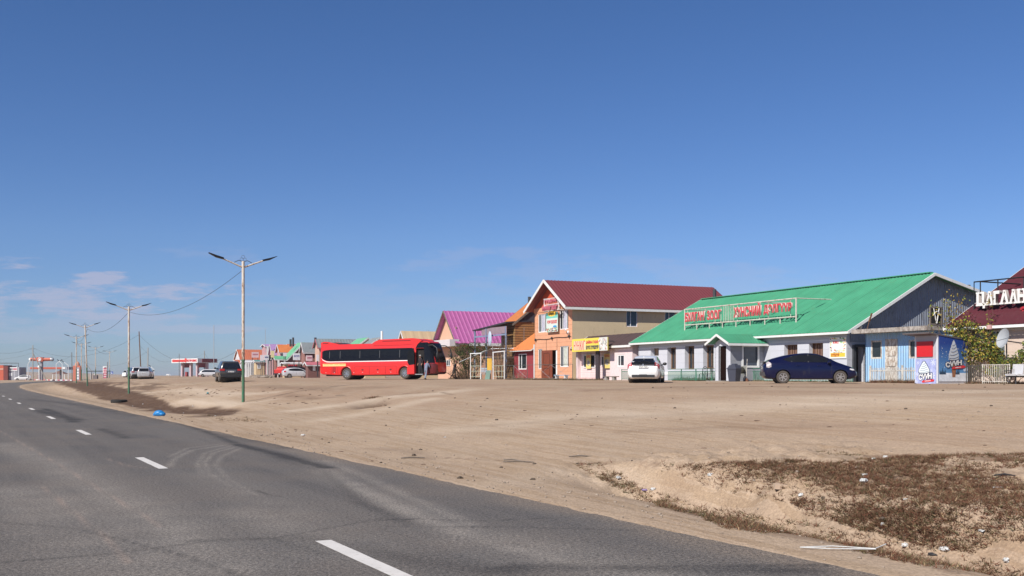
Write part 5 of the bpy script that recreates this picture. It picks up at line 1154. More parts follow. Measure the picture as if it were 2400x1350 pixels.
for ch,(pl,pr) in zip('ЦАГААН',pxs):
    a,b=f.x(pl,ys-.3),f.x(pr,ys-.3); lo=zlo-(.13 if ch=='Ц' else 0)
    text(ch,WE,None,a+.03,b+.0,lo,zhi,ys-.20,sg,.16,.05); text(ch,WL,None,a+.03,b-.0,lo,zhi,ys-.37,sg,.012,.05)
    mb=MB()   # slab serifs
    w2=b-a
    tops={'А':[(.36,.64)],'Г':[(.05,.95)],'Н':[(.0,.42),(.58,1.)],'Ц':[(.0,.4),(.5,.9)]}[ch]; bots={'А':[(-.02,.4),(.6,1.02)],'Г':[(.0,.5)],'Н':[(.0,.42),(.58,1.)],'Ц':[(.0,.95)]}[ch]
    for s_,e_ in tops: mb.box(a+w2*s_,a+w2*e_,ys-.38,ys-.2,zhi-.07,zhi+.01)
    for s_,e_ in bots: mb.box(a+w2*s_,a+w2*e_,ys-.38,ys-.2,zlo-.0,zlo+.08)
    mb.build('letter_serif',WL,sg)
a,b=f.x(2393,ys-.4),f.x(2406,ys-.4); text('ЗОО',M('letter_old_red',(.42,.03,.04),.5,.1),None,a,a+1.3,zlo-.62,zlo-.18,ys-.4,sg,.08,.05)
# satellite dish in front of the wall
a,z=f.at(2356,794,-1.3); dt=thing('satellite_dish','large grey white satellite dish in front of the cream wall','satellite dish',(f.w(a,-1.3).x,f.w(a,-1.3).y,zb),f.phi)
mb=MB(); n=28; prof=[(.0,.0),(.11,.009),(.22,.036),(.33,.08),(.415,.13)]
vs=[(0,0,0)];fs=[]
for r_,dp in prof[1:]:
    for j in range(n): t=2*PI*j/n; vs.append((r_*math.cos(t),-dp,r_*math.sin(t)*1.08))
for j in range(n): fs.append((0,1+j,1+(j+1)%n))
for i in range(len(prof)-2):
    for j in range(n): a_=1+i*n; fs.append((a_+j,a_+(j+1)%n,a_+n+(j+1)%n,a_+n+j))
mb.T=Matrix.Translation((0,0,z-zb))@Matrix.Rotation(math.radians(-14),4,'Z')@Matrix.Rotation(math.radians(-14),4,'X')
mb.add(vs,fs); mb.build('reflector',M('dish_grey',(.36,.38,.40),.5,.05,3),dt,True)
mb=MB(); mb.tube([(0,.08,z-zb),(0,.1,.0),],.03,6); mb.tube([(0,.08,z-zb-.1),(0,1.3,z-zb-.2)],.03,6); mb.tube([(-.45,-.2,z-zb-.25),(-.1,-.65,z-zb-.15),(.4,-.15,z-zb+.05)],.012,5); mb.ell((-.1,-.66,z-zb-.14),(.05,.08,.05),8,6); mb.build('mast_and_arm',DKSTEEL,dt)
# ================================================================ street lamps along the road
def lamp_mat():
    m,nt,b=_nt('lamp_pole_paint'); L=nt.links; tc=N(nt,'ShaderNodeTexCoord'); oc=tc.outputs['Object']; sx=N(nt,'ShaderNodeSeparateXYZ'); L.new(oc,sx.inputs[0])
    rn=noise(nt,mapping(nt,oc,(6,6,1.6)),1.5,7,.75); zf=math_(nt,'LESS_THAN',sx.outputs[2],math_(nt,'ADD',2.38,math_(nt,'MULTIPLY',rn,.06)))
    c=mixc(nt,zf,(.60,.56,.50),(.03,.16,.09)); up=ramp(nt,math_(nt,'MULTIPLY',sx.outputs[2],.13),.25,.95,(.10,.10,.10),(.0,.0,.0))
    r=ramp(nt,math_(nt,'ADD',rn,up),.575,.64); c=mixc(nt,math_(nt,'MULTIPLY',r,math_(nt,'SUBTRACT',.9,math_(nt,'MULTIPLY',zf,.55))),c,(.13,.055,.028))
    r2=ramp(nt,math_(nt,'ADD',rn,up),.50,.58); c=mixc(nt,math_(nt,'MULTIPLY',math_(nt,'SUBTRACT',r2,r),math_(nt,'SUBTRACT',.6,math_(nt,'MULTIPLY',zf,.5))),c,(.50,.27,.12))
    L.new(c,b.inputs['Base Color']); b.inputs['Roughness'].default_value=.7; return m
LPM=lamp_mat(); HEADM=M('lamp_head_black',(.012,.012,.014),.5,.2)
def make_lamp(label):
    r=thing('street_lamp',label,'street lamp',group='street lamps beside the road')
    MB().tube([(0,0,-.6),(0,0,7.98)],.085,12).build('pole',LPM,r,True)
    mb=MB(); mb.tube([(0,0,2.3),(0,0,2.42)],.1,12); mb.build('collar',LPM,r,True)
    for s_ in (-1,1):
        MB().tube([(0,0,7.62),(s_*.6,0,7.86),(s_*1.15,0,8.07)],[.05,.045,.04],8).build('arm',LPM,r,True)
        mb=MB(); mb.tube([(0,0,7.95),(s_*.25,0,8.02),(s_*.5,0,7.9)],.018,5); mb.build('brace',DKSTEEL,r)
        mb=MB(); mb.prism([(s_*1.1,8.03),(s_*1.5,8.12),(s_*1.92,8.34),(s_*1.92,8.37),(s_*1.5,8.24),(s_*1.1,8.13)],1,-.11,.11); mb.build('lamp_head',HEADM,r)
    mb=MB()
    for cx in (-.09,.09,0): mb.tube([(cx+.09*math.cos(t),0,8.08+(.14 if cx==0 else 0)+.09*math.sin(t)) for t in np.linspace(0,2*PI,12)],.008,4)
    mb.build('wire_loop',DKSTEEL,r); return r
L0=make_lamp('nearest tall street lamp, rusty white above green, two dark lamp heads')
lamps=[(570,58,0,'',1.),(302,92,0,'second street lamp along the road, white pole with a green foot',.98),(205,134,-.012,'leaning rusty street lamp, third from the camera along the ditch',1.),
 (179,171,0,'fourth street lamp along the road, in front of the orange price totem',.98),(191,216,0,'fifth street lamp along the road, just right of the price totem',.98),
 (224,252,0,'sixth street lamp along the road, with a grey box at its foot',.98),(257,300,0,'farthest street lamp in view, beside the small blue sign',.98)]
lp=[]
for i,(px,d,ln,lab,sc) in enumerate(lamps):
    o=L0 if i==0 else copy_tree(L0)
    if lab: o['label']=lab
    p=GD(px,d); o.location=p; hd=28.4-10*float(sstep(95,330,np.array(d/.88)))
    o.rotation_euler=(0,ln*3,math.radians(hd)); o.scale=(1,1,sc); lp.append(p+V((0,0,7.5*sc)))
# cables
def cable(name,label,p0,p1,sag,r=.02,n=24,cat='cable',group=None):
    p0=V(p0);p1=V(p1); pts=[p0.lerp(p1,t)-V((0,0,4*sag*t*(1-t))) for t in np.linspace(0,1,n)]
    return tag(MB().tube(pts,r,5).build(name,DKSTEEL),label,cat,group)
cl=['sagging cable between the nearest and second street lamps','sagging cable between the second and third street lamps','cable between the third and fourth street lamps','cable between the fourth and fifth street lamps','cable between the fifth and sixth street lamps','cable between the sixth and last street lamps']
for i in range(6): cable('lamp_cable',cl[i],lp[i],lp[i+1],[1.15,1.0,.9,.6,.7,.6][i],.013+.003*i)
# poles and masts
def upole(px,py,d,h,label,lean=0,r=.12,mat=WOODG,arm=False,brace=None,cat='utility pole'):
    g=GD(px,d); g.z=min(g.z,PZ(885,d)+.5) if False else g.z
    t=thing('utility_pole',label,cat,g,0); top=PZ(py,d)-g.z
    MB().tube([(0,0,-.5),(lean,0,top)],[r,r*.75],8).build('pole',mat,t,True)
    if arm: mb=MB(); mb.beam((-.9,0,top-1.2),(.9,0,top-1.1),.1); mb.beam((-.25,0,top-.9),(.0,0,top-.5),.05); mb.build('crossarm',WOODG,t)
    if brace: x,z=brace; MB().tube([(lean*.7,0,top*.78),(x,.5,0)],r*.8,6).build('brace',CONC,t,True)
    return g+V((lean,0,top-.8))
P1=upole(77,809,310,11,'concrete pole with a slanting brace at the left road edge',0,.17,CONC,True,(3.9,0))
P2=upole(331,777,258,9,'tall leaning wooden pole behind the two silver cars',-.55,.16,WOODB)
P3=upole(346,815,250,7,'straight concrete pole right of the leaning wooden pole',.1,.14,CONC)
P4=upole(169,826,300,7,'thin dark pole left of the price totem',-.1,.12,WOODG)
P5=upole(196,834,330,7,'thin pole with a guy wire right of the price totem',.2,.12,CONC,False,(5.,0))
P6=upole(249,848,330,5,'short tilted pole behind the white price board',.5,.12,WOODG)
P7=upole(420,829,340,7,'thin pole behind the white and red fuel canopy',0,.11,WOODG)
P8=upole(479,822,360,8,'pale double pole above the white and red fuel canopy',0,.2,CONC)
upole(212,872,380,3,'thin white post near the far sign board',0,.08,WHITE,cat='post')
for px,d,t_,b_,lab in ((501,290,762,882,'tall thin guyed mast behind the dark off road car'),(622,205,772,815,'thin mast on the roof of the far two storey house')):
    g=GD(px,d); tag(MB().tube([(0,0,-.3 if px<600 else 5.0),(0,0,PZ(t_,d)-g.z)],.10 if px<600 else .045,5).build('antenna_mast',STEEL,None,True,g),lab,'mast')
far=lambda px,py,d: V((K(px)*d,d,PZ(py,d)))
for i,(a,b,sg_,lab) in enumerate(((far(-40,818,320),P1,1.5,'power line from the left edge to the braced pole'),(P1,P2,4.0,'power line from the braced pole to the leaning pole'),(P2,far(556,822,235),5.,'power line from the leaning pole to the orange roofed house'),(P1-V((0,0,.8)),P4,2.5,'low wire from the braced pole to the thin dark pole'),
    (P2-V((0,0,2.5)),P7,3.,'wire from the leaning pole to the fuel station pole'),(P7,P8,1.2,'wire above the white and red canopy'),(P8,far(556,838,240),3.,'wire from the pale double pole to the orange roofed house'),(P4,P3,3.5,'low wire between the thin dark pole and the straight concrete pole'),(far(-40,842,330),P1-V((0,0,1.5)),.8,'lower wire at the left edge'))):
    cable('power_line',lab,a,b,sg_,.026 if i<3 else .018,30,'power line')
# ================================================================ orange fuel station far left
SR=M('station_red',(.50,.10,.05),.5,.06); SG_=M('station_grey',(.36,.36,.40),.6,.06)
def at(px,d,z=None): p=GD(px,d); return p
d=345
g=at(-12,d); t=thing('station_building','orange and dark red station building at the left edge','building',g)
sc_=F/d; w=lambda p: p/sc_
MB().box(0,w(20),0,6,-.5,PZ(856,d)-g.z).build('wall',SR,t); MB().box(w(20),w(30),0.02,6,-.5,PZ(858,d)-g.z).build('side_wall',M('station_dark_red',(.16,.03,.025),.6,.1),t)
mb=MB(); mb.box(0,w(20),-.06,0,PZ(867,d)-g.z,PZ(863,d)-g.z); mb.build('pale_panel',M('faded_orange',(.55,.30,.22),.6,.1),t); MB().tube([(w(0),1,PZ(851,d)-g.z),(w(52),1,PZ(851,d)-g.z),(w(52),1,PZ(860,d)-g.z)],.1,5).build('roof_pipe',DKSTEEL,t)
g=at(14,d+1); t=thing('gas_kiosk','small grey gas shop with a white sign beside the orange building','kiosk',g)
MB().box(0,w(31),0,5,-.5,PZ(860.5,d)-g.z).build('wall',SG_,t); mb=MB(); mb.box(w(3),w(27),-.15,0,PZ(869,d)-g.z,PZ(861,d)-g.z); sb=mb.build('signboard',WHITE,t); text('ГАЗ',PK,None,w(6),w(16),PZ(867.5,d)-g.z,PZ(862.5,d)-g.z,-.16,sb,.02,.05); MB().box(w(17),w(26),-.17,-.15,PZ(867,d)-g.z,PZ(863,d)-g.z).build('red_print',PKL,sb)
MB().box(w(5),w(15),-.05,0,PZ(881,d)-g.z,PZ(874,d)-g.z).build('window',WHITE,t)
mb=MB(); [mb.box(x,x+.12,-.04,0,0,PZ(869,d)-g.z) for x in (w(16),w(23),w(26))]; mb.build('shutter_rib',DKSTEEL,t)
g=at(66,d+4); t=thing('fuel_canopy','long flat fuel station canopy with an orange red band','canopy',g)
MB().box(0,w(92),0,7,PZ(866,d)-g.z,PZ(859.5,d)-g.z).build('roof',SG_,t); MB().box(w(5),w(79),-.08,0,PZ(864.5,d)-g.z,PZ(860.5,d)-g.z).build('red_band',SR,t); MB().box(w(80),w(88),-.1,0,PZ(865,d)-g.z,PZ(860,d)-g.z).build('sign_panel',WHITE,t)
for x in (22,70): MB().box(w(x-1.5),w(x+1.5),2,2.6,-.3,PZ(866,d)-g.z).build('column',CONC,t)
for x in (20,72): MB().box(w(x-1.5),w(x+1.5),1,1.8,-.3,1.7).build('fuel_pump',M('pump_grey',(.3,.2,.2),.6,.2),t)
g=at(98,d-6); t=thing('station_sign','orange drum shaped station sign on a tall column with a white globe','sign',g)
MB().cyl((0,0,-.3),(0,0,PZ(848,d)-g.z),w(3),12).build('column',M('column_grey',(.30,.28,.30),.7,.1),t,True); MB().cyl((w(-4),-.6,-.3),(w(-4),-.6,PZ(862,d)-g.z),w(1.2),8).build('white_post',WHITE,t,True)
z=PZ(843,d)-g.z; MB().lathe((0,-.3,z),0,[(w(-25),w(3.8)),(w(-9),w(3.8))],14).build('drum',SR,t,True); MB().lathe((0,-.3,z),0,[(w(5),w(3.8)),(w(22),w(3.8))],14).build('drum',SR,t,True)
MB().lathe((0,-.3,z),0,[(w(-28),w(2.5)),(w(-25),w(4.1)),(w(-24),w(4.1))],14).build('drum_cap',WHITE,t,True); MB().lathe((0,-.3,z),0,[(w(22),w(4.1)),(w(26),w(4.2)),(w(28),w(3))],14).build('drum_cap',STEEL,t,True)
MB().box(w(-9),w(5),-.3-w(4.6),-.3+w(4.4),z-w(4.8),z+w(4.8)).build('sign_box',SR,t); mb=MB(); mb.tube([(w(-2)+w(3.3)*math.cos(q),-.35-w(4.6),z+w(3.3)*math.sin(q)) for q in np.linspace(0,2*PI,20)],.13,5); mb.disc((w(-2),-.33-w(4.6),z),1,w(1.8),14); mb.build('ring_emblem',WHITE,t)
MB().ell((w(-3),-.9,PZ(860,d)-g.z),(w(3.6),w(3),w(3.8)),14,10).build('globe',WHITE,t,True); MB().tube([(w(20),0,z),(w(23),0,z+w(6))],.12,5).build('aerial',STEEL,t)
g=at(171,330); t=thing('price_totem','orange domed price totem between two street lamps','price sign',g); q=lambda p: p/(F/330)
MB().box(0,q(17),0,1.2,-.3,PZ(857,330)-g.z).build('body',M('totem_orange',(.52,.16,.10),.5,.08),t); MB().box(q(8),q(15),-.08,0,.2,PZ(861,330)-g.z).build('price_panel',SG_,t); MB().ell((q(8.5),.6,PZ(857,330)-g.z),(q(6),.6,q(10)),14,8).build('dome',M('dome_orange',(.55,.26,.18),.5,.08),t,True)
mb=MB(); [mb.box(q(9),q(14),-.12,-.08,.6+.9*i,1.1+.9*i) for i in range(4)]; mb.build('price_row',WHITE,t)
g=at(241,335); t=thing('price_board','white price board with red rows beside the last street lamp','price sign',g)
MB().box(0,q(9.5),0,.5,-.3,PZ(858,330)-g.z).build('board',WHITE,t)
for i in range(5): MB().box(q(1.5),q(8.8),-.06,0,.5+.72*i,1.0+.72*i).build('price_row',PKL,t)
mb=MB(); mb.beam((q(3),-.06,4.1),(q(5),-.06,3.8),.1,.12); mb.beam((q(5),-.06,3.8),(q(8),-.06,4.15),.1,.12); mb.build('wing_emblem',PK,t)
# kerb
k0,k1=at(8,352),at(176,338); t=thing('painted_kerb','low kerb painted in white and red blocks before the far fuel station','kerb',k0); n=30; mw,mr=MB(),MB()
for i in range(n):
    a=(k1-k0)*(i/n); b=(k1-k0)*((i+.97)/n); (mw if i%2==0 else mr).beam(a+V((0,0,.12)),b+V((0,0,.12)),.3,.42)
mw.build('white_blocks',WHITE,t); mr.build('red_blocks',PKL,t)
for i,(px,top,dx,lab) in enumerate(((66,852,6,'curved thin white lamp left of the drum sign'),(132,853,9,'thin white lamp leaning right above the fuel canopy'),(146,853,-8,'thin white lamp leaning left above the fuel canopy'),(160,856,-10,'thin white lamp at the right end of the fuel canopy'),(361,866,-8,'thin white lamp on the empty lot right of the silver cars'),(219,882,4,'thin lamp far off behind the sixth street lamp'))):
    dd=330 if i!=4 else 300; g=GD(px,dd); t=thing('thin_lamp',lab,'street lamp',g); s_=dd/F; zt=PZ(top,dd)-g.z
    MB().tube([(0,0,-.3),(0,0,zt),(dx*s_,0,zt+7*s_)],.1,6).build('pole',WHITE,t,True); MB().beam((dx*s_,0,zt+7*s_),(dx*s_*1.5,0,zt+10.5*s_),.3,.16).build('lamp_head',DKSTEEL,t)
g=GD(262.5,290); t=thing('road_sign','small square blue road sign on a thin post','road sign',g); s_=290/F
MB().tube([(0,0,0),(0,0,16*s_)],.04,5).build('post',STEEL,t); p_=MB().box(-2.7*s_,2.7*s_,-.1,-.05,9*s_,15*s_).build('panel',PRB if 'PRB' in globals() else M('sign_blue',(.03,.08,.35),.5,.04),t); MB().prism([(-1.4*s_,10*s_),(1.4*s_,10*s_),(0,14*s_)],1,-.14,-.11).build('white_triangle',WHITE,p_)
g=GD(232,400); t=thing('barrier_gantry','long dark horizontal beam on posts behind the price board','gantry',g); s_=400/F
MB().box(-27*s_,27*s_,-.15,.15,PZ(871,400)-g.z,PZ(869,400)-g.z).build('beam',DKSTEEL,t)
for x in (-18,10,20): MB().box(x*s_-.1,x*s_+.1,-.1,.1,0,PZ(870,400)-g.z).build('post',DKSTEEL,t)
g=GD(224,250); tag(MB().box(-.5,.5,-.4,.4,-.1,.95).build('meter_box',M('box_grey',(.16,.13,.13),.8,.1),None,loc=g),'small grey box at the foot of the sixth street lamp','box')
g=GD(141,380); t=thing('shelter','small brown roofed pavilion under the far fuel canopy','shelter',g); mb=MB(); mb.prism([(-2.6,2.2),(2.6,2.2),(0,3.3)],1,-1.5,1.5); mb.build('roof',M('shelter_brown',(.22,.12,.10),.8,.1),t)
for x in (-2.2,-.7,.7,2.2): MB().box(x-.08,x+.08,-1.4,-1.24,0,2.2).build('post',WHITE,t)
# ================================================================ white and red fuel station
d=345; ph=math.radians(-40); o=V((K(463)*d,d)); fs=FR(0,phi=ph,o=(o.x,o.y)); z0=Hs(o.x,o.y); s_=d/F
t=thing('fuel_station','white and dark red fuel station canopy on square columns','canopy',(o.x,o.y,z0),ph)
LF=fs.x(402); LS=fs.side(510,850,0)[0]; zt,zl=PZ(840,d)-z0,PZ(850,d)-z0
MB().box(LF,0,0,LS,zl,zt).build('canopy_roof',WHITE,t); MB().box(LF*.96,LF*.48,-.12,0,zl+.35,zt-.3).build('red_stripe',M('station_bright_red',(.62,.05,.04),.4,.05),t)
nm=thing
mb=MB(TS(0)); mb.box(LS*.22,LS*.95,-.12,0,zl+.15,zt-.1); mb.build('maroon_panel',M('station_maroon',(.22,.02,.025),.5,.1),t)
text('ПЕТРОВИС',PR,None,LF*.42,-.3,zl+.35,zt-.3,-.05,t,.05,.05); mb=MB(); mb.disc((LF*.44,-.12,(zl+zt)/2+.15),1,.62,16,.75); mb.build('round_emblem',M('station_bright_red',(.62,.05,.04)),t)
for px in (428,448,463,485):
    x=fs.x(px,1.5) if px<464 else -.6; y=1.5 if px<464 else fs.side(px,850,-.6)[0]; y=min(max(y,.6),LS-.6)
    MB().box(x-.42,x+.42,y-.4,y+.4,-.3,zl).build('column',M('column_pink',(.50,.36,.38),.7,.1),t)
for a,b in ((fs.x(431,3),fs.x(447,3)),): MB().box(a,b,3,3.2,zl-1.6,zl).build('hanging_panel',M('station_maroon',(.22,.02,.025)),t)
mb=MB(TS(-1)); mb.box(LS*.15,LS*.55,0,.2,zl-1.6,zl); mb.build('hanging_panel',M('station_maroon',(.22,.02,.025)),t)
for px,w_ in ((438,.9),(470,.7)): x=fs.x(px,2) if px<463 else -1.; MB().box(x-.5,x+.5,1.6,2.3,-.2,1.6).build('fuel_pump',M('pump_red',(.3,.06,.06),.5,.2),t)
# ================================================================ far village along the row
VW=M('village_white',(.66,.65,.66),.8,.08,.5,dirt=((.35,.3,.3),.4,.9)); VP=M('village_pink',(.48,.27,.28),.85,.1,.6); VB=M('village_brick',(.26,.12,.10),.85,.15,.8,dirt=((.15,.08,.07),.4,1)); VC=M('village_cream',(.55,.42,.26),.85,.08,.6)
RO=M('far_orange_roof',(.46,.13,.065),.7,.1,.5,dirt=((.35,.12,.07),.3,1)); RL=M('far_lilac_roof',(.36,.21,.42),.7,.08,.5); RG2=M('far_green_roof',(.13,.38,.22),.65,.1,.5,dirt=((.2,.36,.26),.3,1)); RGY=M('far_grey_roof',(.20,.22,.23),.8,.12,.4,dirt=((.1,.1,.11),.3,.8)); RP=M('far_pink_roof',(.42,.12,.15),.7,.1); RT=M('far_tan_roof',(.50,.36,.22),.7,.07,.4); RR=M('far_red_roof',(.42,.10,.09),.7,.1)
def vh(label,pf_,pc,pe,pye,pyr,wm,rm,sb=0,ridge='y',wins=(),name='village_house',ribs=14,tm=None,ry=None,cols=0,group='houses of the far village row',pyw=None):
    f=FR(pf_,sb); W=f.x(pc); Dp=f.side(pe,880,W)[0]; dd=(f.w(W,0)).y; zb=1.36; ze=PZ(pye,dd); zr=PZ(pyr,dd)
    if ridge=='x': ry=f.side(ry or pe,880,W)[0]; Dp=ry*1.5; zr=PZ(pyr,f.w(W,ry).y)
    r=house(name,label,f,W,Dp,zb,ze,zr,ridge,wm,rm,tm or VW,ov=.35,ribs=ribs,amp=.02,ry=ry if ridge=='x' else None,fas=.2,group=group)
    for (pl,pr,pt,pb,m_) in wins:
        a,t_=f.side(pl,pt,W); b=f.side(pr,pt,W)[0]; c=f.side((pl+pr)/2,pb,W)[1]-zb; window(r,TS(W),a,b,c,t_-zb,-.06,m_,GLASS,fw=.14)
    for i in range(cols):
        y=Dp*(i+.3)/cols; MB().box(W+.5,W+.8,y-.15,y+.15,-.2,ze-zb-.1).build('column',WHITE,r)
    return r,f,W,Dp
vh('white village house with a wide orange red roof at the far end of the row',550,565,628,843,818,VW,RO,2,wins=((572,576,850,858,WHITE),))
vh('low white market row with many white columns below the orange red roof',567,574,614,849,845,VW,VW,-2,cols=8,wins=((588,592,853,864,WHITE),(600,606,852,864,WHITE)))
vh('small porch like stall with an orange roof behind the dark off road car',549,555,561,852,843,VW,RO,-3)
vh('low stall with a teal roof edge beside the white market row',595,600,620,847,844,VC,M('teal_roof',(.06,.22,.22),.7,.1),-1,wins=((603,611,852,864,WHITE),))
vh('two storey pink and white house with a pale eave in the far row',614,624,641,811,806,VP,RL,1,wins=((626,629,815,829,WHITE),(632,636,815,829,WHITE),(627,634,838,852,GLASS)),cols=3)
vh('house with a steep lilac roof next to the two storey pink house',632,640,664,833,806,VP,RL,1,wins=((648,651,836,846,WHITE),))
vh('house with an orange dormer roof beyond the lilac roof',649,657,681,826,807,VP,M('far_bright_orange_roof',(.55,.17,.05),.7,.1,.5),0,wins=((660,664,830,842,WHITE),(669,674,829,842,WHITE)))
vh('house with a dull red roof behind the green roof',672,680,708,819,806,RR,RR,3)
vh('house with a big pale green front roof and dark gable',664,677,714,843,802,VB,RG2,0,'x',ry=712,tm=VW)
vh('low brown house under a flat pale green porch roof',640,647,675,842,834,VB,RG2,-2,wins=((652,658,850,862,WHITE),(666,671,850,864,WHITE)),cols=2)
vh('cream shop with a white fascia behind the silver estate car',662,668,706,851,849,VC,VW,-3,wins=((676,690,855,866,WOODG),))
vh('brick house with a grey sheet roof and a small chimney',706,714,747,826,802,VB,RGY,0,wins=((717,721,832,845,WHITE),(726,731,848,858,WHITE)))
vh('small brown kiosk with a pink roof against the red bus tail',716,722,750,855,848,M('dark_brick',(.17,.08,.07),.9,.1),RP,-4,wins=((733,739,858,868,WHITE),),name='roadside_kiosk')
vh('peach house with a long grey ribbed roof behind the bus tail',738,748,836,815,793,M('peach_wall'if False else 'far_peach',(.55,.36,.28),.8,.06,.5),RGY,1,tm=RP)
vh('house with a green roof peeking over the middle of the bus',806,828,862,820,791,VC,RG2,2,'x',ry=862)
vh('house with a pale grey roof peeking over the bus, right of the green roof',842,856,888,818,791,VC,RGY,0,'x',ry=888)
vh('house with a tan seamed roof behind the front of the bus',940,950,1037,800,775,VC,RT,2,ribs=5)
for px,t_,b_,sb,lab,m_ in ((681,795,812,0,'black chimney pipe on the orange dormer house',DKSTEEL),(687,791,812,2,'second taller chimney pipe beside the black one',DKSTEEL),(739,791,803,0,'short black chimney pipe on the grey roofed brick house',DKSTEEL),(895,776,797,1,'white chimney pipe above the bus roof',WHITE)):
    f=FR(px,sb); dd=f.o.y+3; tag(MB().tube([(0,0,0),(0,0,PZ(t_,dd)-PZ(b_,dd))],.2 if px<800 else .16,8).build('chimney_pipe',m_,None,True,(K(px)*dd,dd,PZ(b_,dd))),lab,'chimney')
bang=math.atan2(B_.y,B_.x)
BW=M('board_white',(.74,.72,.75),.6,.1,.7,dirt=((.45,.40,.45),.3,1.2)); BP=M('board_pinkish',(.66,.50,.52),.6,.12,.8); BY=M('board_cream',(.76,.66,.36),.6,.1,.8)
for i,(pl,pr,pt,pb,m_,sb,lab) in enumerate(((590,605,825,838,BP,-1,'pale pink billboard in front of the orange red roof'),(610,617,832,846,BW,-2,'narrow white banner hanging above the market row'),(619,629,832,844,BW,-3,'small white board below the two storey pink house'),
    (635,642,822,838,BY,-4,'upright cream yellow board before the lilac roof'),(687,702,828,844,BW,-5,'large white billboard before the dark gable of the green roof'),(718,731,833,846,BP,-4,'pink and white board on the brick house'),(742,747,831,846,BW,-3,'narrow white board right at the bus tail'),(629,636,832,846,M('board_black',(.03,.03,.035),.7,.1),-2,'dark board beside the cream yellow board'),(652,657,834,842,BW,-1,'little white panel under the orange dormer'),(664,671,827,835,BW,-1,'white panel right of the orange dormer'))):
    f=FR(pl,sb); dd=f.o.y; s2=dd/F; t=thing('signboard',lab,'signboard',(f.o.x,f.o.y,PZ(pb,dd)),bang,'signboards along the far village row'); wd=(pr-pl)*s2/.93; hh=(pb-pt)*s2
    MB().box(0,wd,-.08,.08,0,hh).build('board',m_,t)
    mb=MB(); mb.box(.1,.2,.0,.12,-(880-pb)*s2-.2,0); mb.box(wd-.2,wd-.1,.0,.12,-(880-pb)*s2-.2,0); mb.build('leg',DKSTEEL,t)
    if m_ in (BW,BP) and pr-pl>8: text('ЗООГИЙН ГАЗАР' if i!=4 else 'БУУЗ',PKL if m_ is BP else M('ink_blue',(.10,.10,.30),.7,.1),None,wd*.12,wd*.88,hh*.45,hh*.75,-.085,t,.01,.03)
# rubble and drums in front of the village
mb=MB()
for i in range(70): p=FR(random.uniform(590,640),-random.uniform(4,9)).o; z=Hs(p.x,p.y); mb.ell((p.x,p.y,z+.1),(random.uniform(.2,.7),random.uniform(.2,.6),random.uniform(.1,.4)),7,5,.3)
tag(mb.build('rubble',M('rubble',(.26,.21,.17),.95,.3,.8)),kind='stuff')
# ================================================================ fences
def fence(name,label,sb,pl,pr,z0,z1,mat,step,rails,posts,pm=None,pr_=.012,flat=False,postr=.03,posth=.1,wob=0):
    f=FR(pl,sb); W=f.x(pr); zb=Hs(*f.w(W/2,0)[:2]); t=thing(name,label,'fence',(f.o.x,f.o.y,zb),f.phi)
    for z in rails: MB().tube([(0,0,z),(W,0,z)],.02 if not flat else .03,5).build('rail',mat,t)
    mb=MB(); n=int(W/step)
    for i in range(n+1):
        x=W*i/n; a=random.uniform(-wob,wob); h_=z1+random.uniform(-wob,wob)*1.5
        if flat: mb.box(x-.02,x+.02,-.03-.01,-.02,z0,h_)
        else: mb.tube([(x,0,z0),(x+a,a*.3,h_)],pr_,4)
    if step<5: mb.build('pickets',pm or mat,t)
    for px in posts:
        x=f.x(px); MB().tube([(x,0,-.3),(x,0,z1+posth)],postr,6).build('post',mat,t)
    return t,f,W
GF=M('fence_green',(.035,.17,.105),.55,.1,3,dirt=((.06,.08,.05),.2,5))
fence('picket_fence','green metal picket fence in front of the pink shop corner',-.9,1457,1479,.05,.72,GF,.15,(.08,.66,.80),(1457,1478),posth=.12,pr_=.024)
fence('picket_fence','green metal picket fence left of the porch, behind the wire chairs',-.9,1566,1675,.05,.62,GF,.125,(.06,.64,.80),(1597,1631,1667),posth=.16,pr_=.024,postr=.04)
fence('picket_fence','green metal picket fence right of the porch, behind the blue car',-.9,1757,1998,.05,.62,GF,.125,(.06,.64,.80),(1757,1835,1900,1960),posth=.16,pr_=.024,postr=.04)
t,f,W=fence('pipe_fence','thin dark pipe fence with crossed bars before the orange house',-3.4,1183,1342,.0,.95,M('pipe_dark',(.10,.11,.10),.7,.2,3),9.,(.1,1.25),(1184,1204,1236,1342),posth=.3,postr=.025)
for a,b in ((1204,1236),(1256,1290),(1292,1338)): xa,xb=f.x(a),f.x(b); MB().tube([(xa,0,.12),(xb,0,1.2)],.012,4).build('cross_bar',STEEL,t); MB().tube([(xa,0,1.2),(xb,0,.12)],.012,4).build('cross_bar',STEEL,t)
if 1: x=f.x(1252); MB().tube([(x,0,-.2),(x,0,PZ(811,90)-1.33)],.05,6).build('tall_post',WHITE,t)
PWH=M('weathered_white',(.55,.52,.47),.85,.12,4,dirt=((.22,.17,.13),.4,8))
fence('picket_fence','weathered white picket fence before the pale blue hut',-1.1,2039,2146,.02,.78,PWH,.11,(.62,),(2040,2115),flat=True,postr=.055,posth=.12,wob=.02)
fence('picket_fence','dark wooden picket fence between the kiosk and the white fence',-2.2,2266,2304,.0,.88,M('picket_dark',(.07,.065,.055),.9,.3,5),.09,(.8,),(),flat=True,wob=.03)
fence('picket_fence','white metal picket fence beside the seats at the right edge',-2.4,2303,2366,.0,.86,PWH,.105,(.84,.1),(2303,2366),posth=.02,wob=.008,pr_=.018)
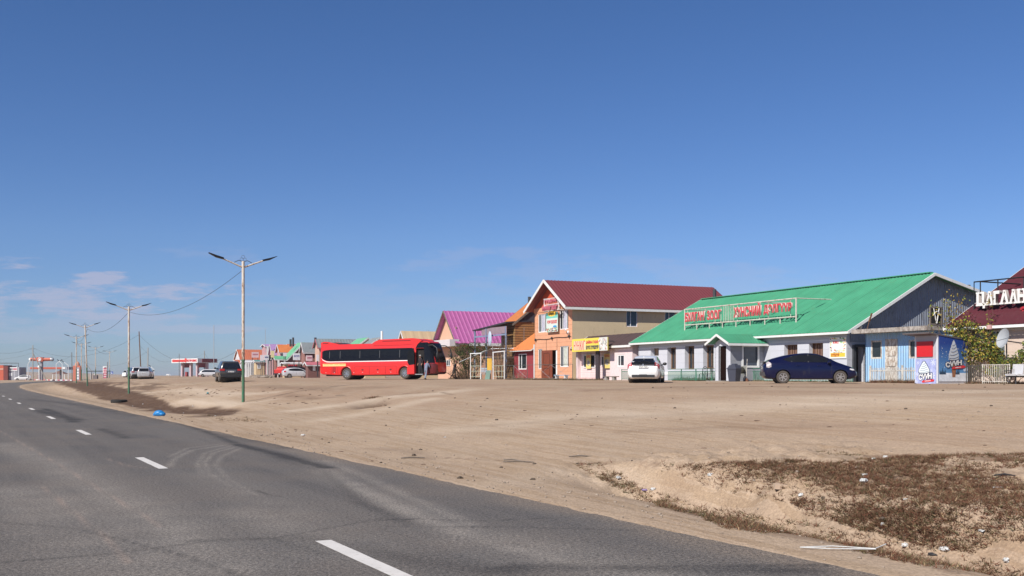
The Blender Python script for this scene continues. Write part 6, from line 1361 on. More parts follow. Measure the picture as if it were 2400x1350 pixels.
# white gate frames by the garden
def gatef(label,pl,pr,ptl,ptr,d0,d1):
    a=GD(pl,d0); b=GD(pr,d1); t=thing('garden_gate',label,'gate',a,math.atan2(b.y-a.y,b.x-a.x)); W=math.hypot(b.x-a.x,b.y-a.y); ha=PZ(ptl,d0)-a.z; hb=PZ(ptr,d1)-b.z
    for x,h_ in ((0,ha),(W,hb)): MB().tube([(x,0,-.2),(x,0,h_)],.045,6).build('post',WHITE,t,True)
    mb=MB(); mb.tube([(-.05,0,ha),(W+.1,0,hb)],.05,6); mb.build('top_bar',WHITE,t); mb=MB()
    for z in (.25,.75,1.25): mb.tube([(0,0,z),(W,0,z)],.022,5)
    for i in range(1,4): x=W*i/4; mb.tube([(x,0,.1),(x,0,1.25)],.014,4)
    mb.build('lattice_rail',M('pale_green_rail',(.42,.48,.40),.7,.1),t); mb=MB()
    for i in range(3): x=W*(i+.5)/3; mb.tube([(x-.12,0,.15),(x+.1,0,.7),(x-.12,0,1.25)],.02,4); mb.tube([(x+.12,0,.15),(x-.1,0,.7),(x+.12,0,1.25)],.02,4)
    for x in (W*.4,W*.7): mb.tube([(x,0,1.25),(x+.12,0,1.7),(x,0,ha-.1)],.016,4)
    mb.build('curved_bars',M('ochre_bars',(.30,.20,.09),.8,.3,4),t); return t
gatef('left white framed garden gate by the dark green shrub',1103,1127,829,828,97,96); gatef('right white framed garden gate by the brown bush',1156,1182,826,823,95,93)
g=GD(1150,97); t=thing('pergola','thin pale rafters over the garden gates','pergola',g)
mb=MB(); mb.tube([(-1.0,0,2.35),(0,1.,2.9),(5.,0,3.0)],.03,5); mb.tube([(-3.,0,1.6),(-.4,.3,2.75)],.025,5); mb.tube([(2.8,0,1.8),(4.2,0,3.0)],.025,5); mb.build('rafter',STEEL,t); MB().tube([(.2,.3,-.1),(.2,.3,3.2)],.04,6).build('post',STEEL,t)
g=GD(1147,96); tag(MB().box(-.22,.22,-.03,.03,.85,1.95).build('hanging_cloth',M('cloth_yellow',(.70,.42,.06),.8,.15,4),None,loc=g),'yellow cloth hanging between the white garden gates','cloth')
g=GD(1136,96.5); t=thing('garden_bench','pale blue slatted bench between the white garden gates','bench',g,-.3)
mb=MB(); [mb.box(-.5,.5,.0+.12*i,.08+.12*i,.48,.52) for i in range(3)]; mb.build('seat',M('bench_blue',(.35,.45,.55),.7,.1),t); mb=MB(); [mb.box(-.5,.5,.36,.40,.65+.16*i,.74+.16*i) for i in range(3)]; mb.build('backrest',M('bench_blue',(.35,.45,.55)),t)
for x in (-.45,.45): MB().box(x-.03,x+.03,.0,.4,0,.48).build('leg',STEEL,t)
g=GD(1145,95.5); tag(MB().prism([(-.35,0),(.1,0),(.18,.8),(-.2,.8)],1,-.25,.25).build('storage_box',M('box_green',(.20,.32,.27),.7,.1),None,loc=g),'tilted pale green box beside the blue garden bench','box')
# ================================================================ things by the porch
def chair(px,sb,label,rz):
    f=FR(px,sb); g=V((f.o.x,f.o.y,Hs(f.o.x,f.o.y))); t=thing('wire_chair',label,'chair',g,f.phi+rz,'wire chairs by the grey wall')
    I=M('black_iron',(.02,.02,.022),.5,.1)
    mb=MB(); mb.lathe((0,0,.45),2,[(0,.21),(.03,.21)],16); mb.build('seat',I,t)
    for x,y in ((-.18,-.16),(.18,-.16),(-.18,.18),(.18,.18)): MB().tube([(x,y,.45),(x*1.15,y*1.15,0)],.018,5).build('leg',I,t)
    mb=MB(); mb.tube([(-.2+.0*i,.19,.45) for i in (0,)]+[(.2*math.cos(q),.2,.68+.26*math.sin(q)) for q in np.linspace(PI*1.15,-.15*PI,16)]+[(.2,.19,.45)],.02,5); mb.tube([(.1*math.cos(q),.2,.70+.14*math.sin(q)) for q in np.linspace(0,2*PI,14)],.015,4); mb.tube([(0,.2,.45),(0,.2,.9)],.013,4); mb.build('backrest',I,t)
chair(1648,-1.5,'ornate black wire chair, the left one of the pair by the window',PI*.1); chair(1661,-1.5,'ornate black wire chair, the right one of the pair nearer the porch',-PI*.05)
f=FR(1721,-3.3); g=V((f.o.x,f.o.y,Hs(f.o.x,f.o.y))); t=thing('litter_bin','tall dark grey plastic bin with a swing lid by the porch door','bin',g,f.phi+.3); BM=M('bin_grey',(.05,.055,.08),.55,.08,3)
mb=MB(); mb.add([(-.24,-.22,0),(.24,-.22,0),(.24,.22,0),(-.24,.22,0),(-.31,-.28,.74),(.31,-.28,.74),(.31,.28,.74),(-.31,.28,.74)],[(3,2,1,0),(4,5,6,7),(0,1,5,4),(1,2,6,5),(2,3,7,6),(3,0,4,7)]); mb.build('body',BM,t)
mb=MB(); mb.box(-.35,.35,-.31,.31,.74,.79); mb.prism([(-.32,.79),(.32,.79),(.22,.98),(-.16,.98)],1,-.28,.28); mb.build('lid',BM,t); MB().prism([(-.14,.97),(.16,.97),(.12,1.06),(-.06,1.06)],1,-.14,.14).build('flap',BM,t)
f=FR(1738,-2.2); g=V((f.o.x,f.o.y,Hs(f.o.x,f.o.y))); t=thing('plastic_chair','grey plastic chair with a dark bundle behind the bin','chair',g,f.phi+.6); PCM=M('chair_grey',(.20,.20,.18),.7,.15)
MB().box(-.24,.24,-.24,.24,.42,.47).build('seat',PCM,t); MB().box(-.24,.24,.2,.25,.47,.92).build('backrest',PCM,t)
for x,y in ((-.2,-.2),(.2,-.2),(-.2,.2),(.2,.2)): MB().box(x-.025,x+.025,y-.025,y+.025,0,.42).build('leg',PCM,t)
tag(MB().ell((0,0,.66),(.2,.18,.22),10,7,.1).build('cloth_bundle',M('bundle_dark',(.05,.045,.03),.9,.3),None,True,g),'dark cloth bundle lying on the grey plastic chair','bundle')
f=FR(1749,-2.4); g=V((f.o.x,f.o.y,Hs(f.o.x,f.o.y))); t=thing('broom','broom leaning upright between the bin and the fence','broom',g,f.phi); MB().tube([(0,0,.15),(-.1,.15,1.35)],.018,5).build('handle',PWH,t); MB().prism([(-.14,0),(.16,0),(.04,.2),(-.03,.2)],1,-.06,.06).build('bristles',M('bristle',(.16,.07,.04),.9,.2),t)
f=FR(1430,-1.6); g=V((f.o.x,f.o.y,Hs(f.o.x,f.o.y))); t=thing('low_bench','low rough plank bench in front of the pink shop','bench',g,f.phi); MB().box(-.9,1.1,-.15,.15,.24,.3).build('plank',WOODG,t)
for x in (-.5,.6): MB().box(x-.15,x+.15,-.12,.12,0,.24).build('support',CONC,t)
f=FR(1316,-2.4); g=V((f.o.x,f.o.y,Hs(f.o.x,f.o.y))); t=thing('low_bench','pale blue low bench beside the red brown door','bench',g,f.phi); MB().box(-1,1,-.2,.2,.36,.42).build('plank',M('bench_blue',(.35,.45,.55)),t)
for x in (-.8,.8): MB().box(x-.06,x+.06,-.15,.15,0,.36).build('leg',WHITE,t)
# seats at the right edge
f=FR(2362,-2.6); g=V((f.o.x,f.o.y,Hs(f.o.x,f.o.y))); t=thing('seat_row','row of worn white moulded seats on a steel bar at the right edge','seats',g,f.phi); WS=M('seat_white',(.52,.52,.54),.5,.06,4,dirt=((.2,.17,.15),.3,6))
for i in range(4):
    x=.05+i*.62; mb=MB(); sec=[(-.25,.44),(-.22,.40),(.12,.40),(.20,.46),(.26,.86),(.30,.86),(.25,.42),(.14,.35),(-.24,.36)]; mb.prism([(a,b) for a,b in sec],0,x,x+.54); mb.build('seat',WS,t,True)
MB().beam((-.1,0,.32),(2.6,0,.32),.06).build('support_bar',DKSTEEL,t); mb=MB(); mb.tube([(-.02,-.2,.56),(-.02,.2,.60),(-.02,.25,.4)],.02,5); mb.build('armrest',DKSTEEL,t)
for x in (.4,2.1): MB().tube([(x,0,0),(x,0,.32)],.03,5).build('leg',DKSTEEL,t)
# ================================================================ vegetation
def leafmat(name,c,var=.35,sc=9):
    m,nt,b=_nt(name); tc=N(nt,'ShaderNodeTexCoord'); n=noise(nt,tc.outputs['Object'],sc,4,.7)
    nt.links.new(mixc(nt,ramp(nt,n,.35,.65),tuple(x*(1-var) for x in c),tuple(x*(1+var) for x in c)),b.inputs['Base Color']); b.inputs['Roughness'].default_value=.8; b.inputs['Specular IOR Level'].default_value=.2; return m
def quads(name,P,Dv,Wd,Ln,mats,mi,parent=None,tri=False):
    """leaf / blade faces: base points P (n,3), direction Dv, width, length"""
    n=len(P); r=RNG.normal(size=(n,3)); sd_=np.cross(Dv,r); sd_/=np.linalg.norm(sd_,axis=1)[:,None]+1e-9
    w=Wd[:,None]*sd_/2; L_=Dv*Ln[:,None]
    if tri: vs=np.stack([P-w,P+w,P+L_],1); k=3
    else: vs=np.stack([P,P+L_*.5-w,P+L_,P+L_*.5+w],1); k=4
    me=bpy.data.meshes.new(name); me.vertices.add(n*k); me.vertices.foreach_set('co',vs.astype(np.float32).ravel())
    me.loops.add(n*k); me.loops.foreach_set('vertex_index',np.arange(n*k,dtype=np.int32)); me.polygons.add(n)
    me.polygons.foreach_set('loop_start',np.arange(0,n*k,k,dtype=np.int32)); me.polygons.foreach_set('loop_total',np.full(n,k,np.int32))
    for m in mats: me.materials.append(m)
    me.polygons.foreach_set('material_index',mi.astype(np.int32)); me.update(calc_edges=True)
    o=bpy.data.objects.new(name,me); C.objects.link(o); o.parent=parent; return o
def unit(n,up=.0,spread=1.):
    d=RNG.normal(size=(n,3))*spread; d[:,2]=np.abs(d[:,2])*.4+up if up>0 else d[:,2]; return d/(np.linalg.norm(d,axis=1)[:,None]+1e-9)
GB1=leafmat('dry_grass_brown',(.125,.070,.042)); GB2=leafmat('dry_grass_red',(.155,.068,.042)); GB3=leafmat('dry_grass_straw',(.30,.21,.125)); GB4=leafmat('dry_grass_olive',(.105,.095,.045))
def tufts(name,poly,n,hmin,hmax,dens,mixp,wd=.009,blades=7,label_kind=True,noise_s=.9,thr=.0):
    xs=[p[0] for p in poly]; ys=[p[1] for p in poly]; pts=[]
    # sample evenly on the ground
    gs=[G(*p) for p in poly]; x0,x1=min(g.x for g in gs)-.5,max(g.x for g in gs)+.5; y0,y1=min(g.y for g in gs)-.5,max(g.y for g in gs)+.5
    X=RNG.uniform(x0,x1,n); Y=RNG.uniform(y0,y1,n); Z=H(X,Y); a,b=proj(X,Y,Z)
    jx=a+26*vnoise(X*1.6,Y*1.6)*(15/Y); jy=b+14*vnoise(X*1.9+9,Y*1.9)*(15/Y)
    ok=pip(jx,jy,poly); den=dens(X,Y,a,b); ok&=RNG.random(n)<den
    X,Y,Z=X[ok],Y[ok],Z[ok]; m=len(X); big=RNG.random(m)**2
    P=np.repeat(np.stack([X,Y,Z],1),blades,0); P[:,:2]+=RNG.normal(size=(m*blades,2))*.02; P[:,2]-=.012
    Dv=unit(m*blades,.35); Ln=np.repeat(hmin+(hmax-hmin)*big,blades)*RNG.uniform(.5,1.2,m*blades)
    mi=np.repeat(RNG.choice(4,m,p=mixp),blades); sw=RNG.random(m*blades)<.25; mi[sw]=RNG.choice(4,sw.sum(),p=mixp)
    o=quads(name,P,Dv,np.full(m*blades,wd)*RNG.uniform(.6,1.5,m*blades),Ln,[GB1,GB2,GB3,GB4],mi,tri=True); return tag(o,kind='stuff')
def dv(X,Y,a,b):
    s,u=road_su(X,Y); cen=9.35+.07*np.clip(s-6,0,12)
    d=np.clip(.80+1.5*fbm(X,Y,3,.8)+.6*vnoise(X*4,Y*4),0,1)
    bank=np.exp(-((u-cen-.45)/.45)**2); d*=1-.85*bank*(1-.9*np.clip((a-1950)/220,0,1))
    return np.clip(d,0,1)
tufts('dry_grass',[(1600,1085),(1750,1078),(2000,1082),(2250,1062),(2440,1058),(2440,1268),(2340,1272),(2270,1300),(2190,1290),(2040,1225),(1880,1190),(1740,1160),(1640,1135),(1560,1115)],125000,.03,.10,dv,[.38,.36,.12,.14])
tufts('dry_grass',[(1338,1088),(1400,1085),(1440,1100),(1500,1140),(1560,1165),(1680,1195),(1880,1225),(2060,1255),(2240,1300),(2440,1345),(2440,1365),(2200,1330),(2030,1296),(1880,1262),(1700,1232),(1560,1192),(1440,1142),(1370,1108)],60000,.03,.13,lambda X,Y,a,b: np.clip(.75+1.2*fbm(X,Y,2,1.5),0,1),[.36,.26,.14,.24])
tufts('dry_grass',[(1850,1172),(2440,1215),(2440,1262),(2340,1268),(2270,1298),(2190,1288),(2040,1242),(1900,1212)],60000,.03,.11,lambda X,Y,a,b: np.clip(.7+1.5*fbm(X,Y,3,1.1),0,1),[.42,.3,.12,.16])
tufts('dry_grass',[(1430,1085),(1500,1076),(1580,1080),(1640,1092),(1560,1102),(1470,1096)],5000,.02,.09,lambda X,Y,a,b: np.clip(.2+1.9*fbm(X,Y,2,1.2),0,1),[.3,.1,.2,.4])
tufts('dry_grass',[(1915,1058),(1960,1054),(2025,1060),(2015,1068),(1940,1068)],3000,.02,.08,lambda X,Y,a,b: .5+0*X,[.1,.1,.3,.5])
tufts('dry_grass',[(2000,1270),(2250,1250),(2440,1240),(2440,1330),(2260,1300)],12000,.03,.12,lambda X,Y,a,b: np.clip(.2+1.6*fbm(X,Y,2,1.1),0,1),[.3,.3,.2,.2])
tufts('dry_grass',[(470,972),(520,985),(620,992),(640,985),(560,978)],2500,.03,.12,lambda X,Y,a,b: np.clip(.3+1.2*fbm(X,Y,2,1),0,1),[.4,.1,.3,.2],.02)
tufts('dry_grass',[(835,940),(870,930),(915,932),(922,945),(880,958),(840,955)],2600,.03,.14,lambda X,Y,a,b: np.clip(.1+1.8*fbm(X*.7,Y*.4,2,1.2),0,1),[.75,.1,.05,.1],.03)
tufts('dry_grass',[(130,895),(330,900),(430,950),(560,962),(500,976),(420,968),(300,940),(190,915)],9000,.03,.12,lambda X,Y,a,b: np.clip(.3+1.2*fbm(X*.5,Y*.5,2,1),0,1),[.6,.2,.1,.1],.03,5)
# weeds along the foot of the buildings
def weeds(label,pl,pr,sb0,sb1,n,h,mix_,w_=.02):
    P=[];f=FR(pl,sb0); W=f.x(pr)
    X=RNG.uniform(0,W,n); Yl=RNG.uniform(0,sb1-sb0,n); px_=f.o.x+f.ex.x*X+f.ey.x*Yl; py_=f.o.y+f.ex.y*X+f.ey.y*Yl; Z=H(px_,py_)
    bl=6; P=np.repeat(np.stack([px_,py_,Z],1),bl,0); P[:,:2]+=RNG.normal(size=(n*bl,2))*.05; Dv=unit(n*bl,.5); Ln=np.repeat(h*RNG.random(n)**1.5+.04,bl)*RNG.uniform(.5,1.2,n*bl)
    return tag(quads('weeds',P,Dv,np.full(n*bl,w_),Ln,[GB1,GB2,GB3,GB4],np.repeat(RNG.choice(4,n,p=mix_),bl),tri=True),kind='stuff')
weeds('',1180,1345,-4.2,-2.9,1500,.28,[.45,.1,.25,.2]); weeds('',1350,1400,-1.6,-.6,350,.22,[.4,.1,.3,.2]); weeds('',2030,2150,-1.9,-.5,1600,.28,[.35,.35,.2,.1]); weeds('',1575,1672,-.8,-.1,900,.45,[.4,.1,.2,.3]); weeds('',2262,2400,-2.4,-1.9,900,.22,[.4,.2,.2,.2]); weeds('',1760,1990,-1.2,-.8,500,.14,[.3,.1,.3,.3]); weeds('',1050,1100,-2,-.5,700,.5,[.6,.1,.1,.2])
# pebbles
def stones(name,n,region,smin,smax,mat):
    X=RNG.uniform(region[0],region[1],n*3); Y=RNG.uniform(region[2],region[3],n*3); s,u=road_su(X,Y); ok=(u>6.9)&(RNG.random(n*3)<.15+.9*np.exp(-np.abs(u-7.4)/1.0)); X,Y=X[ok][:n],Y[ok][:n]; Z=H(X,Y); mb=MB()
    for x,y,z in zip(X,Y,Z):
        r=random.uniform(smin,smax); mb.ell((x,y,z+r*.2),(r,r*random.uniform(.6,1.1),r*.6),5,4,.25)
    return tag(mb.build(name,mat),kind='stuff')
stones('gravel',1500,(-8,14,9,34),.008,.030,M('pebble',(.30,.24,.19),.9,.4,14))
stones('dark_crumbs',260,(-14,30,12,52),.02,.055,M('crumb_dark',(.10,.075,.055),.9,.4,14))
# shrubs
def crown(name,par,lumps,n,size,mats,p,droop=0.,flat=0):
    Ps=[];tot=sum(a[3]*a[4]*a[5] for a in lumps)
    for cx,cy,cz,rx,ry,rz in lumps:
        k=int(n*rx*ry*rz/tot); d=RNG.normal(size=(k,3)); d/=np.linalg.norm(d,axis=1)[:,None]; r=RNG.random(k)**.45
        # clumps
        q=d*r[:,None]*np.array([rx,ry,rz])+np.array([cx,cy,cz]); keep=(vnoise(q[:,0]*3.1+q[:,2]*1.7,q[:,2]*3.+q[:,1])>-.18); Ps.append(q[keep])
    P=np.concatenate(Ps); m=len(P); Dv=unit(m); Dv[:,2]-=droop; Dv/=np.linalg.norm(Dv,axis=1)[:,None]
    return quads(name,P,Dv,size*RNG.uniform(.5,1.,m),size*1.5*RNG.uniform(.6,1.3,m),mats,RNG.choice(len(mats),m,p=p),par)
def stems(par,n,spread,h,r,mat,name='stem',lean=.3,bend=4):
    mb=MB()
    for i in range(n):
        a=random.uniform(0,2*PI); q=random.random()**.5*spread; x,y=q*math.cos(a)*.35,q*math.sin(a)*.35; pts=[(x,y,-.1)]; hh=h*random.uniform(.55,1.)
        for k in range(1,bend+1): t=k/bend; pts.append((x+math.cos(a)*q*t+random.uniform(-.08,.08)*h*.4,y+math.sin(a)*q*t*.8+random.uniform(-.05,.05)*h*.4,hh*t))
        mb.tube(pts,[r*(1-.8*k/bend) for k in range(bend+1)],5)
        for b_ in range(3):
            k=random.randint(1,bend-1); p=V(pts[k]); d=V((random.uniform(-1,1),random.uniform(-1,1),random.uniform(.3,1))).normalized()*h*random.uniform(.12,.28); mb.tube([p,p+d*.5+V((0,0,.03)),p+d],[r*.45,r*.3,r*.12],4)
    return mb.build(name,mat,par)
BARK=M('bark',(.11,.075,.05),.9,.3,9)
LG=leafmat('leaf_dark_green',(.045,.060,.022)); LO=leafmat('leaf_olive',(.085,.085,.035)); LY=leafmat('leaf_yellow',(.36,.27,.05)); LYG=leafmat('leaf_yellow_green',(.17,.20,.035)); LB_=leafmat('leaf_brown',(.16,.085,.04)); LLG=leafmat('leaf_green',(.075,.115,.025))
g=GD(1098,101); t=thing('shrub','large dark green shrub spreading before the magenta roofed house','shrub',g)
stems(t,14,1.8,2.9,.05,BARK,'trunk'); crown('crown',t,[(0,0,2.1,1.7,1.1,1.2),(-1.1,0,2.4,.9,.8,1.0),(.9,0,2.7,1.0,.8,1.0),(1.6,.2,3.2,.8,.6,.6),(-.2,0,1.2,1.2,.8,.8),(0,0,3.3,.8,.6,.45)],5200,.10,[LG,LO,LLG],[.45,.4,.15])
g=GD(1176,97); t=thing('bush','tall bare brown bush behind the right garden gate','bush',g)
stems(t,46,1.5,3.9,.022,M('twig_brown',(.13,.085,.06),.9,.3,9),'twigs',bend=5); crown('crown',t,[(0,0,2.9,1.3,.8,1.2),(.5,0,1.6,1.1,.7,1.1)],2200,.05,[LB_,LO],[.8,.2])
g=GD(1082,98); t=thing('bush','low dark tangle of bare bushes under the green shrub','bush',g); stems(t,40,1.3,1.1,.02,BARK,'twigs',bend=3); crown('crown',t,[(0,0,.5,1.3,.6,.5)],900,.06,[LG,LB_],[.5,.5])
g=GD(1216,94.5); t=thing('bush','thin bare bush in front of the crimson annexe','bush',g); stems(t,26,1.1,.9,.014,M('twig_pale',(.30,.22,.16),.9,.3,9),'twigs',bend=3)
f=FR(2238,-.9); g=V((f.o.x,f.o.y,Hs(f.o.x,f.o.y))); t=thing('climbing_vine','yellow and green leafy vine climbing beside the blue kiosk','vine',g,PHI)
stems(t,22,1.1,3.4,.02,BARK,'stem',bend=6); o=crown('foliage',t,[(.9,.25,1.9,1.3,.5,1.05),(1.7,.2,1.5,.75,.4,1.1),(.2,.3,2.5,1.1,.4,.6),(2.1,.3,1.0,.5,.4,.8)],4600,.09,[LY,LYG,LLG,LB_,LG],[.24,.30,.2,.10,.16],.2)
t=thing('climbing_vine','sparse yellowing vine trailing up over the roof edge and corrugated gable','vine',tuple(f.w(-.2,0.35)[:2])+(g.z,),PHI); mb=MB(); lv=[]
for i in range(13):
    x=random.uniform(-1.4,2.2); pts=[(x,0,2.4)]; z=2.4
    for k in range(6): x+=random.uniform(-.22,.18); z+=random.uniform(.15,.42); pts.append((x,random.uniform(-.1,.1),z)); lv.append((x,0,z))
    mb.tube(pts,[.014*(1-.12*k) for k in range(7)],4)
mb.build('stem',BARK,t); lp_=np.array(lv*4)+RNG.normal(size=(len(lv)*4,3))*.10; m=len(lp_); quads('foliage',lp_,unit(m),np.full(m,.075),np.full(m,.11),[LY,LYG,LB_],RNG.choice(3,m,p=[.45,.3,.25]),t)
f=FR(2352,-1.9); g=V((f.o.x,f.o.y,Hs(f.o.x,f.o.y))); t=thing('bush','leafy yellow green bush behind the white seats and dish','bush',g,PHI)
stems(t,14,1.3,1.5,.018,BARK,'stem',bend=4); crown('foliage',t,[(.3,0,.95,.7,.4,.30),(-.3,0,.6,.5,.35,.3),(1.5,0,1.05,1.2,.4,.4),(.75,.2,1.5,.25,.2,.45),(2.6,0,1.05,.8,.4,.4)],2600,.085,[LYG,LLG,LY,LG],[.42,.3,.12,.16],.1)
# bare tree beyond the tan roof
g=GD(988,150); t=thing('bare_tree','bare grey tree beyond the tan roofed house','tree',g); mb=MB(); mb.tube([(0,0,-.2),(.05,0,2.2),(0,0,4)],[.18,.14,.1],7); mb.build('trunk',M('bark_grey',(.16,.13,.12),.9,.2),t); mb=MB()
def br(p,d,l,r,n):
    q=p+d*l; mb.tube([p,p.lerp(q,.5)+V((random.uniform(-.05,.05),0,0)),q],[r,r*.8,r*.55],4)
    if n>0:
        for _ in range(3): br(p.lerp(q,random.uniform(.5,1)),(d+V((random.uniform(-.8,.8),random.uniform(-.8,.8),random.uniform(-.1,.5)))).normalized(),l*.68,r*.55,n-1)
for i in range(7): a=2*PI*i/7; br(V((0,0,3+.2*i)),V((math.cos(a)*.7,math.sin(a)*.7,.9)).normalized(),1.5,.05,3)
mb.build('crown',M('bark_grey',(.16,.13,.12)),t)
# ================================================================ litter on the dirt
def crumple(name,label,px,py,r,mat,cat='litter',sq=.5,group=None,rot=None):
    g=G(px,py); r*=.52
    mb=MB(); mb.ell((0,0,r*sq*.4),(r,r*random.uniform(.5,.8),r*sq),9,6,.34); mb.add([(r*.2,-r*.5,.01),(r*1.5,-r*.2,r*.5*random.random()),(r*1.2,r*.6,.02),(r*.1,r*.7,r*.6*random.random())],[(0,1,2),(0,2,3)])
    o=mb.build(name,mat,None,False,g); o.rotation_euler=(0,0,rot if rot is not None else random.uniform(0,6)); return tag(o,label,cat,group)
BAGB=M('bag_blue',(.02,.22,.55),.35,.25,6,bump=.03,bscale=9); WP=M('litter_white',(.55,.55,.54),.6,.15,12); TP=M('litter_teal',(.05,.30,.34),.5,.2,9); BRK=M('brick_pale',(.50,.37,.27),.9,.1,6); LBK=M('litter_black',(.03,.03,.035),.6,.2)
g=G(373,976); mb=MB(); 
for a in ((0,0,.13,.27,.2,.17),(-.12,.05,.09,.2,.17,.11),(.13,-.02,.1,.2,.17,.12)): mb.ell(a[:3],a[3:],14,9,.06)
mb.tube([(-.2,0,.06),(-.33,.02,.03)],[.05,.01],5)
o=mb.build('plastic_bag',BAGB,None,True,g,angle=1.2); o.scale=(.82,.82,.82); tag(o,'bright blue full plastic bag lying at the road edge','bag')
crumple('plastic_bag','small teal bag on the lot left of the nearest lamp',487,923,.20,TP,'bag',.7)
for px,py,r,l in ((1665,1113,.09,'white paper scrap at the left end of the bank plateau'),(1698,1075,.09,'white crumpled bag on bare dirt above the dry grass'),(1878,1153,.09,'pale crumpled paper right of the pale brick'),(2024,1115,.08,'grey crumpled sheet just above the black and white wrapper'),(2025,1126,.11,'black and white crumpled wrapper in the middle of the grass'),
    (2047,1080,.08,'dark grey wrapper at the upper edge of the grass'),(2075,1070,.07,'thin white upright scrap at the upper edge of the grass'),(2121,1176,.04,'tiny white scrap in the grass centre'),(2265,1150,.035,'tiny white dot of litter below the dark plastic piece'),(2215,1290,.12,'white crumpled bag low in the grass near the bottom right'),
    (2123,1285,.09,'flattened clear bottle near the bottom grass edge'),(2300,1255,.08,'pale scrap on the bank near the right edge'),(2358,1317,.09,'pale crumpled wrapper on the bare sandy patch'),(2070,1255,.07,'pale stone like lump at the foot of the bank'),(2290,1122,.04,'small white scrap near the right edge of the grass'),(710,1021,.12,'scattered white scraps on the dirt apron'),(1043,1027,.07,'small white scrap in the middle of the lot'),(1530,1152,.10,'white scrap in the ditch corner'),(1450,1120,.12,'pale lump beside the left weeds of the ditch'),(311,952,.10,'white scrap in the left ditch near the lamp'),(335,948,.12,'white scrap right of the one in the left ditch'),(430,968,.08,'pale scrap at the lower edge of the brown ditch'),(505,975,.08,'pale clod at the right end of the brown ditch'),(452,953,.09,'small grey green scrap on the brown ditch slope')):
    crumple('litter_scrap',l,px,py,r,WP,'litter',random.uniform(.3,.6))
crumple('litter_scrap','black shoe like scrap below the white bag',2183,1304,.09,LBK,'litter',.5); crumple('litter_scrap','purple wrapper lying in the ditch',1512,1144,.16,M('litter_purple',(.30,.22,.42),.5,.2),'litter',.25)
g=G(1829,1160); o=MB().box(-.085,.085,-.05,.05,-.02,.05).build('brick',BRK,None,False,g); o.rotation_euler=(.08,.05,-.15); tag(o,'pale orange brick at the lip of the bank','brick')
g=G(1980,1296); mb=MB(); mb.tube([(-.42,.05,.02),(-.1,.06,.03),(.28,-.03,.02),(.42,.06,.05)],.006,5); mb.tube([(-.42,.05,.02),(-.15,-.03,.02),(.28,-.06,.02)],.006,5); tag(mb.build('plastic_strip',WP,None,False,g),'long thin white plastic strip on the dirt shoulder','litter')
g=G(2350,1151); tag(MB().tube([(-.13,0,.03),(.13,.02,.03)],.007,6).build('white_stick',WP,None,False,g),'short white stick in the grass near the right edge','litter')
for i,(px,py,l_,r_,lab) in enumerate(((968,1075,.5,.2,'thin dark stick on the dirt near the road edge'),(1215,1084,.6,-.05,'thin dark stick at the middle of the dirt apron'),(1362,1072,.5,.15,'thin dark stick left of the ditch weeds'),(1200,1079,.35,-.35,'short dark twig beside the middle stick'),(800,928,.6,.05,'dark twig on the lot below the bus tail'),(2355,1115,.3,0.,'short dark piece in the upper right grass'))):
    g=G(px,py); o=MB().tube([(-l_/2,0,.02),(0,.02,.035),(l_/2,0,.015)],[.012,.016,.008],5).build('stick',WOODG if i<5 else LBK,None,False,g); o.rotation_euler=(0,0,r_); tag(o,lab,'stick')
mb=MB()
for (px0,px1,py0,py1,n) in ((380,520,905,930,26),(600,760,905,950,30),(480,560,912,925,20),(1080,1400,935,1000,10),(1500,2380,940,1060,18),(640,720,1005,1025,10),(740,1000,1060,1090,16)):
    for i in range(n): g=G(random.uniform(px0,px1),random.uniform(py0,py1)); r=random.uniform(.02,.07)*(g.y/50)**.8; mb.ell((g.x,g.y,g.z+r*.1),(r*random.uniform(1,2.2),r,r*.35),6,4,.3)
tag(mb.build('clods',M('clod_dark',(.11,.065,.042),.95,.3,6)),kind='stuff')
# half buried tyre
g=G(279,944); t=thing('old_tyre','black worn tyre half buried at the far ditch edge','tyre',g,.5); mb=MB(); prof=[(-.14,.40),(-.13,.52),(-.08,.57),(.08,.57),(.13,.52),(.14,.40)]
vs=[];n=26
for a,r in prof:
    for j in range(n): q=2*PI*j/n; vs.append((r*math.cos(q)*1.1,r*math.sin(q),a+.10))
mb.add(vs,[(i*n+j,i*n+(j+1)%n,(i+1)*n+(j+1)%n,(i+1)*n+j) for i in range(5) for j in range(n)]); mb.build('tread',BLACK,t,True)
g2=G(250,939)
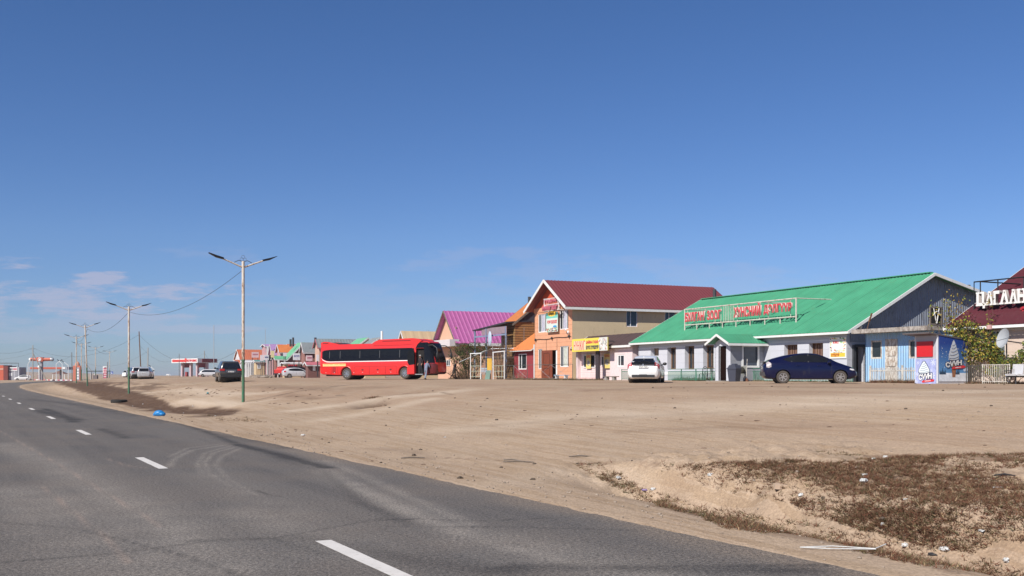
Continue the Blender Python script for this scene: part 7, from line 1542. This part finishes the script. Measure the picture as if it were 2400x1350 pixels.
# ================================================================ people
SK_=M('skin',(.34,.18,.12),.6,.08,6)
def person(label,loc,rz,J,R,mats,hat=None,hold=None,coat=None):
    """J: joints dict; body one skinned surface, coloured by zones"""
    root=thing('person',label,'person',loc,rz)
    names=list(J); E=[('pelvis','chest'),('chest','neck'),('neck','head'),('head','crown'),('chest','shl'),('shl','ell'),('ell','wrl'),('chest','shr'),('shr','elr'),('elr','wrr'),('pelvis','hil'),('hil','knl'),('knl','anl'),('anl','tol'),('pelvis','hir'),('hir','knr'),('knr','anr'),('anr','tor')]
    vs=[];idx={}
    for k in names: idx[k]=len(vs); vs.append(J[k])
    ed=[(idx[a],idx[b]) for a,b in E]; rad=[R.get(k,.06) for k in names]
    # five fingers on each hand
    for s_ in 'lr':
        w=V(J['wr'+s_]); e=V(J['el'+s_]); d=(w-e).normalized(); side_=V((0,1,0)) if abs(d.y)<.8 else V((1,0,0)); sd2=d.cross(side_).normalized()
        palm=w+d*.06; pi=len(vs); vs.append(tuple(palm)); rad.append(.028); ed.append((idx['wr'+s_],pi))
        for f_ in range(4):
            o_=side_*((f_-1.5)*.022); L_=[.065,.078,.072,.055][f_]; a_=len(vs); vs.append(tuple(palm+o_+d*.03)); vs.append(tuple(palm+o_*1.1+d*(.03+L_*.5)+sd2*.008)); vs.append(tuple(palm+o_*1.1+d*(.03+L_*.9)+sd2*.03)); rad+=[.010,.009,.008]; ed+=[(pi,a_),(a_,a_+1),(a_+1,a_+2)]
        a_=len(vs); vs.append(tuple(palm-side_*.04-d*.02)); vs.append(tuple(palm-side_*.06+d*.03)); rad+=[.011,.009]; ed+=[(pi,a_),(a_,a_+1)]
    me=bpy.data.meshes.new('body'); me.from_pydata(vs,ed,[]); o=bpy.data.objects.new('body',me); C.objects.link(o)
    sk=o.modifiers.new('s','SKIN'); sv=me.skin_vertices[0].data
    for i,r in enumerate(rad): k=r if isinstance(r,tuple) else (r,r); sv[i].radius=k; sv[i].use_root=(i==idx['pelvis'])
    sb_=o.modifiers.new('u','SUBSURF'); sb_.levels=2; sb_.render_levels=2
    dg=bpy.context.evaluated_depsgraph_get(); dg.update(); m2=bpy.data.meshes.new_from_object(o.evaluated_get(dg)); bpy.data.objects.remove(o)
    o=bpy.data.objects.new('body',m2); C.objects.link(o); o.parent=root; m2.materials.clear()
    for m in mats: m2.materials.append(m)   # skin, top, trousers, shoes
    hz=J['pelvis'][2]; nk=J['neck'][2]
    hands=[V(J['wrl']),V(J['wrr'])]; ank=[V(J['anl']),V(J['anr'])]; toes=[V(J['tol']),V(J['tor'])]
    for p in m2.polygons:
        c=p.center; k=1
        if c.z>nk-.01: k=0
        elif min((c-h).length for h in hands)<.13 and (c-hands[0]).length*1.0<.16 or (c-hands[1]).length<.13: k=0
        elif min((c-a).length for a in ank+toes)<.14 and c.z<min(a.z for a in ank+toes)+.12: k=3
        elif c.z<hz-.04 and k: k=2
        p.material_index=k
    m2.shade_smooth()
    # face
    hd=V(J['head']); cr_=V(J['crown']); fc=V((0,-1,0)); mb=MB(); mb.ell(hd+fc*.098+V((0,0,-.0)),(.016,.025,.026),6,5); mb.build('nose',mats[0],root,True)
    for s_ in (-1,1): MB().ell(hd+V((s_*.033,-.088,.022)),(.012,.008,.008),6,5).build('eye',INK,root); MB().ell(hd+V((s_*.088,.0,.0)),(.012,.02,.032),6,5).build('ear',mats[0],root,True)
    MB().ell(hd+V((0,-.088,-.045)),(.026,.008,.007),6,5).build('mouth',M('lips',(.25,.08,.07),.6,.05),root)
    mb=MB(); mb.ell(hd+V((0,.018,.055)),(.100,.105,.085),12,8); 
    mb.build('hat' if hat else 'hair',hat or M('hair_black',(.015,.012,.012),.7,.2),root,True)
    if hat: mb=MB(); mb.ell(hd+V((0,-.10,.055)),(.07,.06,.012),8,5); mb.build('hat_peak',hat,root,True)
    if coat:
        m_,zt_,zb_,r1,r2=coat; mb=MB(); x,y=J['pelvis'][0],J['pelvis'][1]; vs=[];n=14
        for i in range(6):
            t_=i/5; r=r1+(r2-r1)*t_; cx=J['chest'][0]*(1-t_)*.6+x*t_; cy=J['chest'][1]*(1-t_)*.6+y*t_
            for j in range(n): q=2*PI*j/n; vs.append((cx+r*math.cos(q),cy+r*.75*math.sin(q),zt_+(zb_-zt_)*t_))
        mb.add(vs,[(i*n+j,i*n+(j+1)%n,(i+1)*n+(j+1)%n,(i+1)*n+j) for i in range(5) for j in range(n)]); mb.build('coat_skirt',m_,root,True)
    return root
RD=dict(pelvis=(.155,.115),chest=(.175,.12),neck=.058,head=(.088,.098),crown=(.06,.065),shl=.065,shr=.065,ell=.048,elr=.048,wrl=.032,wrr=.032,hil=.095,hir=.095,knl=.062,knr=.062,anl=.042,anr=.042,tol=.035,tor=.035)
def pose(lean=0.,**k):
    J=dict(pelvis=(0,0,.95),chest=(0,-.0-lean*.5,1.32),neck=(0,-lean*.75,1.52),head=(0,-lean*.95-.02,1.64),crown=(0,-lean-.01,1.74),shl=(-.19,-lean*.6,1.42),shr=(.19,-lean*.6,1.42),ell=(-.25,-lean*.6+.03,1.14),elr=(.25,-lean*.6+.03,1.14),wrl=(-.25,-lean*.6-.08,.90),wrr=(.25,-lean*.6-.08,.90),hil=(-.10,0,.90),hir=(.10,0,.90),knl=(-.11,-.03,.50),knr=(.11,-.03,.50),anl=(-.11,.03,.08),anr=(.11,.03,.08),tol=(-.12,-.13,.04),tor=(.12,-.13,.04)); J.update(k); return J
JB=M('jacket_blue_grey',(.17,.20,.28),.85,.2,5); TB_=M('trousers_blue_grey',(.20,.23,.30),.85,.2,5); SH=M('shoe_black',(.02,.02,.02),.6,.2); DKC=M('coat_dark',(.035,.025,.030),.9,.2,5); CAPG=M('cap_grey',(.40,.38,.36),.8,.1); DTR=M('trousers_dark',(.025,.025,.032),.9,.2)
f_=bus.rotation_euler.z; 
bp2=lambda x,y: V((bus.location.x+x*math.cos(f_)-y*math.sin(f_),bus.location.y+x*math.sin(f_)+y*math.cos(f_)))
q=bp2(10.75,-2.0)
g=GD(998,q.y); person('person in blue grey jacket and trousers bending toward the open bus door',g,math.radians(148),pose(.30,wrl=(-.22,-.42,1.02),ell=(-.25,-.20,1.15),wrr=(.2,-.40,1.0),elr=(.25,-.18,1.12),knr=(.12,-.12,.5),knl=(-.10,.06,.5),anl=(-.1,.18,.08),tol=(-.1,.02,.04)),RD,[SK_,JB,TB_,SH])
q=bp2(11.0,-1.15); person('person in dark clothes and grey cap standing on the bus step',(q.x,q.y,Hs(q.x,q.y)+.47),math.radians(-40),pose(.05),RD,[SK_,DKC,DTR,SH],hat=CAPG)
g=GD(1064,99); person('person in a long dark coat walking past the green shrub',g,math.radians(75),pose(.22,knl=(-.1,-.22,.52),anl=(-.1,-.24,.09),tol=(-.1,-.40,.05),knr=(.1,.10,.52),anr=(.1,.42,.14),tor=(.1,.34,.04),wrl=(-.22,-.35,1.0)),RD,[SK_,DKC,DTR,SH],coat=(DKC,1.05,.55,.19,.26),hat=M('cap_dark_red',(.10,.02,.025),.8,.1))
g=GD(67,341); g.z=Hs(g.x,g.y); person('distant person in black beside the white and black car at the far station',g,0,pose(0),RD,[SK_,DKC,DTR,SH])
